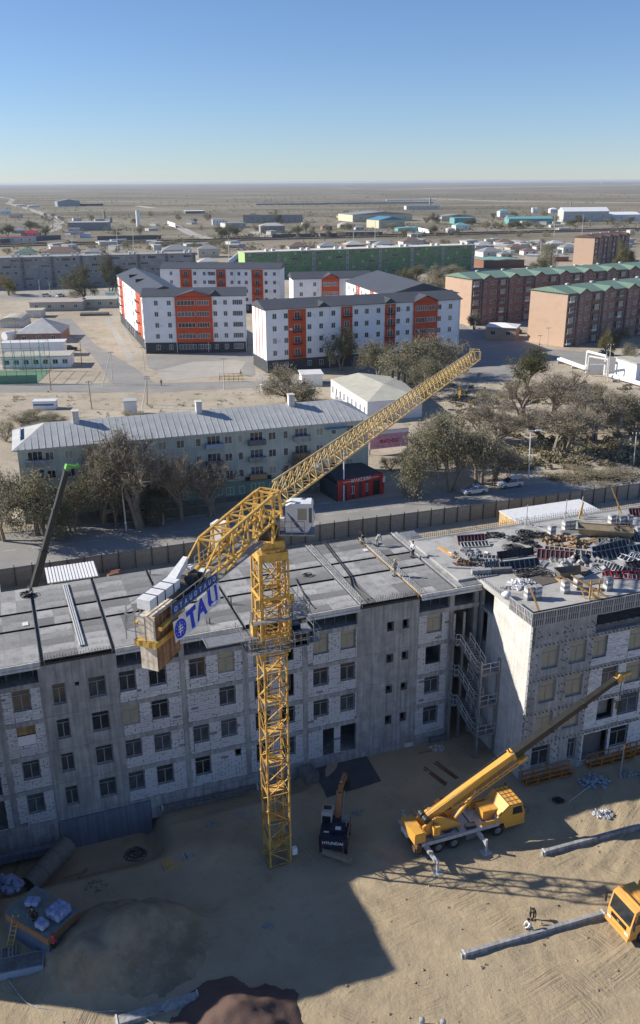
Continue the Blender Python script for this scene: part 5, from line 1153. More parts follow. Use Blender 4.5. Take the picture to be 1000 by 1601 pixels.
# ---- small buildings by data
def house(name, label, cat, px0, px1, py, h, D, wall, roof, kind='hip', rise=1.6, ang=R(10), wins=0, group=None, over=.35, z=0):
    p = G(px0, py); q = G(px1, py); L = max(2., (q-p).length*.98)
    o = thing(name, label, cat, p, ang, group)
    part(o, I4, 'wall', wall, (0, L, 0, D, 0, h))
    if kind == 'hip': gable_roof(o, I4, L, D, h, rise, roof, over, hip=min(L/2-.02, D/2), th=.12)
    elif kind == 'gable': gable_roof(o, I4, L, D, h, rise, roof, over, wall=wall, th=.12)
    elif kind == 'side':                                # ridge along depth, gable to the viewer
        Mx = Matrix.Translation((L, 0, 0)) @ Matrix.Rotation(pi/2, 4, 'Z'); gable_roof(o, Mx, D, L, h, rise, roof, over, wall=wall, th=.12)
    elif kind == 'arch':
        mb = MB(); n = 8; pts = [(L/2-L/2*cos(pi*i/n)*1.02, h+rise*sin(pi*i/n)) for i in range(n+1)]; mb.extr(pts, -.1, D); mb.done('roof', roof, o)
    else: part(o, I4, 'roof', roof, (-over, L+over, -over, D+over, h, h+.25))
    for i in range(wins): put(o, I4, 'window', fwin(min(1.6, L/wins*.55), min(1.4, h*.45), WHITE, GLASS, 1, 'h%d' % round(min(1.6, L/wins*.55)*10)), L*(i+.5)/wins, -.01, h*.55)
    return o
H = house
H('brick_house', 'brick house with grey ribbed hip roof left of the sandy lot', 'house', 27, 95, 537, 3.2, 17, BRWN, SLATE, wins=3, rise=4.2, ang=R(5))
H('low_building', 'long white one-storey building beside the green sports cage', 'building', 4, 109, 577, 3.4, 8, WHITE2, CREAM, 'flat', wins=7, ang=R(6))
H('shed', 'white flat-roofed extension behind the long white building', 'shed', 4, 100, 558, 4.2, 5, WHITE2, WHITE, 'flat', ang=R(6))
H('garage_row', 'long beige garage row with pinkish roof behind the brick house', 'garages', 47, 128, 487, 3.6, 12, M('beige_wall', (.42,.40,.35), .9, var=.1, sc=.3), M('pink_grey_roof', (.42,.36,.33), .8, var=.1, sc=.2), 'flat', wins=4, ang=R(6))
H('garage_row', 'pale garage with white roof right of the long beige row', 'garages', 130, 182, 482, 3.6, 12, MATS['beige_wall'], CREAM, 'flat', wins=3, ang=R(6))
H('kiosk', 'small green-roofed kiosk at the end of the garages', 'kiosk', 166, 178, 471, 3.6, 5, CONCL, TEAL, 'flat', ang=R(6))
H('arched_shed', 'arched pale shed left of the ribbed roof house', 'shed', 0, 38, 513, 2.4, 12, CONCL, CREAM, 'arch', rise=1.6, ang=R(6))
H('shed', 'flat pale shed behind the ribbed roof house', 'shed', 42, 66, 497, 2.8, 7, CONCL, CREAM, 'flat', ang=R(6))
H('transformer_booth', 'small tan booth with white hipped roof between the brick blocks', 'booth', 758, 806, 530, 4.2, 9, PEACH, WHITE2, 'hip', rise=1.0, ang=R(-20), wins=2)
H('utility_cabin', 'white ribbed utility cabin with dark opening in the sandy lot', 'cabin', 195, 214, 651, 3.4, 3.2, WHITE2, SLATE, 'flat', ang=R(10), over=.2)
H('kiosk', 'low white kiosk with a blue stripe left in the sandy lot', 'kiosk', 52, 87, 641, 1.9, 2.6, WHITE2, WHITE, 'flat', ang=R(4), over=.15)
part(bpy.data.objects['kiosk.001'], I4, 'blue_stripe', BLUE, (.1, 5, -.03, 0, 1.0, 1.45))
H('shed', 'white shed with flat roof beside the bush below the white apartment block', 'shed', 472, 505, 604, 3.0, 6, WHITE2, WHITE, 'flat', ang=R(8))
H('boundary_wall', 'short white boundary wall left of the round bush', 'wall', 406, 417, 614, 2.0, .3, WHITE2, WHITE, 'flat', ang=R(-40), over=.05)
H('white_house', 'corner of a white building at the right edge beside the pipeline', 'building', 992, 1060, 601, 5.5, 10, WHITE2, CREAM, 'flat', ang=R(15), wins=3)
H('brick_shop', 'long low brick building with pale green roof behind the brick blocks', 'building', 764, 828, 420, 4.6, 22, M('red_brick', (.25,.12,.085), .9, var=.15), M('pale_green_roof', (.22,.36,.30), .6, var=.1), 'side', rise=.8, ang=R(18))
# far town: houses and halls
GRH = M('grey_hip_roof', (.26,.28,.29), .7, var=.15); BRH = M('brown_hip_roof', (.20,.135,.115), .7, var=.15); LGR = M('light_hip_roof', (.45,.45,.44), .7, var=.12)
GNH = M('green_hip_roof', (.10,.20,.17), .7, var=.1)
far_houses = [
 (23,54,403,3.5,GNH,'green hipped roof, leftmost'), (67,122,404,4,BRH,'wide dark brown hipped roof'), (133,162,401,3,GRH,'small blue-grey hipped roof'),
 (255,300,399,3.5,GRH,'grey hipped roof right of the panel block'), (310,343,403,6,GRH,'two-storey white house with grey roof'), (312,342,417,3,LGR,'low pale roof in front of the two-storey one'),
 (452,487,393,3.5,BRH,'brown roof behind the green block'), (500,530,391,3,GRH,'grey roof behind the green block, first'), (541,572,389,3,LGR,'pale tent-like roof behind the green block'),
 (588,618,388,3,GRH,'grey roof behind the green block, near its middle'), (630,664,388,5,BRH,'tall brown-roofed house'), (745,775,391,3,LGR,'pale roof right of the green block'),
 (778,806,386,3.5,BRH,'brown hipped roof, rear row'), (755,792,402,3.5,GRH,'grey hipped roof above a brick wall'), (783,803,404,3,GRH,'small grey roof beside it'),
 (797,826,396,4,BRH,'dark brown steep roof'), (818,842,399,3,BRH,'reddish roof with white wall'), (838,860,392,3,BRH,'long brown roof at the back'), (862,884,386,3,LGR,'flat white roof'),
 (880,907,396,4,GRH,'blue-grey roof near the far brick block'), (905,935,428,3,LGR,'white roof right of the far brick block'), (925,960,432,3.4,LGR,'pale roof at the right edge'),
 (846,880,440,3,GRH,'dark roof below the far brick block'), (735,752,398,3,BRH,'small brown roof beside the green block'), (868,892,409,3,LGR,'cream shed with open front'),
 (0,22,415,3,GRH,'grey roof at the left edge'), (700,725,392,3,GRH,'grey roof behind the right end of the green block'),
 (33,60,370,3,RED,'low house with faded red roof on the far left'), (18,40,365,3,GRH,'bluish roof house on the far left'), (0,14,335,4,SKYB,'pale blue house at the far left edge'), (14,32,341,4,BRH,'brown house at the far left'),
 (532,556,357,4,LGR,'white house beside the cream hall'), (556,570,360,3,GRH,'grey shed beside the cream hall'), (712,735,360,5,TEAL,'teal-roofed house far right of the halls'), (504,520,360,4,BRH,'brown sheds left of the cream hall'), (700,712,364,4,LGR,'cream tank house')]
for (x0, x1, y, h_, rf, lb) in far_houses:
    D = max(6, (x1-x0)*mpp(x0, y)*.8)
    H('house', 'distant house: '+lb, 'house', x0, x1, y, h_, min(D, 16), (WHITE2, CREAM, BRWN, CONCL)[hash(lb) % 4 if False else len(lb) % 4], rf, 'hip', rise=min(3.6, (x1-x0)*mpp(x0, y)*.17), ang=R(8+len(lb) % 9), wins=2, group='houses of the far town')
halls = [
 (90,123,323,11,40,M('blue_grey_sheet', (.27,.32,.36), .6, var=.08),GRH,'side','big blue-grey warehouse, farthest on the left',R(24)), (123,158,322,5,14,STEELD,WHITE,'flat','low dark hall beside the big warehouse',R(8)),
 (106,167,361,9,26,M('grey_sheet', (.25,.26,.27), .6, var=.08),LGR,'flat','long grey warehouse with pale roof beyond the railway',R(4)), (44,60,324,3,22,CONCL,WHITE2,'arch','white arched hangar far left',R(20)), (25,36,323,3,20,CONCL,WHITE2,'arch','small white hangar far left',R(20)),
 (290,320,334,4,30,CONCD,WHITE2,'flat','open shed with wide white roof on the plain',R(15)), (332,352,352,7,12,WHITE2,LGR,'flat','white box building beyond the railway',R(10)), (352,386,356,5,24,CONCL,GRH,'flat','grey-roofed hall beside the dark hedge',R(20)),
 (380,474,349,10,14,GRYW,CONCD,'flat','long dark barrack with cream end',R(3)), (407,446,364,7,16,GRYW,LGR,'hip','grey two-storey house beyond the railway',R(10)),
 (551,655,347,9,60,M('cream_wall', (.60,.56,.40), .8, var=.06),GRH,'side','wide cream hall with shallow grey roof',R(18)), (592,640,357,9,30,MATS['cream_wall'],SKYB,'side','cream hall with bright blue roof',R(26)),
 (622,668,362,3,14,TEAL,TEAL,'arch','pale teal arched hangar in front of the halls',R(12)), (635,690,328,7,20,CONCL,GRH,'flat','grey workshop behind the cream hall',R(8)), (690,748,346,6,30,CONCL,GRH,'side','grey-roofed depot right of the blue-roofed hall',R(14)),
 (795,868,350,6,22,TEAL,TEAL,'gable','long teal factory with blue-green roof',R(4)), (794,807,345,6,14,ORANGE,TEAL,'flat','small orange building beside the teal factory',R(4)), (781,796,339,8,14,WHITE2,TEAL,'hip','white house with teal roof behind the factory',R(8)),
 (880,957,347,13,22,M('pale_sheet', (.52,.53,.50), .6, var=.06),WHITE2,'gable','tall white warehouse on the right',R(6)), (921,1010,346,8,30,WHITE2,WHITE2,'gable','long low white hall at the right edge',R(8)), (710,745,350,7,20,TEAL,TEAL,'flat','pale teal building among trees',R(10)),
 (860,872,333,6,10,WHITE2,WHITE2,'hip','tiny white house on the plain behind the factory',R(8)), (400,510,320.5,3,12,SKYB,LGR,'flat','very long low pale-roofed farm shed on the plain',R(6)), (500,684,319,3,12,SKYB,LGR,'flat','second very long low farm shed, right of centre',R(5)), (604,683,314,3,10,WHITE2,WHITE2,'flat','long low white farm shed farthest out',R(2)),
 (541,552,292,6,10,WHITE2,WHITE2,'flat','tiny white block near the horizon',R(0)), (940,950,286.6,14,20,WHITE2,WHITE2,'flat','white speck of a building on the horizon',R(0)), (0,52,380,5,10,CONCL,RED,'flat','row of sheds behind a wall, far left',R(5)),
 (500,528,372,4,10,CONCD,RUST,'flat','rusty depot sheds beside the railway',R(6)), (530,600,368,3,8,CONCD,GRH,'flat','long dark low shed beside the railway',R(4))]
for (x0, x1, y, h_, D, wl, rf, kd, lb, ag_) in halls:
    H('warehouse', lb, 'warehouse' if 'hou' not in lb else 'building', x0, x1, y, h_, D, wl, rf, kd, rise=min(5, h_*.4), ang=ag_, wins=0 if h_ < 5 else 4, group='halls beyond the railway')
mb = MB()
FS = thing('filling_station', 'purple and white filling station canopy beside the far road', 'filling station', G(101, 373), R(6))
part(FS, I4, 'canopy', M('purple_paint', (.16,.12,.30), .6), (0, 18, 0, 9, 5, 6.2)); part(FS, I4, 'kiosk', WHITE2, (14, 24, 6, 12, 0, 4.5)); part(FS, I4, 'canopy_fascia', WHITE, (-.1, 18.1, -.1, 0, 5.3, 5.8))
for x in (2, 9, 16): mb = MB(); mb.tube((x, 4, 0), (x, 4, 5), .4); mb.done('column', WHITE, FS)
for i, (x, y, hpx, r, c) in enumerate(((216, 354, 26, 3.0, 'tall white silo tower beyond the railway'), (163, 342, 13, 2.2, 'slim grey silo on the far left'), (173, 348, 9, 3.0, 'short grey silo beside the slim one'), (672, 323, 14, 2.5, 'pale silo behind the farm sheds'), (833, 333, 9, 4, 'white tank behind the teal factory'), (838, 333, 9, 4, 'second white tank behind the teal factory'), (892, 323, 8, 2, 'grey chimney beside the tall warehouse'))):
    p = G(x, y); hh = HT(x, y, y-hpx); o = thing('silo', c, 'silo', p, 0); mb = MB(); mb.tube((0, 0, 0), (0, 0, hh*.93), r*.8, n=12); mb.done('tank', WHITE2 if 'white' in c else CONC, o); mb = MB(); mb.tube((0, 0, hh*.93), (0, 0, hh), r*.8, r*.2, n=12); mb.done('cone', CONC, o)
def wallpx(name, label, a, b, h_, mat, w=.3, cat='wall'):
    p = G(*a); q = G(*b); mb = MB(); d = q-p; mb.bar((0, 0, h_/2), (d.x, d.y, h_/2), w, h_); o = mb.done(name, mat); o.location = p; return tag(o, label, cat)
wallpx('boundary_wall', 'grey wall along the railway, left of the tall silo', (152, 376), (252, 374), 4, CONCD)
wallpx('boundary_wall', 'dark wall along the railway, right of the grey house', (425, 373), (497, 371), 4, CONCD)
wallpx('boundary_wall', 'pale wall running obliquely towards the plain', (262, 352), (274, 356), 5, WHITE2)
wallpx('boundary_wall', 'white wall in front of the teal hangar', (646, 360), (671, 365), 4, WHITE2)
wallpx('boundary_wall', 'white sloping wall left of the green block', (357, 416), (373, 402), 3.5, WHITE2, .6)
wallpx('boundary_wall', 'dark wall at the far left before the railway', (0, 381), (95, 374), 4, CONCD)
# ================================================================== FENCE, STREET THINGS, POLES, VEHICLES
FE = thing('site_fence', 'grey corrugated sheet fence on posts between the unfinished building and the street', 'fence', ST(-50, 52.5), FA)
pw = 2.35
mb = MB(); n = 20
vs = []; 
for i in range(n+1): x = pw*i/n; y = .045 if i % 2 else 0; vs += [(x, y, 0), (x, y, 2.75)]
mb.add(vs, [(2*i, 2*i+2, 2*i+3, 2*i+1) for i in range(n)]); fm = mb.mesh('fence_sheet', EMESH)
pm = MB(); pm.bar((0, -.06, 0), (0, -.06, 3.1), .10); pm = pm.mesh('post', STEELD); rm = MB(); rm.bar((0, -.03, .5), (pw, -.03, .5), .05); rm.bar((0, -.03, 2.5), (pw, -.03, 2.5), .05); rm.bar((0, -.03, 1.5), (pw, -.03, 1.5), .05); rm = rm.mesh('rail', STEELG)
for i in range(64):
    x = i*pw; t = -.03*max(0, x-80)*.9
    t2 = -.03*max(0, x+pw-80)*.9
    a = atan2(t2-t, pw)
    link('fence_sheet', fm, FE, (x, t, 0), (0, 0, a)); link('post', pm, FE, (x, t, 0)); link('rail', rm, FE, (x, t, 0), (0, 0, a))
SD = thing('site_shed', 'low shed with white ribbed roof between the long block and the fence', 'shed', ST(-8.4, 44.9), FA)
part(SD, I4, 'wall', PLYB, (.2, 6.3, .3, 4.8, 0, 2.5))
mb = MB(); 
for i in range(16): mb.box(-.1+i*.41, .19+i*.41, -.1, 5.1, 3.0, 3.10)
mb.done('roof_rib', WHITE2, SD) if False else tag(mb.done('roof_rib', WHITE2, SD), kind='stuff'); mb = MB(); mb.box(-.1, 6.5, -.1, 5.1, 2.9, 3.0); mb.done('roof', CONC, SD)
for x in (0.1, 2.1, 4.2, 6.3): mb = MB(); mb.bar((x, 0, 0), (x, 0, 2.9), .1); mb.done('post', STEELD, SD)
S2 = thing('site_shed', 'shed with wide white flat roof and tan plywood side, behind the right wing', 'shed', ST(60.6, 40.9), FA)
part(S2, I4, 'wall', PLYT, (0, 15, 0, 6.1, 0, 2.95)); part(S2, I4, 'roof', WHITE, (-.1, 15.1, -.1, 6.2, 2.95, 3.05))
S3 = thing('site_shed', 'low flat-roofed store with pale roof at the left edge behind the long block', 'shed', ST(-26, 44.5), FA)
part(S3, I4, 'wall', CONC, (0, 11.5, 0, 3.5, 0, 2.4)); part(S3, I4, 'roof', CONCL, (-.1, 11.6, -.1, 3.6, 2.4, 2.5))
o = thing('pipe_pile', 'clay coloured drum pipe lying against the fence', 'pipe', ST(-.3, 49.5), FA+.3); mb = MB(); mb.tube((0, 0, .5), (1.6, 0, .5), .5, n=12); mb.done('pipe', M('clay', (.30,.15,.10), .8), o); mb = MB(); mb.tube((.8, .9, .45), (2.2, .9, .45), .45, n=12); mb.done('pipe', MATS['clay'], o)
# crane behind the building, only its black boom shows
e1 = G(105, 731, 24.0); e0 = G(56, 905, 12.5); d = (e1-e0).normalized(); base = e0 - d*((e0.z-2.6)/d.z)
GC = thing('boom_crane', 'black telescopic crane boom with lime green head rising behind the left end of the building', 'crane', (base.x, base.y, 0), 0)
L3 = (e1-Vector((base.x, base.y, 2.6))).length; b0 = Vector((0, 0, 2.6))
def seg(a, b, w): mb = MB(); mb.bar(b0+d*a, b0+d*b, w, w*1.25); mb.bar(b0+d*(b-.15), b0+d*(b+.02), w*1.35, w*1.6); return mb.done('boom_section', BOOMK, GC)
seg(0, L3*.42, .66); seg(L3*.42, L3*.60, .56); seg(L3*.60, L3*.80, .48); seg(L3*.80, L3*.985, .42)
mb = MB(); q = b0+d*L3; mb.bar(q-d*.2, q+d*.35, .48, .5); mb.bar(q+Vector((0, 0, .2)), q+Vector((.9, .15, .05)), .24, .26); mb.tube(q+Vector((1.1, -.12, .2)), q+Vector((1.1, .15, .2)), .2, n=10); mb.done('boom_head', LIME, GC)
mb = MB(); mb.box(-2.5, 7, -1.25, 1.25, .8, 1.5); mb.box(5, 7, -1.25, 1.25, 1.5, 2.9); mb.box(-1.5, 1.2, -.8, .8, 1.5, 2.6); mb.done('carrier', LIME, GC)
for x in (-1.5, 0, 3.5, 5.5):
    for y, s_ in ((-1.1, -1), (1.1, 1)): wheel(GC, x, y, .55, .36, s_)
# poles
def pole(label, bx, by, tx, ty, kind='wood', r=.14, name='utility_pole', cat='pole'):
    p = G(bx, by); dd = ray(tx, ty); t = p.y/dd.y; top = Vector((dd.x*t, p.y, CAMH+dd.z*t))
    v = top-p; hh = v.z; mat = {'wood': WOOD, 'conc': CONCL, 'white': WHITE2, 'steel': STEELG}[kind]
    o = thing(name, label, cat, p, 0); mb = MB(); mb.tube((0, 0, 0), (v.x, 0, hh), r, r*.62, n=8); mb.done('shaft', mat, o)
    if kind != 'white': mb = MB(); mb.bar((v.x-.8, 0, hh-.35), (v.x+.8, 0, hh-.35), .1); mb.done('crossarm', STEELD, o)
    if kind != 'white':
        for e in (-.7, 0, .7): mb = MB(); mb.tube((v.x+e, 0, hh-.3), (v.x+e, 0, hh+.02), .06, n=6); mb.done('insulator', WHITE, o)
    return o, v
PL = [
 ('dark pole in front of the green sports cage', 79.5, 611, 74, 556, 'wood'), ('pole in the sandy lot left of the white cabin', 143.5, 640, 137.5, 595, 'wood'), ('wooden pole beside the long white building', 127.5, 571, 124, 527, 'wood'),
 ('dark pole behind the long white building', 26, 538, 21, 497, 'wood'), ('pole standing beside the white utility cabin', 230, 633, 229, 587, 'wood'), ('pole in front of the left orange apartment block', 226, 580, 222, 541, 'conc'),
 ('left tall pole before the grey panel block', 62.5, 464, 60, 436, 'conc'), ('second tall pole before the grey panel block', 79, 464, 76, 440, 'conc'), ('pole near the trees before the grey panel block', 98.5, 462, 97, 446, 'conc'), ('pole by the kiosk left of the orange block', 152, 478, 149.5, 452, 'conc'),
 ('pole beside the yellow play frame', 350, 609, 348.5, 559, 'conc'), ('tall white pole before the old block', 197.5, 829, 187.5, 741, 'conc'), ('white-footed pole before the trees of the old block', 255, 820, 254, 782, 'white'),
 ('white pole beside the red shop', 537, 783, 537.5, 700, 'white'), ('white-footed pole right of the red shop', 658, 768, 657, 735, 'white'), ('pole at the right edge beside the street', 990, 728, 995, 676, 'conc'),
 ('right of two poles beside the pipeline', 950, 597, 955, 538, 'conc'), ('left of two poles beside the pipeline', 944.5, 591, 949, 547, 'conc'), ('pole in front of the peach end wall', 854.5, 559, 857.5, 511, 'conc'), ('shorter pole left of the peach end wall', 842.5, 547, 844.5, 523, 'conc'),
 ('pole beside the white-roofed booth', 741, 516, 741.5, 491, 'wood'), ('far pole left of the railway silo', 184.5, 394, 181, 354, 'conc'), ('far pole before the railway silo', 208.5, 389, 207, 352, 'conc'), ('far pole beyond the green block, left', 357.5, 416, 357, 373, 'conc'),
 ('far pole beside the cream hall', 552.5, 376, 552, 345, 'conc'), ('far pole in front of the blue-roofed hall', 586, 376, 586.5, 346, 'conc'), ('far pole right of the teal factory', 866, 370, 867.5, 337, 'conc'), ('far pole in front of the tall white warehouse', 909.5, 366, 912, 336, 'conc'), ('tall far pole behind the brick shop', 844, 416, 846, 375, 'conc'),
 ('far pole above the panel block roof', 110, 397, 113, 370, 'conc'), ('far pole behind the green block centre', 653, 383, 652, 364, 'conc'), ('far pole left of the teal factory', 792, 358, 793, 340, 'conc')]
for (lb, bx, by, tx, ty, kd) in PL:
    o, v = pole(lb, bx, by, tx, ty, kd, .14 if by > 430 else .28); o['group'] = 'poles of the town'
for (lb, bx, by, tx, ty, leg) in (('two-legged leaning pole in the sandy lot by the path', 176, 600, 172.5, 549, (160, 604)), ('strut of the pole beside the white cabin', 222, 638, 229.5, 590, None)):
    o, v = pole(lb, bx, by, tx, ty, 'conc')
    if leg: q = G(*leg)-G(bx, by); mb = MB(); mb.tube(q, (v.x, 0, v.z), .14, .1, n=8); mb.done('strut', CONCL, o)
o, v = pole('white street lamp with a double arm beside the parked cars', 826, 749, 829.5, 674, 'white', .13, 'street_lamp', 'street lamp')
mb = MB(); mb.bar((v.x-.4, 0, v.z), (v.x+1.6, -.3, v.z+.15), .1); mb.done('arm', WHITE2, o); mb = MB(); mb.box(v.x+.8, v.x+1.9, -.5, -.1, v.z+.1, v.z+.28); mb.done('lamp_head', WHITE, o)
# cars
def car(label, px, py, ang, body=WHITE, kind='sedan', stripe=None):
    o = thing('parked_car', label, 'car', G(px, py), ang); W_ = .86
    if kind == 'sedan': low = [(-2.3, .3), (-2.3, .75), (-2.2, .92), (-1.4, .98), (1.0, .95), (2.05, .78), (2.3, .6), (2.3, .3)]; top = [(-1.75, .97), (-1.0, 1.42), (.2, 1.45), (1.15, .93)]
    else: low = [(-2.25, .35), (-2.25, 1.0), (-2.1, 1.1), (1.0, 1.1), (2.1, .95), (2.25, .7), (2.25, .35)]; top = [(-2.15, 1.1), (-1.85, 1.68), (.2, 1.72), (1.15, 1.08)]
    mb = MB(); mb.extr(low, -W_-.04, W_+.04); bo = mb.done('body', body, o)
    mb = MB(); n = len(top)
    vs = [(x, -W_+(.0 if z < 1.2 else .14), z) for x, z in top]+[(x, W_-(.0 if z < 1.2 else .14), z) for x, z in top]
    mb.add(vs, [(i, (i+1) % n, (i+1) % n+n, i+n) for i in range(n)]+[tuple(range(n-1, -1, -1)), tuple(range(n, 2*n))]); mb.done('windows', GLASS, o)
    zt2_ = top[1][1]; mb = MB(); mb.box(top[1][0]+.02, top[2][0]-.02, -W_+.12, W_-.12, zt2_+.0, zt2_+.05)
    for x in (top[1][0]+.75,): mb.box(x, x+.09, -W_-.0, -W_+.15, .95, zt2_); mb.box(x, x+.09, W_-.15, W_, .95, zt2_)
    mb.done('roof', body, o)
    for x in (-1.4, 1.42):
        for y, s_ in ((-.84, -1), (.84, 1)): wheel(o, x, y, .34, .22, s_)
    for y in (-.62, .62): mb = MB(); mb.box(low[-1][0]-.04, low[-1][0]+.02, y-.2, y+.2, .58, .74); mb.done('headlight', GLASSL, o); mb = MB(); mb.box(low[0][0]-.02, low[0][0]+.04, y-.2, y+.2, .65, .85); mb.done('tail_light', RED, o)
    if stripe:
        mb = MB(); mb.box(1.05, 2.0, -.7, .7, .93, .97); mb.box(-2.1, 2.2, -.925, -.90, .62, .76); mb.done('livery', stripe, o); mb = MB(); mb.box(-.4, -.15, -.5, .5, zt2_+.05, zt2_+.2); mb.done('light_bar', BLUE, o)
    return o
CA = R(19)
car('white patrol car with blue bonnet stripes and roof light bar parked on the street', 741, 771, CA+pi, WHITE, 'sedan', BLUE)
car('white crossover car parked behind the patrol car near the lamp', 797, 761, CA+pi, WHITE, 'suv')
car('dark car parked by the nearest brick block', 947, 556, R(5), NAVY, 'suv'); car('black car beside the white-roofed booth', 809, 521, R(60), BLACK, 'suv')
car('white van-like car left before the grey panel block', 73, 464, R(10), WHITE, 'suv'); car('white car right before the grey panel block', 94, 464, R(60), WHITE, 'suv'); car('dark car at the corner of the long white building', 110, 548, R(10), BLACK, 'suv')
# street guard rail in front of the old block
FR = thing('pipe_fence', 'low pipe fence along the far pavement before the old block', 'fence', ST(-8, 77.5), FA-R(2))
for i in range(17): mb = MB(); mb.bar((i*2.4, 0, 0), (i*2.4, 0, .95), .16); mb.done('post', CONC, FR)
mb = MB(); mb.bar((0, 0, .95), (38.4, 0, .95), .12, .12); mb.done('rail', CONC, FR)
# sports cage
p0 = G(0, 600); SC = thing('sports_cage', 'green wire sports cage with tall posts in front of the long white building', 'sports court', p0, R(4))
L_ = (G(58, 599)-p0).length
mb = MB()
for i in range(7):
    x = -6+i*(L_+6)/6; mb.bar((x, 0, 0), (x, 0, 9), .12); mb.bar((x, 18, 0), (x, 18, 9), .1)
for z in (2.2, 4.4, 6.6, 9): mb.bar((-6, 0, z), (L_, 0, z), .07); mb.bar((L_, 0, z), (L_, 18, z), .07); mb.bar((-6, 18, z), (L_, 18, z), .07)
for y in (6, 12, 18): mb.bar((L_, y, 0), (L_, y, 9), .1)
k = 0
while -6+k*.45 < L_: mb.bar((-6+k*.45, 0, 0), (-6+k*.45, 0, 9), .025); k += 1
for k in range(20): mb.bar((-6, 0, k*.45), (L_, 0, k*.45), .025)
tag(mb.done('cage_frame', M('cage_green', (.12,.30,.20), .6), SC), kind='stuff')
part(SC, I4, 'low_panel', M('green_panel', (.20,.36,.24), .8), (-6, L_, .05, .12, 0, 2.2)); part(SC, I4, 'court_surface', M('green_court', (.13,.24,.15), .9), (-6, L_, .3, 18, .03, .06))
# above-ground heating pipe with an arch
HP = thing('pipeline', 'pale above-ground heating pipe on low blocks with a square arch', 'pipeline', G(872, 566), 0)
g = lambda x, y, z=.9: (G(x, y)-G(872, 566))+Vector((0, 0, z))
for a, b in (((872, 566), (915, 582)), ((951, 592), (1010, 609))):
    for e in (0, .9):
        o_ = Vector((e, e, 0)); mb = MB(); mb.tube(g(*a)+o_, g(*b)+o_, .42, n=10); mb.done('pipe', WHITE2, HP)
mb = MB(); mb.path([g(915, 582), g(915, 582, 6), g(944, 590, 6), g(944, 590, .9), g(951, 592)], .35, 8); mb.done('arch', WHITE2, HP)
mb = MB(); mb.path([g(918, 588), g(918, 588, 5.6), g(948, 594, 5.6), g(948, 594, .9)], .3, 8); mb.done('arch', CONCL, HP)
for x, y in ((874, 568), (896, 576), (960, 597), (980, 603)): mb = MB(); c = g(x, y, .3); mb.cbox(c, (1.2, 1.2, .7)); mb.done('support', CONC, HP)
mb = MB(); c = g(930, 585, 1.5); mb.cbox(c, (5.5, .6, 2.6)); mb.done('cabinet', WHITE, HP)
# play frame, pipes, cistern
PF = thing('play_frame', 'small yellow climbing frame on the yard of the left orange block', 'playground', G(343, 597), R(5))
for i in range(6):
    for y in (0, 3): mb = MB(); mb.bar((i*1.3, y, 0), (i*1.3, y, 1.6), .12); mb.done('post', YEL, PF)
for y in (0, 3): mb = MB(); mb.bar((0, y, 1.6), (6.5, y, 1.6), .12); mb.bar((0, y, .8), (6.5, y, .8), .1); mb.done('rail', YEL, PF)
PS = thing('pipe_stack', 'stack of dark pipes lying in the yard near the garages', 'pipes', G(125, 494), R(6))
for i in range(4): mb = MB(); mb.tube((0, i*1.1, .55), (11.5, i*1.1, .55), .5, n=10); mb.done('pipe', CONCD, PS)
CI = thing('cistern', 'white horizontal cistern on legs beside the brick house', 'tank', G(8, 538), R(60)); mb = MB(); mb.tube((0, 0, 2.6), (5, 0, 2.6), 1.5, n=14); mb.done('tank', WHITE2, CI)
for x in (.8, 4.2): mb = MB(); mb.box(x-.2, x+.2, -1, 1, 0, 1.6); mb.done('leg', STEELD, CI)
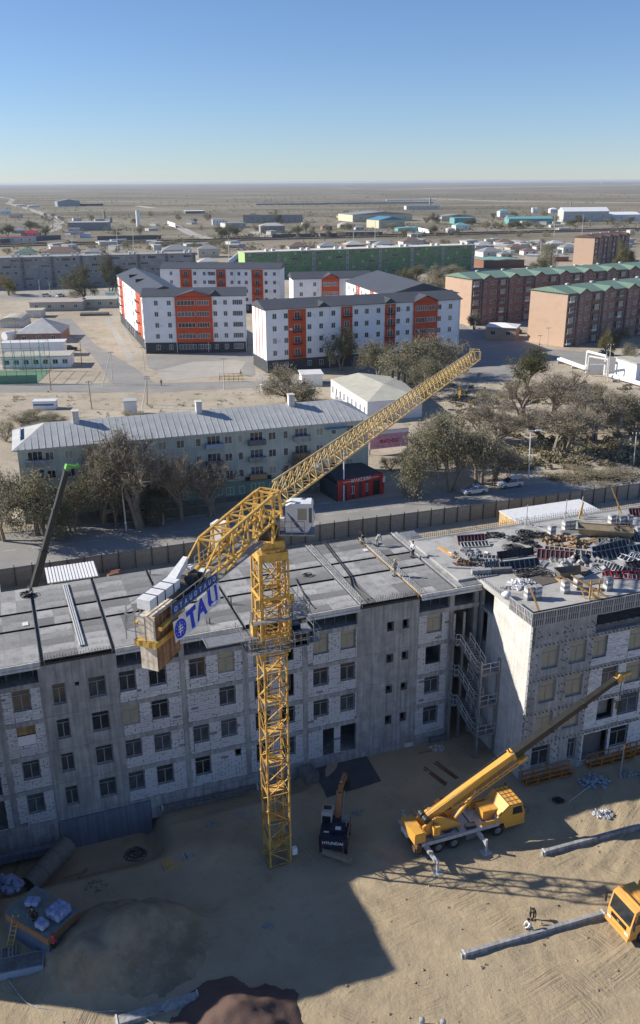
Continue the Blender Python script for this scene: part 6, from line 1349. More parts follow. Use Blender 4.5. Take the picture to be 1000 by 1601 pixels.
# ================================================================== TREES AND SCRUB
def grow(mb, p, d, L_, r, depth, tips, rnd, spread=.6, up=.25):
    q = p+d*L_; mb.tube(p, q, r, r*.68, n=5 if depth > 2 else 4, cap=False)
    if depth == 0: tips.append(q); return
    if depth <= 3: tips.append(p.lerp(q, .6))
    for i in range(3 if depth > 1 else 3):
        v = Vector((rnd.gauss(0, spread), rnd.gauss(0, spread), rnd.gauss(0, spread*.6)+up)); nd = (d+v).normalized()
        grow(mb, q if i else p.lerp(q, rnd.uniform(.6, 1)), nd, L_*rnd.uniform(.62, .85), r*.62, depth-1, tips, rnd, spread, up)
def tree_meshes(seed, kind):
    rnd = random.Random(seed); mb = MB(); tips = []
    if kind == 'poplar':
        mb.tube((0, 0, 0), (0, 0, .95), .022, .006, n=6)
        for i in range(70): z = .08+.87*i/70; a = i*2.4; L_ = .15*(1-abs(z-.42)*1.05); q = Vector((cos(a)*L_, sin(a)*L_, z+.09)); mb.tube((0, 0, z), q, .005, .002, n=3); tips += [q, q*.75+Vector((0, 0, z*.25)), Vector((cos(a)*L_*.5, sin(a)*L_*.5, z+.05))]
    elif kind == 'bush':
        for i in range(9):
            d = Vector((rnd.gauss(0, .7), rnd.gauss(0, .7), .8)).normalized(); grow(mb, Vector((rnd.uniform(-.1, .1), rnd.uniform(-.1, .1), 0)), d, .3, .012, 2, tips, rnd, .5, .1)
    else:
        n = 2 if kind != 'sparse' else 3
        for i in range(n):
            d = Vector((rnd.gauss(0, .28), rnd.gauss(0, .28), 1)).normalized(); grow(mb, Vector((rnd.uniform(-.03, .03), rnd.uniform(-.03, .03), -.02)), d, .12, .016, 4, tips, rnd, .72, .05)
    zmax = max(t.z for t in tips); xm = max(max(abs(t.x), abs(t.y)) for t in tips)
    xs_ = sorted(max(abs(t.x), abs(t.y)) for t in tips); xm = xs_[int(len(xs_)*.86)]; sx = .5/xm*.9; sz = 1/zmax*.95
    for i, v in enumerate(mb.v): mb.v[i] = (v[0]*sx, v[1]*sx, v[2]*sz)
    tips = [Vector((t.x*sx, t.y*sx, t.z*sz)) for t in tips]
    lf = MB(); per = {'full': 8600, 'sparse': 4300, 'poplar': 7000, 'bush': 4000}[kind]; n = max(6, per//len(tips)); ls = {'full': .0125, 'sparse': .009, 'poplar': .012, 'bush': .016}[kind]
    for t in tips:
        R0 = rnd.uniform(.04, .10) if kind != 'sparse' else rnd.uniform(.03, .085)
        if kind == 'poplar': R0 = .045
        for k in range(n):
            c = t+Vector((rnd.gauss(0, R0), rnd.gauss(0, R0), rnd.gauss(0, R0*.8)))
            if c.z < .03: continue
            a = Vector((rnd.gauss(0, 1), rnd.gauss(0, 1), rnd.gauss(0, 1))).normalized(); b = a.cross(Vector((rnd.gauss(0, 1), rnd.gauss(0, 1), rnd.gauss(0, 1)))).normalized(); s_ = ls*rnd.uniform(.6, 1.4)
            lf.add([c-a*s_-b*s_*.5, c+a*s_*.2-b*s_*.6, c+a*s_+b*s_*.3, c-a*s_*.1+b*s_*.6], [(0,1,2,3)])
    if kind != 'poplar':                               # fine bare twigs
        for t in tips:
            for k in range(9 if kind == 'sparse' else 5): q = t+Vector((rnd.gauss(0, .06), rnd.gauss(0, .06), rnd.gauss(.03, .05))); mb.tube(t, q, .0028, .001, n=3, cap=False)
    return mb, lf
TM = {}
for k, (kind, seeds) in enumerate((('full', (1, 2, 3)), ('sparse', (4, 5, 6)), ('poplar', (7,)), ('bush', (8, 9)))):
    for j, s_ in enumerate(seeds):
        a, b = tree_meshes(s_, kind)
        for fk, fm in (('o', F_OLIVE), ('b', F_BROWN), ('g', F_GREEN), ('y', F_YELL)):
            TM[kind, j, fk] = (a.mesh('trunk', BARK) if fk == 'o' else TM[kind, j, 'o'][0], b.mesh('crown', fm))
def tree(label, bx, by, wpx, ty, kind='full', fk='o', group='trees', name='tree', cat='tree', v=None):
    p = G(bx, by); m = mpp(bx, by, 3); hh = max(1.2, HT(bx, by, ty)*.99); w = wpx*m*1.08
    j = (len(label)+int(bx)) % (3 if kind in ('full', 'sparse') else (1 if kind == 'poplar' else 2)) if v is None else v
    o = thing(name, label, cat, (p.x, p.y, gh(p.x, p.y)-.05), U(0, 6.28), group, (w, w, hh))
    a, b = TM[kind, j, fk]; link('trunk', a, o); link('crown', b, o); return o
T = tree; g1 = 'trees along the street'; g2 = 'trees in the dry scrubland'; g3 = 'trees among the apartment blocks'; g4 = 'trees of the far town'
T('big dark olive tree left of the black boom', 62, 838, 120, 728, 'full', 'o', g1); T('olive tree behind the black boom', 112, 832, 80, 742, 'full', 'o', g1); T('brownish tree at the left edge', 5, 845, 80, 735, 'full', 'b', g1)
T('sparse brown tree before the left half of the old block', 160, 818, 90, 690, 'sparse', 'b', g1); T('dense brown tree right of the white pole', 215, 822, 100, 660, 'sparse', 'o', g1); T('olive tree between the poles before the old block', 185, 823, 70, 715, 'full', 'o', g1)
T('thin pinkish tree before the middle of the old block', 282, 812, 60, 700, 'sparse', 'b', g1); T('bare spreading tree before the balconies', 330, 806, 70, 715, 'sparse', 'b', g1); T('low dark tree below the balconies', 240, 815, 60, 745, 'full', 'g', g1)
T('round brown tree behind the tower crane head', 462, 765, 68, 690, 'sparse', 'b', g1); T('brown bush-like tree left of the crane head', 500, 762, 50, 700, 'sparse', 'b', g1)
T('olive tree right of the red shop', 652, 769, 84, 652, 'full', 'o', g1); T('dense olive tree between shop and patrol car', 705, 768, 96, 645, 'full', 'o', g1); T('brownish tree above the patrol car', 748, 757, 84, 652, 'full', 'b', g1); T('small olive tree above the white crossover', 775, 752, 60, 690, 'sparse', 'o', g1); T('olive tree behind the shop trees', 680, 735, 70, 640, 'full', 'o', g1)
T('green shrub between shop and billboard', 640, 728, 44, 700, 'bush', 'g', g1, 'shrub', 'shrub'); T('low shrub beside the shop trees', 612, 735, 30, 715, 'bush', 'g', g1, 'shrub', 'shrub')
T('wide bushy tree in front of the charcoal ground floor', 455, 628, 86, 571, 'full', 'b', g3); T('dark tree against the white apartment facade', 534, 580, 46, 508, 'full', 'g', g3)
T('olive tree left of the jib tip group', 590, 592, 64, 530, 'full', 'o', g3); T('large olive tree behind the white shed roof', 636, 610, 84, 524, 'full', 'o', g3); T('brownish tree just left of the jib tip', 684, 592, 74, 521, 'full', 'b', g3); T('olive tree below the jib tip', 660, 625, 70, 555, 'full', 'o', g3)
T('round yellow-olive tree in the open ground right of the jib tip', 824, 607, 62, 541, 'full', 'y', g2); T('big brown tree in the middle of the scrubland', 868, 655, 86, 576, 'sparse', 'b', g2); T('pale brown tree above the street lamp', 872, 712, 100, 625, 'sparse', 'b', g2)
T('sparse brown tree left in the scrubland', 815, 650, 54, 590, 'sparse', 'b', g2); T('brown tree right of the scrubland centre', 925, 690, 80, 605, 'sparse', 'b', g2); T('olive-brown tree near the right edge of the scrubland', 962, 680, 76, 610, 'full', 'b', g2); T('dark olive tree at the right edge', 990, 675, 56, 620, 'full', 'o', g2)
T('low olive tree below the pipeline', 940, 640, 62, 600, 'full', 'o', g2); T('grey-brown thicket tree behind the lamp', 838, 690, 60, 640, 'sparse', 'b', g2); T('thin bare tree left of the scrubland', 745, 690, 50, 625, 'sparse', 'b', g2); T('brown tree left of the street lamp', 780, 700, 64, 640, 'sparse', 'b', g2)
T('brown tree beside the white corner house', 984, 585, 38, 535, 'full', 'b', g3); T('small young tree beside the pipeline poles', 949, 555, 24, 513, 'full', 'y', g3); T('dark bush before the nearest brick block', 965, 540, 34, 510, 'full', 'g', g3); T('bare tree beside the booth', 741, 515, 24, 487, 'sparse', 'b', g3)
for i, (x, y, w, ty, fk, lb) in enumerate(((625, 452, 34, 418, 'y', 'yellowish tree left end of the row behind the white wing'), (650, 449, 40, 413, 'o', 'olive tree second in the row behind the white wing'), (676, 452, 42, 414, 'b', 'brown tree third in the row behind the white wing'), (700, 446, 40, 413, 'b', 'pale brown tree near the peach end wall'), (716, 440, 30, 414, 'o', 'olive tree touching the peach end wall'), (664, 462, 36, 428, 'b', 'low brown tree before the row'), (695, 462, 40, 430, 'o', 'low olive tree before the row'))): T(lb, x, y, w, ty, 'full', fk, 'tree row behind the white wing')
T('brown-green tree far left before the panel block', 15, 462, 34, 427, 'full', 'y', g3); T('large round tree before the grey panel block', 134, 466, 54, 412, 'full', 'g', g3); T('tall dark poplar before the grey panel block', 172, 458, 34, 388, 'full', 'g', g3); T('small shrub between the tree and the cars', 118, 468, 22, 455, 'bush', 'b', g3, 'shrub', 'shrub')
T('first of the poplars behind the brick shop', 851, 425, 20, 378, 'poplar', 'o', g4); T('second poplar behind the brick shop', 860, 424, 20, 382, 'poplar', 'g', g4); T('bushy tree before the poplars', 842, 428, 30, 402, 'full', 'o', g4); T('yellow-green poplar beside the far brick block', 974, 420, 26, 374, 'full', 'y', g4); T('small yellow tree before it', 966, 424, 20, 395, 'full', 'y', g4); T('dark tree by the far brick block', 934, 420, 14, 402, 'full', 'g', g4)
for i, (x, y, w, ty, fk) in enumerate(((355, 372, 30, 349, 'g'), (342, 366, 18, 352, 'g'), (370, 370, 18, 355, 'g'), (47, 361, 26, 344, 'g'), (12, 370, 20, 350, 'g'), (70, 368, 18, 352, 'g'), (465, 369, 18, 352, 'o'), (478, 366, 14, 344, 'o'), (437, 350, 14, 334, 'g'), (582, 350, 14, 337, 'g'), (682, 350, 22, 332, 'g'), (676, 366, 16, 352, 'g'), (808, 357, 20, 345, 'y'), (822, 357, 22, 344, 'o'), (795, 358, 16, 347, 'o'), (840, 357, 16, 347, 'b'), (895, 352, 22, 343, 'y'), (905, 350, 16, 335, 'g'), (918, 345, 12, 336, 'g'), (758, 356, 16, 345, 'b'), (775, 358, 16, 346, 'o'), (985, 350, 16, 338, 'o'), (965, 352, 14, 343, 'b'), (735, 354, 16, 340, 'g'), (545, 360, 12, 347, 'o'), (512, 372, 12, 358, 'b'), (490, 370, 12, 352, 'o'), (400, 362, 12, 350, 'b'), (412, 366, 10, 352, 'o'))):
    T('small tree beyond the railway, %s' % ('at the dark hedge by the white box building', 'left end of the dark hedge', 'right end of the dark hedge', 'large one near the far-left road', 'at the far left houses', 'beside the faded red roof', 'right of the grey two-storey house', 'tall one behind the grey house', 'in front of the long barrack', 'beside the blue-roofed hall', 'big one right of the blue-roofed hall', 'in front of the teal hangar', 'yellowish, below the teal factory', 'olive, below the teal factory', 'left below the teal factory', 'brown, right below the teal factory', 'yellow clump before the tall warehouse', 'dark, before the tall warehouse', 'between the two white halls', 'left of the orange building', 'olive, left of the teal factory', 'before the long white hall', 'brown, before the long white hall', 'at the pale teal building', 'at the cream hall corner', 'near the rusty depot', 'near the dark railway wall', 'near the grey-roofed hall', 'left of the grey house')[i], x, y, w*1.1, ty, 'full', fk, 'trees beyond the railway')
for (x, y, w, ty, fk, lb) in ((55, 655, 60, 640, 'b', 'low dry bushes behind the roof of the old block'), (30, 660, 40, 645, 'b', 'dry bush at the left behind the old block'), (85, 662, 40, 648, 'b', 'dry bush right of the low kiosk'), (8, 690, 30, 655, 'b', 'bare bush at the left edge behind the old block'), (210, 655, 36, 643, 'b', 'dry bush beside the white cabin'), (26, 625, 9, 620, 'b', 'single small bush on the sand'), (470, 628, 40, 608, 'g', 'dark shrub at the foot of the wide bushy tree'), (930, 745, 120, 735, 'b', 'low grass clump on the verge right of the lamp'), (770, 640, 50, 615, 'b', 'dry shrub left of the yellow-olive tree'), (800, 730, 50, 712, 'b', 'dark scrub before the lamp')): T(lb, x, y, w, ty, 'bush', fk, 'dry shrubs', 'shrub', 'shrub')
# scrub nobody could count, one object
def scatter_bush(name, n, fn, smin, smax, mat, leaf=26):
    mb = MB(); k = 0; tries = 0
    while k < n and tries < n*30:
        tries += 1; q = fn()
        if q is None: continue
        x, y = q; k += 1; s_ = U(smin, smax); z = gh(x, y); hh = s_*U(.5, .9)
        for i in range(leaf):
            a = U(0, 6.28); rr = s_*.5*math.sqrt(RN()); zz = z+hh*RN()*(1-.6*(rr/(s_*.5))**2)
            c = Vector((x+rr*cos(a), y+rr*sin(a), zz)); l_2 = s_*U(.10, .2)
            e1 = Vector((U(-1, 1), U(-1, 1), U(-.3, 1))).normalized()*l_2; e2 = e1.cross(Vector((U(-1, 1), U(-1, 1), U(-1, 1)))).normalized()*l_2*.7
            mb.add([c-e1, c+e2, c+e1, c-e2], [(0,1,2,3)])
    tag(mb.done(name, mat), kind='stuff')
def inscrub():
    px, py = U(700, 1010), U(600, 735); lim = 605+max(0, (760-px))*.2
    if px > 880 and py < 640 and RN() < .7: return None
    p = G(px, py); s, t = fT(p.x, p.y)
    return (p.x, p.y) if noise.noise(Vector((p.x*.07, p.y*.07, 2))) > -.15 or py > 690 else None
scatter_bush('scrub', 420, inscrub, .7, 2.4, F_SCRUB, 30)
scatter_bush('scrub', 150, lambda: tuple(G(U(780, 1010), U(700, 728)).xy), .8, 2.6, F_BROWN, 34)
scatter_bush('roadside_grass', 260, lambda: tuple((G(U(850, 1010), 748)+Vector((0, U(-1.5, 2.8), 0))).xy), .3, 1.0, F_SCRUB, 16)
def inplain():
    y = 880*math.exp(U(0, 1.6)); x = U(-.42, .40)*y
    return (x, y) if noise.noise(Vector((x*.004, y*.004, 7))) > -.05 else None
scatter_bush('plain_scrub', 2600, inplain, 3, 8, F_OLIVE, 9)
def inbelt():
    y = U(700, 835); x = U(-.40, .39)*y; return (x, y) if noise.noise(Vector((x*.02, y*.02, 3))) > .0 else None
scatter_bush('railway_grass', 420, inbelt, 2, 5, F_SCRUB, 12)
scatter_bush('lot_grass', 90, lambda: tuple(G(U(0, 400), U(612, 660)).xy), .3, 1.1, F_SCRUB, 16)

# the crowded strip around the railway: low sheds that nothing tells apart
SHM = [H('shed', 'one of the low pale sheds in the crowded strip beyond the apartment blocks', 'shed', 770, 782, 378, 2.6, 6, CONCL, LGR, 'flat', ang=.2, over=.2, group='low sheds of the far strip')]
tree_ = subtree(SHM[0])
for i in range(110):
    y = U(380, 392) if i % 3 else U(340, 374); x = U(0, 1000)
    if i % 3 and (x < 60 or 370 < x < 560): x = U(740, 990); y = U(378, 405)
    p = G(x, y); copy_tree(SHM[0], p, U(0, 1.2), SHM[0]['label'], (U(.8, 2.2), U(.8, 1.8), U(.8, 1.5)), tree_)
for i in range(120):
    x, y = (U(0, 1000), U(382, 398)) if i % 2 else (U(0, 1000), U(335, 372))
    T('one of the small rounded bushes scattered through the far town', x, y, U(7, 15), y-U(5, 11), 'bush', 'gobo'[i % 4], 'scattered bushes of the far town', 'shrub', 'shrub')
# ================================================================== THINGS ON THE ROOFS AND IN THE YARD
RZ = 16.84
def fpanel_mesh(L_, W_, ribs):
    mb = MB(); mb.box(0, L_, 0, W_, 0, .02); return mb.mesh('face_sheet', STEELD)
FPC = {}
def formpanel(label, px, py, L_=2.4, W_=.9, rz=0., tilt=0., frame=STEELG, z=RZ, ribs=8, yaw=0):
    o = thing('formwork_panel', label, 'formwork panel', G(px, py, z), 0, 'steel formwork panels on the right roof'); o.rotation_euler = (tilt, 0, rz)
    k = (L_, W_, frame.name)
    if k not in FPC:
        a = MB(); a.box(0, L_, 0, .07, 0, .1); a.box(0, L_, W_-.07, W_, 0, .1); a.box(0, .07, .07, W_-.07, 0, .1); a.box(L_-.07, L_, .07, W_-.07, 0, .1)
        b = MB(); b.box(-.035, .035, .07, W_-.07, 0, .09); c = MB(); c.box(.02, L_-.02, .02, W_-.02, .0, .012)
        FPC[k] = (a.mesh('frame', frame), b.mesh('rib', frame), c.mesh('face_sheet', STEELD))
    a, b, c = FPC[k]; link('frame', a, o); link('face_sheet', c, o)
    for i in range(1, ribs): link('rib', b, o, (L_*i/ribs, 0, 0))
    return o
LSTEEL = M('light_steel', (.46,.47,.48), .5, .2, var=.15)
fp = [
 ('pink-edged grid panel leaning on its stack, far left of the slab', 716, 852, 3.0, 1.0, .05, .9, PINK), ('dark grid panel beneath the pink-edged one', 722, 857, 3.0, .9, .0, .3, LSTEEL), ('long narrow pale panel pointing away behind the pink-edged one', 757, 835, 3.4, .6, -.9, .2, LSTEEL),
 ('pale ladder-like panel lying in front of the pink-edged one', 730, 872, 3.2, .8, -.35, .15, LSTEEL), ('second pale ladder-like panel lower down', 735, 880, 3.0, .8, -.2, .05, LSTEEL), ('small blue-black panel box near the left middle', 758, 893, 1.6, .9, .1, .9, STEELG),
 ('long dark panel standing on edge, rear', 778, 875, 4.0, .8, .15, 1.1, STEELD), ('long navy panel standing on edge with close ribs', 782, 893, 4.2, .9, .12, 1.0, STEELG), ('pale panel tilted left of the navy one', 776, 893, 1.4, 1.0, .7, .4, LSTEEL),
 ('rusty-pink ladder panel leaning in the centre of the heap', 838, 874, 3.6, 1.1, -.38, .9, PINK), ('pale ladder panel crossing the rusty-pink one', 850, 864, 4.0, .9, -.45, .5, LSTEEL), ('long pale ladder panel in the middle of the heap', 872, 868, 4.2, 1.0, -.5, .55, LSTEEL), ('short pale ladder panel at the front of the heap', 880, 888, 1.8, .8, .5, .3, LSTEEL),
 ('dark panel standing upright in the heap', 916, 885, 2.0, 1.1, 1.2, 1.0, STEELG), ('big ribbed panel standing behind the heap', 928, 872, 4.6, 1.1, .35, 1.05, STEELG), ('second big ribbed panel in front of it', 930, 880, 4.4, 1.1, .25, .8, STEELG), ('steep ladder panel left of the ribbed ones', 930, 885, 2.6, .9, -.9, .6, LSTEEL),
 ('white ladder panel sloping down to the right', 960, 872, 3.6, .8, -1.0, .4, WHITE), ('second white ladder panel beside it', 968, 868, 3.8, .8, -.8, .3, WHITE), ('third pale ladder panel at the right edge', 980, 870, 3.8, .9, -.9, .4, LSTEEL), ('ladder panel behind the white ones', 975, 868, 3.6, .9, .2, .8, LSTEEL), ('bright red panel at the front right', 948, 905, 4.6, 1.1, -.18, .25, RED), ('pale grid panel beneath the red one', 940, 902, 3.2, .9, -.4, .15, LSTEEL), ('pale grid panel by the yellow props', 912, 905, 3.2, .8, .5, .2, LSTEEL),
 ('small red-white grid at the rear right', 950, 833, 2.6, 1.0, -.1, .9, PINK), ('red rack panel at the far right rear', 984, 808, 3.0, 1.0, -.1, .9, PINK), ('dark grid leaning at the right edge', 992, 845, 2.6, 1.0, .2, .9, STEELG)]
for (lb, x, y, L_, W_, rz, ti, fr) in fp: formpanel(lb, x, y, L_, W_, rz+R(8), ti, fr)
def plank(label, px, py, L_, w, rz, mat=WOOD, z=RZ, n=1, th=.05, name='plank_stack', cat='planks', tilt=0.):
    o = thing(name, label, cat, G(px, py, z), rz)
    for i in range(n): mb = MB(); mb.box(U(-.1, .1), L_+U(-.1, .1), (i % 3)*(w+.03), (i % 3)*(w+.03)+w, .02+(i//3)*th, .02+(i//3)*th+th*.9); q = mb.done('plank', mat, o); q.rotation_euler = (tilt, U(-.01, .01), U(-.02, .02))
    return o
plank('long brown boards behind the formwork heap', 870, 862, 6.5, .22, R(28), WOOD, n=5); plank('stack of grey boards beside the block pile', 885, 842, 3.2, .5, R(12), PLYG, n=6, th=.14); plank('dark plywood sheet leaning at the front left', 828, 920, 3.2, 1.3, R(26), M('dark_board', (.17,.15,.125), .8, var=.2), n=1, tilt=.25, name='plywood_sheet', cat='plywood')
plank('grey-brown board on the ground below the red panel', 920, 915, 2.6, .9, R(18), MATS['dark_board'], n=1, name='plywood_sheet', cat='plywood'); plank('flat brown sheet behind the ribbed panels', 935, 855, 4.0, 1.2, R(20), MATS['dark_board'], n=1, name='plywood_sheet', cat='plywood')
plank('pale square timber on the left of the slab', 700, 888, 3.4, .15, R(-8), LSTEEL, n=2, th=.12); plank('bright yellow boards near the left corner of the slab', 684, 857, 3.4, .2, R(-62), WOODL, n=2, th=.1); plank('long thin pole lying across the slab to the trough', 805, 812, 9, .1, R(-52), LSTEEL, n=1, th=.1); plank('yellow board end in the rubble', 855, 900, 1.8, .2, R(-60), WOODL, n=1, th=.1)
tr = thing('mortar_trough', 'long tan steel mortar trough in the rear part of the right roof', 'trough', G(905, 838, RZ), R(-14)); mb = MB(); mb.add([(0,0,.1),(5.2,0,.1),(5.2,.9,.1),(0,.9,.1),(-.2,-.5,1.0),(5.4,-.5,1.0),(5.4,1.4,1.0),(-.2,1.4,1.0)], [(0,3,2,1),(0,1,5,4),(1,2,6,5),(2,3,7,6),(3,0,4,7)]); mb.done('trough_body', M('tan_steel', (.34,.28,.18), .7, var=.2), tr); mb = MB(); mb.bar((-.2, -.5, 1), (5.4, -.5, 1), .1); mb.bar((-.2, 1.4, 1), (5.4, 1.4, 1), .1); mb.done('rim', MATS['tan_steel'], tr)
tr2 = thing('mortar_trough', 'open brown trough in front of the formwork heap', 'trough', G(874, 905, RZ), R(12)); mb = MB(); mb.add([(0,0,.05),(2.6,0,.05),(2.6,.8,.05),(0,.8,.05),(-.1,-.3,.7),(2.7,-.3,.7),(2.7,1.1,.7),(-.1,1.1,.7)], [(0,3,2,1),(0,1,5,4),(1,2,6,5),(2,3,7,6),(3,0,4,7)]); mb.done('trough_body', MATS['dark_board'], tr2)
def colstub(label, px, py, z=RZ):
    o = thing('column_stub', label, 'concrete stub', G(px, py, z), FA, 'concrete stubs and block stacks on the right roof')
    for i in range(5):
        mb = MB(); mb.box(-.35+U(-.03, .03), .3+U(-.03, .03), -.3, .3, i*.25, i*.25+.235); mb.done('block', BLOCK if i % 2 else CONC, o)
    return o
for lb, x, y in (('block stub at the front left corner of the slab', 826, 936), ('second stub just right of the corner one', 839, 935), ('block stub beside the plywood sheet', 883, 926), ('stub between the yellow props', 903, 920), ('stub at the front right below the red panel', 950, 922), ('stub left of the trough, in the middle rear', 862, 838), ('stub behind the board stack', 884, 830), ('second stub behind the board stack', 893, 829), ('stub at the rear right beside the red rack', 956, 821), ('second rear right stub', 970, 822), ('third rear right stub', 982, 822), ('stub at the right edge', 997, 840)): colstub(lb, x, y)
def prop(label, px, py, v, z=RZ, mat=WOODL, w=.13, name='timber_prop'):
    o = thing(name, label, 'prop', G(px, py, z), 0); mb = MB(); mb.bar((0, 0, .05), v, w); mb.done('timber', mat, o); mb = MB(); mb.bar((v[0]*.5, v[1]*.5, v[2]*.5), (v[0]*.5+.4, v[1]*.5-.2, .03), w*.7); mb.done('brace', mat, o)
prop('orange timber leaning over the front left corner', 843, 957, (-.9, .4, 2.2)); prop('long yellow timber sloping to the front edge', 940, 938, (-3.6, 1.0, 1.9)); prop('second long yellow timber sloping to the front edge', 955, 938, (-3.4, 1.2, 1.9)); prop('short upright yellow timber between them', 921, 938, (0, 0, 1.9)); prop('upright yellow timber near the red panel', 934, 930, (.1, 0, 1.5)); prop('tall orange timber at the rear right', 975, 812, (-1.6, .6, 3.6)); prop('orange timber with broad foot at the rear', 905, 811, (.3, .1, 1.9), w=.16)
for i, (x, y, lb) in enumerate(((822, 822, 'grey tripod post near the white shed roof'), (883, 813, 'tall grey tripod post at the rear middle'), (908, 808, 'grey tripod post beside the orange timber'))):
    o = thing('tripod_post', lb, 'post', G(x, y, RZ), 0); mb = MB(); mb.tube((0, 0, 0), (0, 0, 2.4), .05); mb.done('shaft', LSTEEL, o)
    for a in (0, 2.1, 4.2): mb = MB(); mb.bar((.7*cos(a), .7*sin(a), 0), (0, 0, 1.1), .06); mb.done('leg', LSTEEL, o)
def clump(name, label, px, py, z, r, mat, n=40, cat='rubble', flat=.45, bl=.12):
    o = thing(name, label, cat, G(px, py, z), 0); mb = MB()
    for i in range(n): a = U(0, 6.28); q = r*math.sqrt(RN()); c = (q*cos(a), q*sin(a)*.7, .04+RN()*flat*r*(1-q/r)); mb.cbox(c, (U(.5, 1.5)*bl, U(.5, 1.5)*bl, U(.3, .9)*bl), Matrix.Rotation(U(0, 3), 3, 'Z') @ Matrix.Rotation(U(0, 1), 3, 'X'))
    tag(mb.done('pieces', mat, o), kind='stuff'); return o
def coil(name, label, px, py, z, r, mat, n=26, cat='cable', th=.03):
    o = thing(name, label, cat, G(px, py, z), 0); mb = MB()
    for i in range(n):
        rr = r*U(.35, 1); cx_, cy_ = U(-.25, .25)*r, U(-.25, .25)*r; a0 = U(0, 6); pts = [(cx_+rr*cos(a0+k*.6), cy_+rr*.75*sin(a0+k*.6), .05+.3*r*RN()) for k in range(9)]; mb.path(pts, th, 4)
    tag(mb.done('strands', mat, o), kind='stuff'); return o
for lb, x, y, r in (('tangle of dark wire behind the pink-edged panel', 776, 838, .9), ('large tangle of dark wire at mid slab', 823, 837, 1.2), ('dark bundle below the large wire tangle', 822, 848, .8), ('wire tangle right of the large one', 848, 840, 1.0), ('flat wire tangle near the stub', 860, 846, .9), ('dark bundle left of the tangles', 804, 844, .8), ('wire heap behind the navy panel', 802, 858, 1.0), ('wire heap over the rubble in front', 838, 898, 1.4), ('dark wire on the right of the rubble', 820, 900, 1.1), ('small wire wisp in the middle', 836, 854, .5)): coil('wire_tangle', lb, x, y, RZ, r, STEELD, 30)
clump('rubble_heap', 'heap of pale broken blocks at the front left of the right roof', 816, 915, RZ, 1.5, BLOCK, 90, bl=.28); clump('junk_heap', 'brown heap of clamps between the ladder panels', 724, 882, RZ, 1.0, RUST, 60, bl=.16); clump('junk_heap', 'dark heap of fittings under the navy panel', 742, 880, RZ, 1.2, STEELD, 70, bl=.16); clump('junk_heap', 'small clods beside the bucket', 790, 920, RZ, .5, CONC, 14, bl=.12)
o = thing('plaster_bag', 'white crumpled sack near the left edge of the right roof', 'sack', G(792, 935, RZ), 0); mb = MB(); mb.blob((0, 0, .35), .45, 10, 7, nz=.5, flat=.8); mb.done('sack', WHITE, o, True)
o = thing('concrete_beam', 'pair of grey concrete beam pieces at the inner corner of the roofs', 'beam', G(738, 900, RZ), R(8)); mb = MB(); mb.box(0, 1.9, 0, .5, 0, .5); mb.done('piece', CONC, o); mb = MB(); mb.box(2.0, 4.0, .1, .55, 0, .45); mb.done('piece', CONCD, o)
# long block roof
PZ = 16.56
o = thing('pipe_bundle', 'three long steel pipes lying across the deck of the long block', 'pipes', ST(-8.0, .9, PZ), FA)
for i in range(3): mb = MB(); mb.tube((i*.17+.2, 0, .08), (i*.17, 12.6, .08), .07, n=6); mb.done('pipe', LSTEEL, o)
coil('cable_coil', 'black cable heap near the left end of the deck', 43, 931, PZ, .7, BLACK, 26); coil('hose', 'dark hose lying along the deck behind the mast', 480, 900, PZ, .5, STEELD, 6)
for lb, x, y, w in (('white paper sheet on the left of the deck', 35, 979, .5), ('small white sheet beside the white banner', 216, 977, .4), ('white rag near the deck workers', 570, 862, .45)):
    o = thing('paper_sheet', lb, 'sheet', G(x, y, PZ+.02), .4); mb = MB(); mb.box(0, w, 0, w*1.3, 0, .02); mb.done('sheet', WHITE, o)
def hose(label, pts, z, r=.05, mat=BLACK, name='hose'):
    P_ = [G(x, y, z) for x, y in pts]; o = thing(name, label, 'hose', P_[0], 0); Q_ = []
    for i in range(len(P_)-1):
        for k in range(5):
            t = k/5; a = P_[max(0, i-1)]; b = P_[i]; c = P_[i+1]; d_ = P_[min(len(P_)-1, i+2)]; Q_.append(.5*((2*b)+(c-a)*t+(2*a-5*b+4*c-d_)*t*t+(3*b-a-3*c+d_)*t**3)-P_[0]+Vector((0, 0, r)))
    Q_.append(P_[-1]-P_[0]+Vector((0, 0, r))); mb = MB(); mb.path(Q_, r, 5); mb.done('tube', mat, o)
hose('twin dark hoses curving across the deck right of the mast', [(505, 848), (520, 868), (545, 900), (552, 920), (575, 938)], PZ); hose('second dark hose curving across the deck near the first', [(508, 847), (524, 868), (549, 900), (557, 918), (580, 936)], PZ); hose('short dark hose on the deck beside the mast platform', [(462, 905), (472, 925), (485, 945), (492, 952)], PZ)
hose('thin hose trailing along the ground at the lower left', [(0, 1512), (22, 1545), (50, 1573), (110, 1583), (200, 1582), (240, 1601)], .05, .05, CONC)
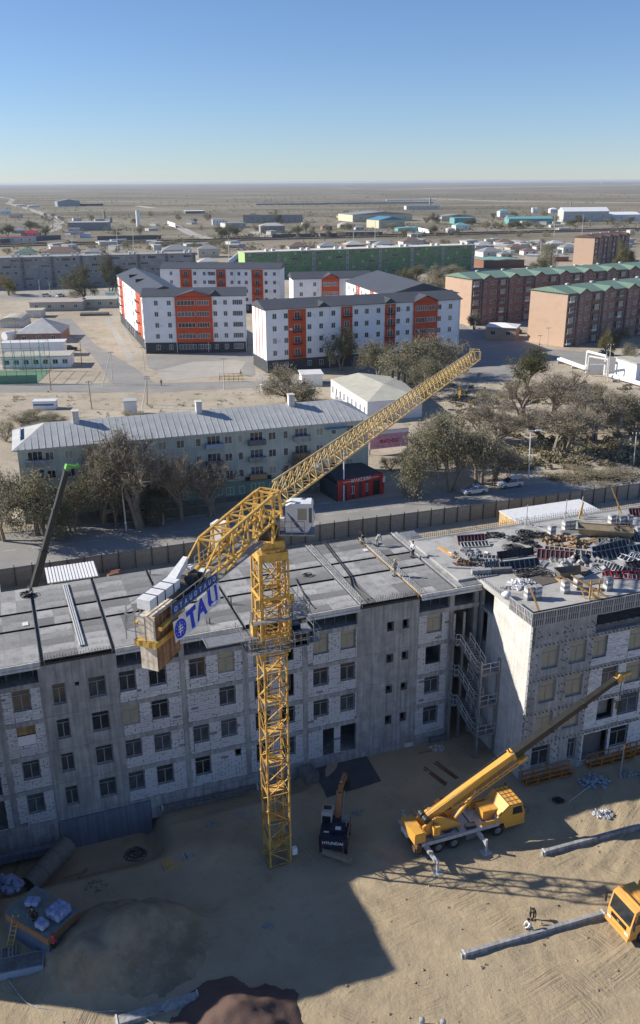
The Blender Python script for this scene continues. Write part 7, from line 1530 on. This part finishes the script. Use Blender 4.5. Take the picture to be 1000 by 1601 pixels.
# yard: concrete beams, cradles, coils, pallets
def beam(label, a, b_, w=.42, h_=.42, mat=CONC, z=0.):
    p, q = G(*a), G(*b_); v = q-p; an = atan2(v.y, v.x); o = thing('concrete_beam', label, 'concrete beam', (p.x, p.y, z), an); L_ = v.length
    mb = MB(); mb.box(0, L_, -w/2, w/2, 0, .1); mb.box(.0, L_, -w/2+.06, w/2-.06, .1, h_); mb.done('beam_body', mat, o)
    for t in (.02, .98): mb = MB(); mb.box(L_*t-.06, L_*t+.06, -w/2-.02, w/2+.02, 0, h_+.05); mb.done('end_plate', CONCL, o)
    mb = MB(); mb.tube((L_*.5, -w/2-.01, h_), (L_*.5+.3, -w/2-.01, h_), .03); mb.done('lifting_loop', STEELD, o)
beam('long concrete beam on the sand below the two workers', (720, 1497), (946, 1431)); beam('long concrete beam on the sand right of the mobile crane', (846, 1337), (1010, 1292)); beam('pale concrete slab strip at the bottom left of the yard', (180, 1601), (312, 1560), .8, .3); beam('concrete foundation beam in the pit at the left', (-10, 1325), (97, 1303), .7, .6, BLUEW, -1.6)
beam('timber beam along the trench left of the mast', (250, 1262), (405, 1228), .4, .3, CONCD, -.25)
def cradle(label, px, py, n, rz):
    o = thing('suspended_cradle', label, 'cradle', G(px, py), rz, 'orange facade cradles at the foot of the right wing'); L_ = n*1.25
    CO = MATS.get('cradle_orange') or M('cradle_orange', (.42,.17,.03), .6, var=.2, sc=3)
    mb = MB()
    for y in (0, .75):
        for z in (.15, .6, 1.15): mb.bar((0, y, z), (L_, y, z), .07)
    mb.done('rail', CO, o)
    for i in range(n+1): mb = MB(); mb.bar((i*1.25, 0, .1), (i*1.25, 0, 1.2), .08); mb.bar((i*1.25, .75, .1), (i*1.25, .75, 1.2), .08); mb.bar((i*1.25, 0, .15), (i*1.25, .75, .15), .08); mb.done('upright', CO, o)
    mb = MB(); mb.box(0, L_, .04, .71, .1, .14); mb.done('floor_plate', RUST, o)
cradle('left orange facade cradle at the foot of the right wing', 822, 1231, 4, FA-.02); cradle('middle orange facade cradle, higher in the row', 922, 1204, 4, FA-.02); cradle('right orange facade cradle at the edge of view', 985, 1186, 4, FA)
coil('cable_coil', 'black tyre-like hose coil on the ground before the cradles', 873, 1252, 0.02, .5, BLACK, 20); clump('debris_heap', 'heap of grey metal scraps on the sunlit sand', 942, 1273, 0, .9, LSTEEL, 70, 'scrap', .35, .2); coil('cable_coil', 'dark rope coil in the shaded yard left of the pallets', 212, 1338, .02, 1.0, STEELD, 22)
clump('debris_heap', 'pale plastic litter before the middle cradle', 930, 1222, 0, 1.5, BLUEG, 60, 'litter', .1, .22); clump('debris_heap', 'grey litter by the corner of the long block', 684, 1170, 0, .8, CONCL, 30, 'litter', .1, .15); clump('debris_heap', 'grey debris along the foot of the right cradle', 990, 1212, 0, 1.4, CONC, 60, 'litter', .15, .2)
o = thing('pole_beam', 'long thin steel pole lying on the ground toward the cradles', 'pole', G(889, 1254), 0); v = G(940, 1217)-G(889, 1254); mb = MB(); mb.tube((0, 0, .06), (v.x, v.y, .1), .05); mb.done('pole', LSTEEL, o)
o = thing('signal_post', 'thin post with orange and white top beside the right cradle', 'post', G(969, 1215), 0); mb = MB(); mb.tube((0, 0, 0), (0, 0, 3.2), .05); mb.done('shaft', BLUEG, o); mb = MB(); mb.tube((0, 0, 3.2), (0, 0, 3.6), .11); mb.done('lamp', ORG, o)
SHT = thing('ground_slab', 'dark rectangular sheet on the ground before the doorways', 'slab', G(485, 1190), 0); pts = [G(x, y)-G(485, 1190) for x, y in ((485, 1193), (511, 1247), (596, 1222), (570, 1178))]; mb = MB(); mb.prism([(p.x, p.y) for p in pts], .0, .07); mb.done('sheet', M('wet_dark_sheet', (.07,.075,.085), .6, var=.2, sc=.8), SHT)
o = thing('skip', 'small open steel skip beside the long block corner', 'skip', G(672, 1163), FA); mb = MB(); mb.box(0, 1.8, 0, 1.1, 0, .08); mb.box(0, 1.8, 0, .07, .08, .6); mb.box(0, 1.8, 1.03, 1.1, .08, .6); mb.box(0, .07, .07, 1.03, .08, .6); mb.box(1.73, 1.8, .07, 1.03, .08, .6); mb.done('bin_body', CONCD, o)
o = thing('concrete_block', 'pale concrete block on the ground left of the skip', 'block', G(632, 1169), .3); mb = MB(); mb.box(0, .9, 0, .6, 0, .45); mb.done('body', CONCL, o)
o = thing('concrete_block', 'large dark concrete block left of the excavator bucket', 'block', G(478, 1228), .5); mb = MB(); mb.box(0, 1.4, 0, 1.6, 0, .9); mb.done('body', CONCD, o)
def pallet(label, px, py, rz, mat=WOOD, L_=1.3, W_=1.0, z=0., stack=1):
    p = G(px, py); o = thing('pallet', label, 'pallet', (p.x, p.y, gh(p.x, p.y)+.0+z), rz, 'wooden pallets in the shaded yard')
    for s_ in range(stack):
        for i in range(6): mb = MB(); mb.box(i*L_/6+.02, i*L_/6+.16, 0, W_, .1+s_*.16, .13+s_*.16); mb.done('slat', mat, o)
        for y in (0, W_/2-.04, W_-.08): mb = MB(); mb.box(0, L_, y, y+.08, s_*.16, .1+s_*.16); mb.done('bearer', mat, o)
pallet('light wooden pallet in the shaded yard, the larger one', 259, 1363, .5, WOODL, 1.4, 1.3); pallet('grey narrow pallet right of the light one', 288, 1349, .45, PLYG, 1.1, .9); pallet('pale pallet at the far left below the ladder', -6, 1508, .3, PLYG, 1.5, 1.2)
p = G(80, 1330); o = thing('concrete_pipe', 'large grey pipe section leaning out of the pit behind the container', 'pipe', (p.x-1.2, p.y-2.6, gh(p.x, p.y)+.5), R(62)); mb = MB(); n_ = 16
mb.tube((0, 0, .6), (4.6, 0, 1.2), .85, n=16, cap=False); mb.tube((4.6, 0, 1.2), (0, 0, .6), .75, .75, 16, cap=False); mb.tube((1.4, 0, .78), (1.55, 0, .8), .9, n=16); mb.tube((3.0, 0, 1.0), (3.15, 0, 1.02), .9, n=16); mb.done('pipe_body', M('dusty_pipe', (.20,.185,.16), .9, var=.2, dirt=(.28,.22,.15), dsc=1, damt=.6), o, True)
# container with bags on top
cz = .2; a = G(7, 1425, 2.2); b_ = G(74, 1465, 2.2); an = atan2(b_.y-a.y, b_.x-a.x)
CT = thing('container', 'blue and orange site container under a grey tarpaulin at the left', 'container', (a.x, a.y, -.1), an); L_ = (b_-a).length
part(CT, I4, 'wall', M('container_blue', (.09,.15,.24), .7, var=.2, dirt=(.13,.09,.06), dsc=1, damt=.6), (0, L_, 0, 2.9, 0, 1.5)); part(CT, I4, 'upper_band', M('container_orange', (.34,.17,.08), .7, var=.2), (-.02, L_+.02, -.02, 2.92, 1.5, 2.2)); 
mb = MB(); n1, n2 = 14, 12
mb.add([(-.1+(L_+.2)*i/n1, -.1+3.1*j/n2, 2.25+.10*noise.noise(Vector((i*.5, j*.5, 1)))) for j in range(n2+1) for i in range(n1+1)], [(j*(n1+1)+i, j*(n1+1)+i+1, (j+1)*(n1+1)+i+1, (j+1)*(n1+1)+i) for j in range(n2) for i in range(n1)]); mb.done('tarpaulin', M('grey_tarp', (.17,.21,.20), .6, var=.2), CT, True)
def bags(label, base, an, nx_, ny_, nz_, sz=(.5, .35, .16)):
    o = thing('bag_stack', label, 'bags', base, an)
    mb = MB(); prof = [(-.5,-.3),(-.42,-.5),(.42,-.5),(.5,-.3),(.5,.3),(.42,.5),(-.42,.5),(-.5,.3)]
    mb.add([(x*sz[0]*.9, y*sz[1]*.96, 0.02) for x, y in prof]+[(x*sz[0], y*sz[1], sz[2]*.5) for x, y in prof]+[(x*sz[0]*.86, y*sz[1]*.86, sz[2]) for x, y in prof], [(i,(i+1)%8,(i+1)%8+8,i+8) for i in range(8)]+[(i+8,(i+1)%8+8,(i+1)%8+16,i+16) for i in range(8)]+[tuple(range(16,24))]); me = mb.mesh('bag', BAGS)
    for k in range(nz_):
        for i in range(nx_):
            for j in range(ny_): link('bag', me, o, (i*sz[0]+U(-.02, .02), j*sz[1]+U(-.02, .02), k*sz[2]), (0, 0, U(-.08, .08)))
c = Vector((a.x, a.y, 0)); ux = Vector((cos(an), sin(an), 0)); uy = Vector((-sin(an), cos(an), 0))
q = c+ux*(L_-1.25)+uy*1.35; bags('tall stack of blue-white bags on the rear corner of the container', (q.x, q.y, 2.3), an, 3, 4, 4, (.42, .34, .15)); q = c+ux*(L_-1.2)+uy*.25; bags('low stack of blue-white bags at the front corner of the container', (q.x, q.y, 2.3), an, 2, 2, 3, (.42, .34, .15)); q = c+ux*(L_-3.4)+uy*1.3; bags('small loose pair of bags in the middle of the tarpaulin', (q.x, q.y, 2.28), an+.5, 2, 2, 2)
p = G(6, 1372); clump('bag_heap', 'untidy heap of blue bags at the left edge behind the container', 6, 1385, -.2, 1.3, BAGS, 60, 'bags', .6, .4)
LD = thing('ladder', 'pale wooden ladder leaning on the container', 'ladder', G(11, 1480), 0); tp = G(20, 1430, 2.3)-G(11, 1480)
for e in (0, .42): mb = MB(); mb.bar((e, 0, 0), (tp.x+e, tp.y, tp.z), .07); mb.done('rail', WOODL, LD)
for i in range(7): mb = MB(); t = (i+.5)/7; mb.bar((tp.x*t, tp.y*t, tp.z*t), (tp.x*t+.42, tp.y*t, tp.z*t), .05); mb.done('rung', WOODL, LD)
o = thing('trough_box', 'grey-blue open box on the ground at the lower left edge', 'box', G(-6, 1535), .25); mb = MB(); mb.box(0, 3.2, 0, 1.4, 0, .6); mb.done('box_body', BLUEG, o); mb = MB(); mb.box(.1, 3.1, .1, 1.3, .6, .63); mb.done('lid', CONCD, o)
o = thing('plastic_jug', 'pale blue plastic jug beside the grey-blue box', 'jug', G(36, 1523), 0); mb = MB(); mb.tube((0, 0, 0), (0, 0, .35), .16); mb.tube((0, 0, .35), (0, 0, .45), .06); mb.done('jug', M('pale_blue_plastic', (.35,.48,.65), .4), o)
# gravel heap and a heap of soil
def heap(name, label, cx_, cy_, rx, ry, hh, mat, seed, cat):
    n1 = 40; mb = MB(); vs = []
    for j in range(n1+1):
        for i in range(n1+1):
            u, v = 2*i/n1-1, 2*j/n1-1; x, y = cx_+u*rx*1.15, cy_+v*ry*1.15; d_ = hypot(u*1.15, v*1.15)+.30*noise.noise(Vector((x*.33, y*.33, seed)))+.12*noise.noise(Vector((x*.9, y*.9, seed))); z = hh*max(0, 1-d_)**1.0 if d_ < 1 else -.12
            z += (.10*noise.noise(Vector((x*1.6, y*1.6, seed)))+.05*noise.noise(Vector((x*4, y*4, seed)))) * (1 if z > 0 else 0); vs.append((x-cx_, y-cy_, gh(x, y)+z-.04))
    mb.add(vs, [(j*(n1+1)+i, j*(n1+1)+i+1, (j+1)*(n1+1)+i+1, (j+1)*(n1+1)+i) for j in range(n1) for i in range(n1)]); o = mb.done(name, mat, None, True); o.location = (cx_, cy_, 0); tag(o, label, cat)
p = G(385, 1588); heap('gravel_heap', 'heap of dark reddish gravel at the bottom edge of the yard', p.x-.4, p.y-.4, 4.4, 3.4, 1.9, GRAVEL, 3, 'gravel')
heap('soil_heap', 'broad mound of excavated brown soil in the shaded yard', -14.4, 48.6, 6.4, 4.8, 1.5, MOUND, 8, 'soil')
o = thing('bollard', 'pale rounded concrete post end at the bottom edge, left of two', 'post', G(659, 1603), 0); mb = MB(); mb.tube((0, 0, 0), (0, 0, .5), .2); mb.blob((0, 0, .5), .2, 10, 6); mb.done('post', CONC, o)
o = thing('bollard', 'pale rounded concrete post end at the bottom edge, right of two', 'post', G(692, 1606), 0); mb = MB(); mb.tube((0, 0, 0), (0, 0, .5), .2); mb.blob((0, 0, .5), .2, 10, 6); mb.done('post', CONC, o)
# ================================================================== PEOPLE
def skin_body(name, verts, edges, radii, mat, par, lvl=1):
    me = bpy.data.meshes.new(name); me.from_pydata(verts, edges, []); me.materials.append(mat); o = link(name, me, par)
    md = o.modifiers.new('skin', 'SKIN'); sv = me.skin_vertices[0].data
    for v, r in zip(sv, radii): v.radius = (r, r) if not isinstance(r, tuple) else r
    sv[0].use_root = True; md.use_smooth_shade = True; s_ = o.modifiers.new('sub', 'SUBSURF'); s_.levels = lvl; s_.render_levels = lvl; return o
def person(label, pos, ang, pose='stand', top=CLD, legs=CLD, hat=None, z=0.0, name='person'):
    o = thing(name, label, 'person', pos, ang)
    # joints: x forward, y left
    if pose == 'squat': hip, chest, neck, head = (0,0,.38), (.16,0,.78), (.22,0,.92), (.27,0,1.06); kn = lambda s: (.36, s*.16, .46); ft = lambda s: (.06, s*.15, .07); toe = lambda s: (.24, s*.16, .04); el = lambda s: (.36, s*.24, .62); ha = lambda s: (.52, s*.10, .45)
    elif pose == 'bend': hip, chest, neck, head = (-.08,0,.92), (.30,0,1.12), (.46,0,1.16), (.58,0,1.14); kn = lambda s: (.02, s*.11, .50); ft = lambda s: (-.04, s*.12, .08); toe = lambda s: (.14, s*.13, .04); el = lambda s: (.40, s*.22, .84); ha = lambda s: (.50, s*.14, .58)
    elif pose == 'walk': hip, chest, neck, head = (0,0,.93), (.03,0,1.34), (.04,0,1.50), (.06,0,1.63); kn = lambda s: (.13*s+.03, s*.09, .50); ft = lambda s: (.20*s-.05, s*.09, .08); toe = lambda s: (.20*s+.13, s*.1, .04); el = lambda s: (-.1*s, s*.27, 1.10); ha = lambda s: (-.16*s+.1, s*.28, .86)
    else: hip, chest, neck, head = (0,0,.93), (.02,0,1.34), (.02,0,1.50), (.04,0,1.63); kn = lambda s: (.02, s*.10, .50); ft = lambda s: (0, s*.12, .08); toe = lambda s: (.17, s*.14, .04); el = lambda s: (.04, s*.28, 1.10); ha = lambda s: (.24, s*.20, .96)
    V_ = [hip, tuple((Vector(hip)+Vector(chest))/2), chest, neck, head, (head[0]+.01, 0, head[2]+.09)]; E_ = [(0,1),(1,2),(2,3),(3,4),(4,5)]; r = [.115, .11, .12, .052, .085, .07]
    arms = []; 
    for s in (-1, 1):
        sh = (chest[0], s*.17, chest[2]+.02); b = len(V_); wr = Vector(ha(s)); el_ = Vector(el(s)); dr = (wr-el_).normalized()
        V_ += [sh, tuple(el_), tuple(wr), tuple(wr+dr*.08)]; E_ += [(2,b),(b,b+1),(b+1,b+2),(b+2,b+3)]; r += [.06, .042, .028, (.038, .018)]
        for k in range(4): V_.append(tuple(wr+dr*(.155-.012*abs(k-1.5))+Vector((0, (k-1.5)*.019, -.012)))); E_.append((b+3, len(V_)-1)); r.append(.009)
        V_.append(tuple(wr+dr*.07+Vector((.02, -s*.045, 0)))); E_.append((b+2, len(V_)-1)); r.append(.011)
        b = len(V_); V_ += [(hip[0], s*.09, hip[2]-.05), kn(s), ft(s), toe(s)]; E_ += [(0,b),(b,b+1),(b+1,b+2),(b+2,b+3)]; r += [.085, .055, .042, .04]
    skin_body('body', V_, E_, r, SKIN, o)
    V2 = [hip, tuple((Vector(hip)+Vector(chest))/2), chest, tuple(Vector(chest).lerp(Vector(neck), .6))]; E2 = [(0,1),(1,2),(2,3)]; r2 = [(.15, .125), (.155, .13), (.165, .13), .085]
    for s in (-1, 1): b = len(V2); sh = (chest[0], s*.175, chest[2]+.03); V2 += [sh, el(s), tuple(Vector(el(s)).lerp(Vector(ha(s)), .9))]; E2 += [(2,b),(b,b+1),(b+1,b+2)]; r2 += [.078, .06, .046]
    skin_body('jacket', V2, E2, r2, top, o)
    V3 = [(hip[0], 0, hip[2]+.02)]; E3 = []; r3 = [(.145, .13)]
    for s in (-1, 1): b = len(V3); V3 += [(hip[0], s*.09, hip[2]-.06), kn(s), tuple(Vector(ft(s))+Vector((0, 0, .03)))]; E3 += [(0,b),(b,b+1),(b+1,b+2)]; r3 += [.10, .072, .058]
    skin_body('trousers', V3, E3, r3, legs, o)
    for s in (-1, 1): mb = MB(); f0 = Vector(ft(s)); t0 = Vector(toe(s)); mb.bar(f0+Vector((-.06, 0, -.03)), t0+Vector((.05, 0, 0)), .10, .09); mb.done('shoe', BLACK, o)
    hd = Vector(head)
    mb = MB(); mb.blob(hd+Vector((-.015, 0, .07)), .108, 10, 6, flat=.95); 
    if hat: mb.tube(hd+Vector((0, 0, .055)), hd+Vector((0, 0, .07)), .135, n=12)
    mb.done('helmet' if hat else 'hair', hat or HAIR, o, True)
    mb = MB()
    for s in (-1, 1): mb.blob(hd+Vector((.082, s*.033, .03)), .013, 6, 4)
    mb.done('eyes', HAIR, o); mb = MB(); mb.blob(hd+Vector((.098, 0, .0)), .018, 6, 4); mb.done('nose', SKIN, o); mb = MB(); mb.cbox(hd+Vector((.082, 0, -.04)), (.012, .045, .012)); mb.done('mouth', CLR, o)
    return o
YH = M('yellow_helmet', (.6,.42,.05), .4)
person('worker in dark camouflage clothes standing bent over the white-shirted one', G(831, 1437), R(-100), 'bend', M('camouflage', (.045,.05,.035), .9, var=.5, sc=6), CLD)
person('worker in white shirt crouching on the beam below the dark-clothed one', (G(829, 1455).x, G(829, 1455).y, .0), R(190), 'squat', CLW, CLG)
person('worker in red and white jacket standing beside the container corner', (G(86, 1498).x, G(86, 1498).y, gh(*G(86, 1498).xy)), R(70), 'stand', CLR, CLD, RED)
q = c+ux*(L_-1.9)+uy*.7; person('worker in black sitting among the bags on the container', (q.x, q.y, 2.28), R(200), 'squat', CLD, CLD)
person('worker in dark clothes at the rear of the deck, leftmost', G(567, 850, PZ), R(120), 'bend', CLD, CLD); person('worker in grey bending at the beam form, second from left', G(589, 854, PZ), R(40), 'bend', CLG, CLG); person('worker in pale jacket standing at the right beam form', G(645, 871, PZ), R(220), 'stand', CLW, CLD); person('worker in grey standing at the middle beam form with shadow on the deck', G(617, 901, PZ), R(120), 'stand', CLG, CLG, YH)
person('pedestrian in black walking before the left orange block', G(252, 603-0), R(90), 'walk', CLD, CLD); person('pedestrian in dark clothes on the pale yard near the play frame', G(376, 587), R(0), 'walk', CLD, CLD)
person('man in black beside the patrol car and the crossover', G(769, 760), R(200), 'stand', CLD, CLD); person('second man in black in front of the crossover', G(773, 759), R(170), 'stand', CLD, CLD); person('man in black under the tree behind the crossover, left one', G(792, 744), R(0), 'stand', CLD, CLD); person('man in black under the tree behind the crossover, right one', G(797, 743), R(180), 'stand', CLD, CLD)
for (lb, x, y, L_, W_, rz, ti, fr) in [('grey ladder panel lying flat between navy panel and heap', 812, 872, 3.0, .8, .5, .1, STEELG), ('pale narrow panel across the front of the heap', 895, 893, 3.4, .5, -.3, .2, LSTEEL), ('dark ribbed panel half buried under the heap', 905, 880, 4.0, 1.0, .1, .3, STEELD), ('dusty grid panel right of the trough', 935, 850, 3.2, .9, -.3, .3, STEELG), ('grey grid on top of the ribbed panels', 945, 862, 3.0, 1.0, .8, .2, LSTEEL), ('dark grid at the right edge under the white ladders', 985, 890, 3.4, 1.0, .1, .3, STEELD), ('dull grey panel flat behind the red one', 965, 893, 3.4, 1.0, -.5, .1, STEELG), ('narrow grey panel left of the brown trough', 845, 893, 2.4, .6, .9, .1, LSTEEL), ('flat grey panel beside the small blue-black box', 745, 905, 2.2, .8, .2, .05, STEELG), ('dark narrow panel behind the pink stack', 745, 845, 2.6, .6, .3, .3, STEELD)]: formpanel(lb, x, y, L_, W_, rz+R(8), ti, fr)
clump('junk_heap', 'dense pile of mixed boards and clamps under the formwork heap', 915, 880, RZ, 3.2, PLYG, 70, bl=.5, flat=.15); clump('junk_heap', 'timber offcuts scattered before the board stack', 880, 850, RZ, 2.6, WOOD, 60, bl=.35); clump('junk_heap', 'grey offcuts scattered around the pink-edged stack', 735, 868, RZ, 2.2, STEELG, 36, bl=.3, flat=.2); clump('junk_heap', 'small debris strewn at the rear right of the slab', 965, 838, RZ, 3.0, CONCD, 60, bl=.3)

# clods, stones and scraps trodden into the yard
mb = MB()
for i in range(900):
    x, y = U(-22, 30), U(42, 72); s_, t_ = fT(x, y)
    if t_ > -.4 or (s_ > 28.5 and t_ > -9.2): continue
    r = .02+.10*RN()**5; mb.cbox((x, y, gh(x, y)+r*.2), (r*U(1, 2), r*U(1, 2), r), Matrix.Rotation(U(0, 3), 3, 'Z') @ Matrix.Rotation(U(0, .6), 3, 'X'))
tag(mb.done('clods', M('clod_soil', (.38,.31,.21), .95)), kind='stuff')
for k, (x, y, L_, rz, lb) in enumerate(((30, 1350, 2.6, .9, 'thin board lying in the pit above the container'), (48, 1362, 1.8, -.5, 'short board beside the leaning pipe'), (92, 1340, 2.2, .4, 'board on the soil right of the leaning pipe'), (15, 1340, 2.4, 1.6, 'board standing at the left edge of the pit'), (62, 1500, 1.8, .2, 'board on the soil below the container'), (120, 1352, 1.2, 1.2, 'short scrap board at the foot of the blue wall'), (700, 1225, 3.0, 2.2, 'rusty beam lying behind the truck cab, front one'), (716, 1215, 3.0, 2.2, 'rusty beam lying behind the truck cab, rear one'), (655, 1180, 1.4, .3, 'board beside the skip'))):
    p = G(x, y); o = plank(lb, x, y, L_, .2, rz, RUST if 'rusty' in lb else WOOD, z=0.0, n=2 if 'rusty' in lb else 1); o.location.z = gh(p.x, p.y)+.03
for x, y, lb, r in ((420, 1450, 'shallow pile of broken concrete bits in the shaded yard', .5), (330, 1290, 'pale scraps on the soil left of the mast', .7), (375, 1275, 'small stones beside the trench', .5), (150, 1385, 'dark clods behind the container', 1.0), (560, 1270, 'pale litter right of the excavator arm', .6)): clump('debris_heap', lb, x, y, gh(*G(x, y).xy)-.02, r, MOUND if 'clods' in lb else CONC, 30, 'litter', .12, .12)
# ================================================================== HAZE
hb = MB(); hb.box(-24000, 24000, -3000, 34000, -4.0, 53.5)
hm = bpy.data.materials.new('haze'); hm.use_nodes = True; ht = hm.node_tree; ht.nodes.remove(ht.nodes['Principled BSDF'])
pv = ht.nodes.new('ShaderNodeVolumePrincipled'); pv.inputs['Color'].default_value = (.78, .87, 1.0, 1); pv.inputs['Density'].default_value = 5e-5; pv.inputs['Anisotropy'].default_value = .2
ht.links.new(pv.outputs[0], ht.nodes['Material Output'].inputs['Volume'])
tag(link('haze', hb.mesh('haze', hm)), kind='stuff')
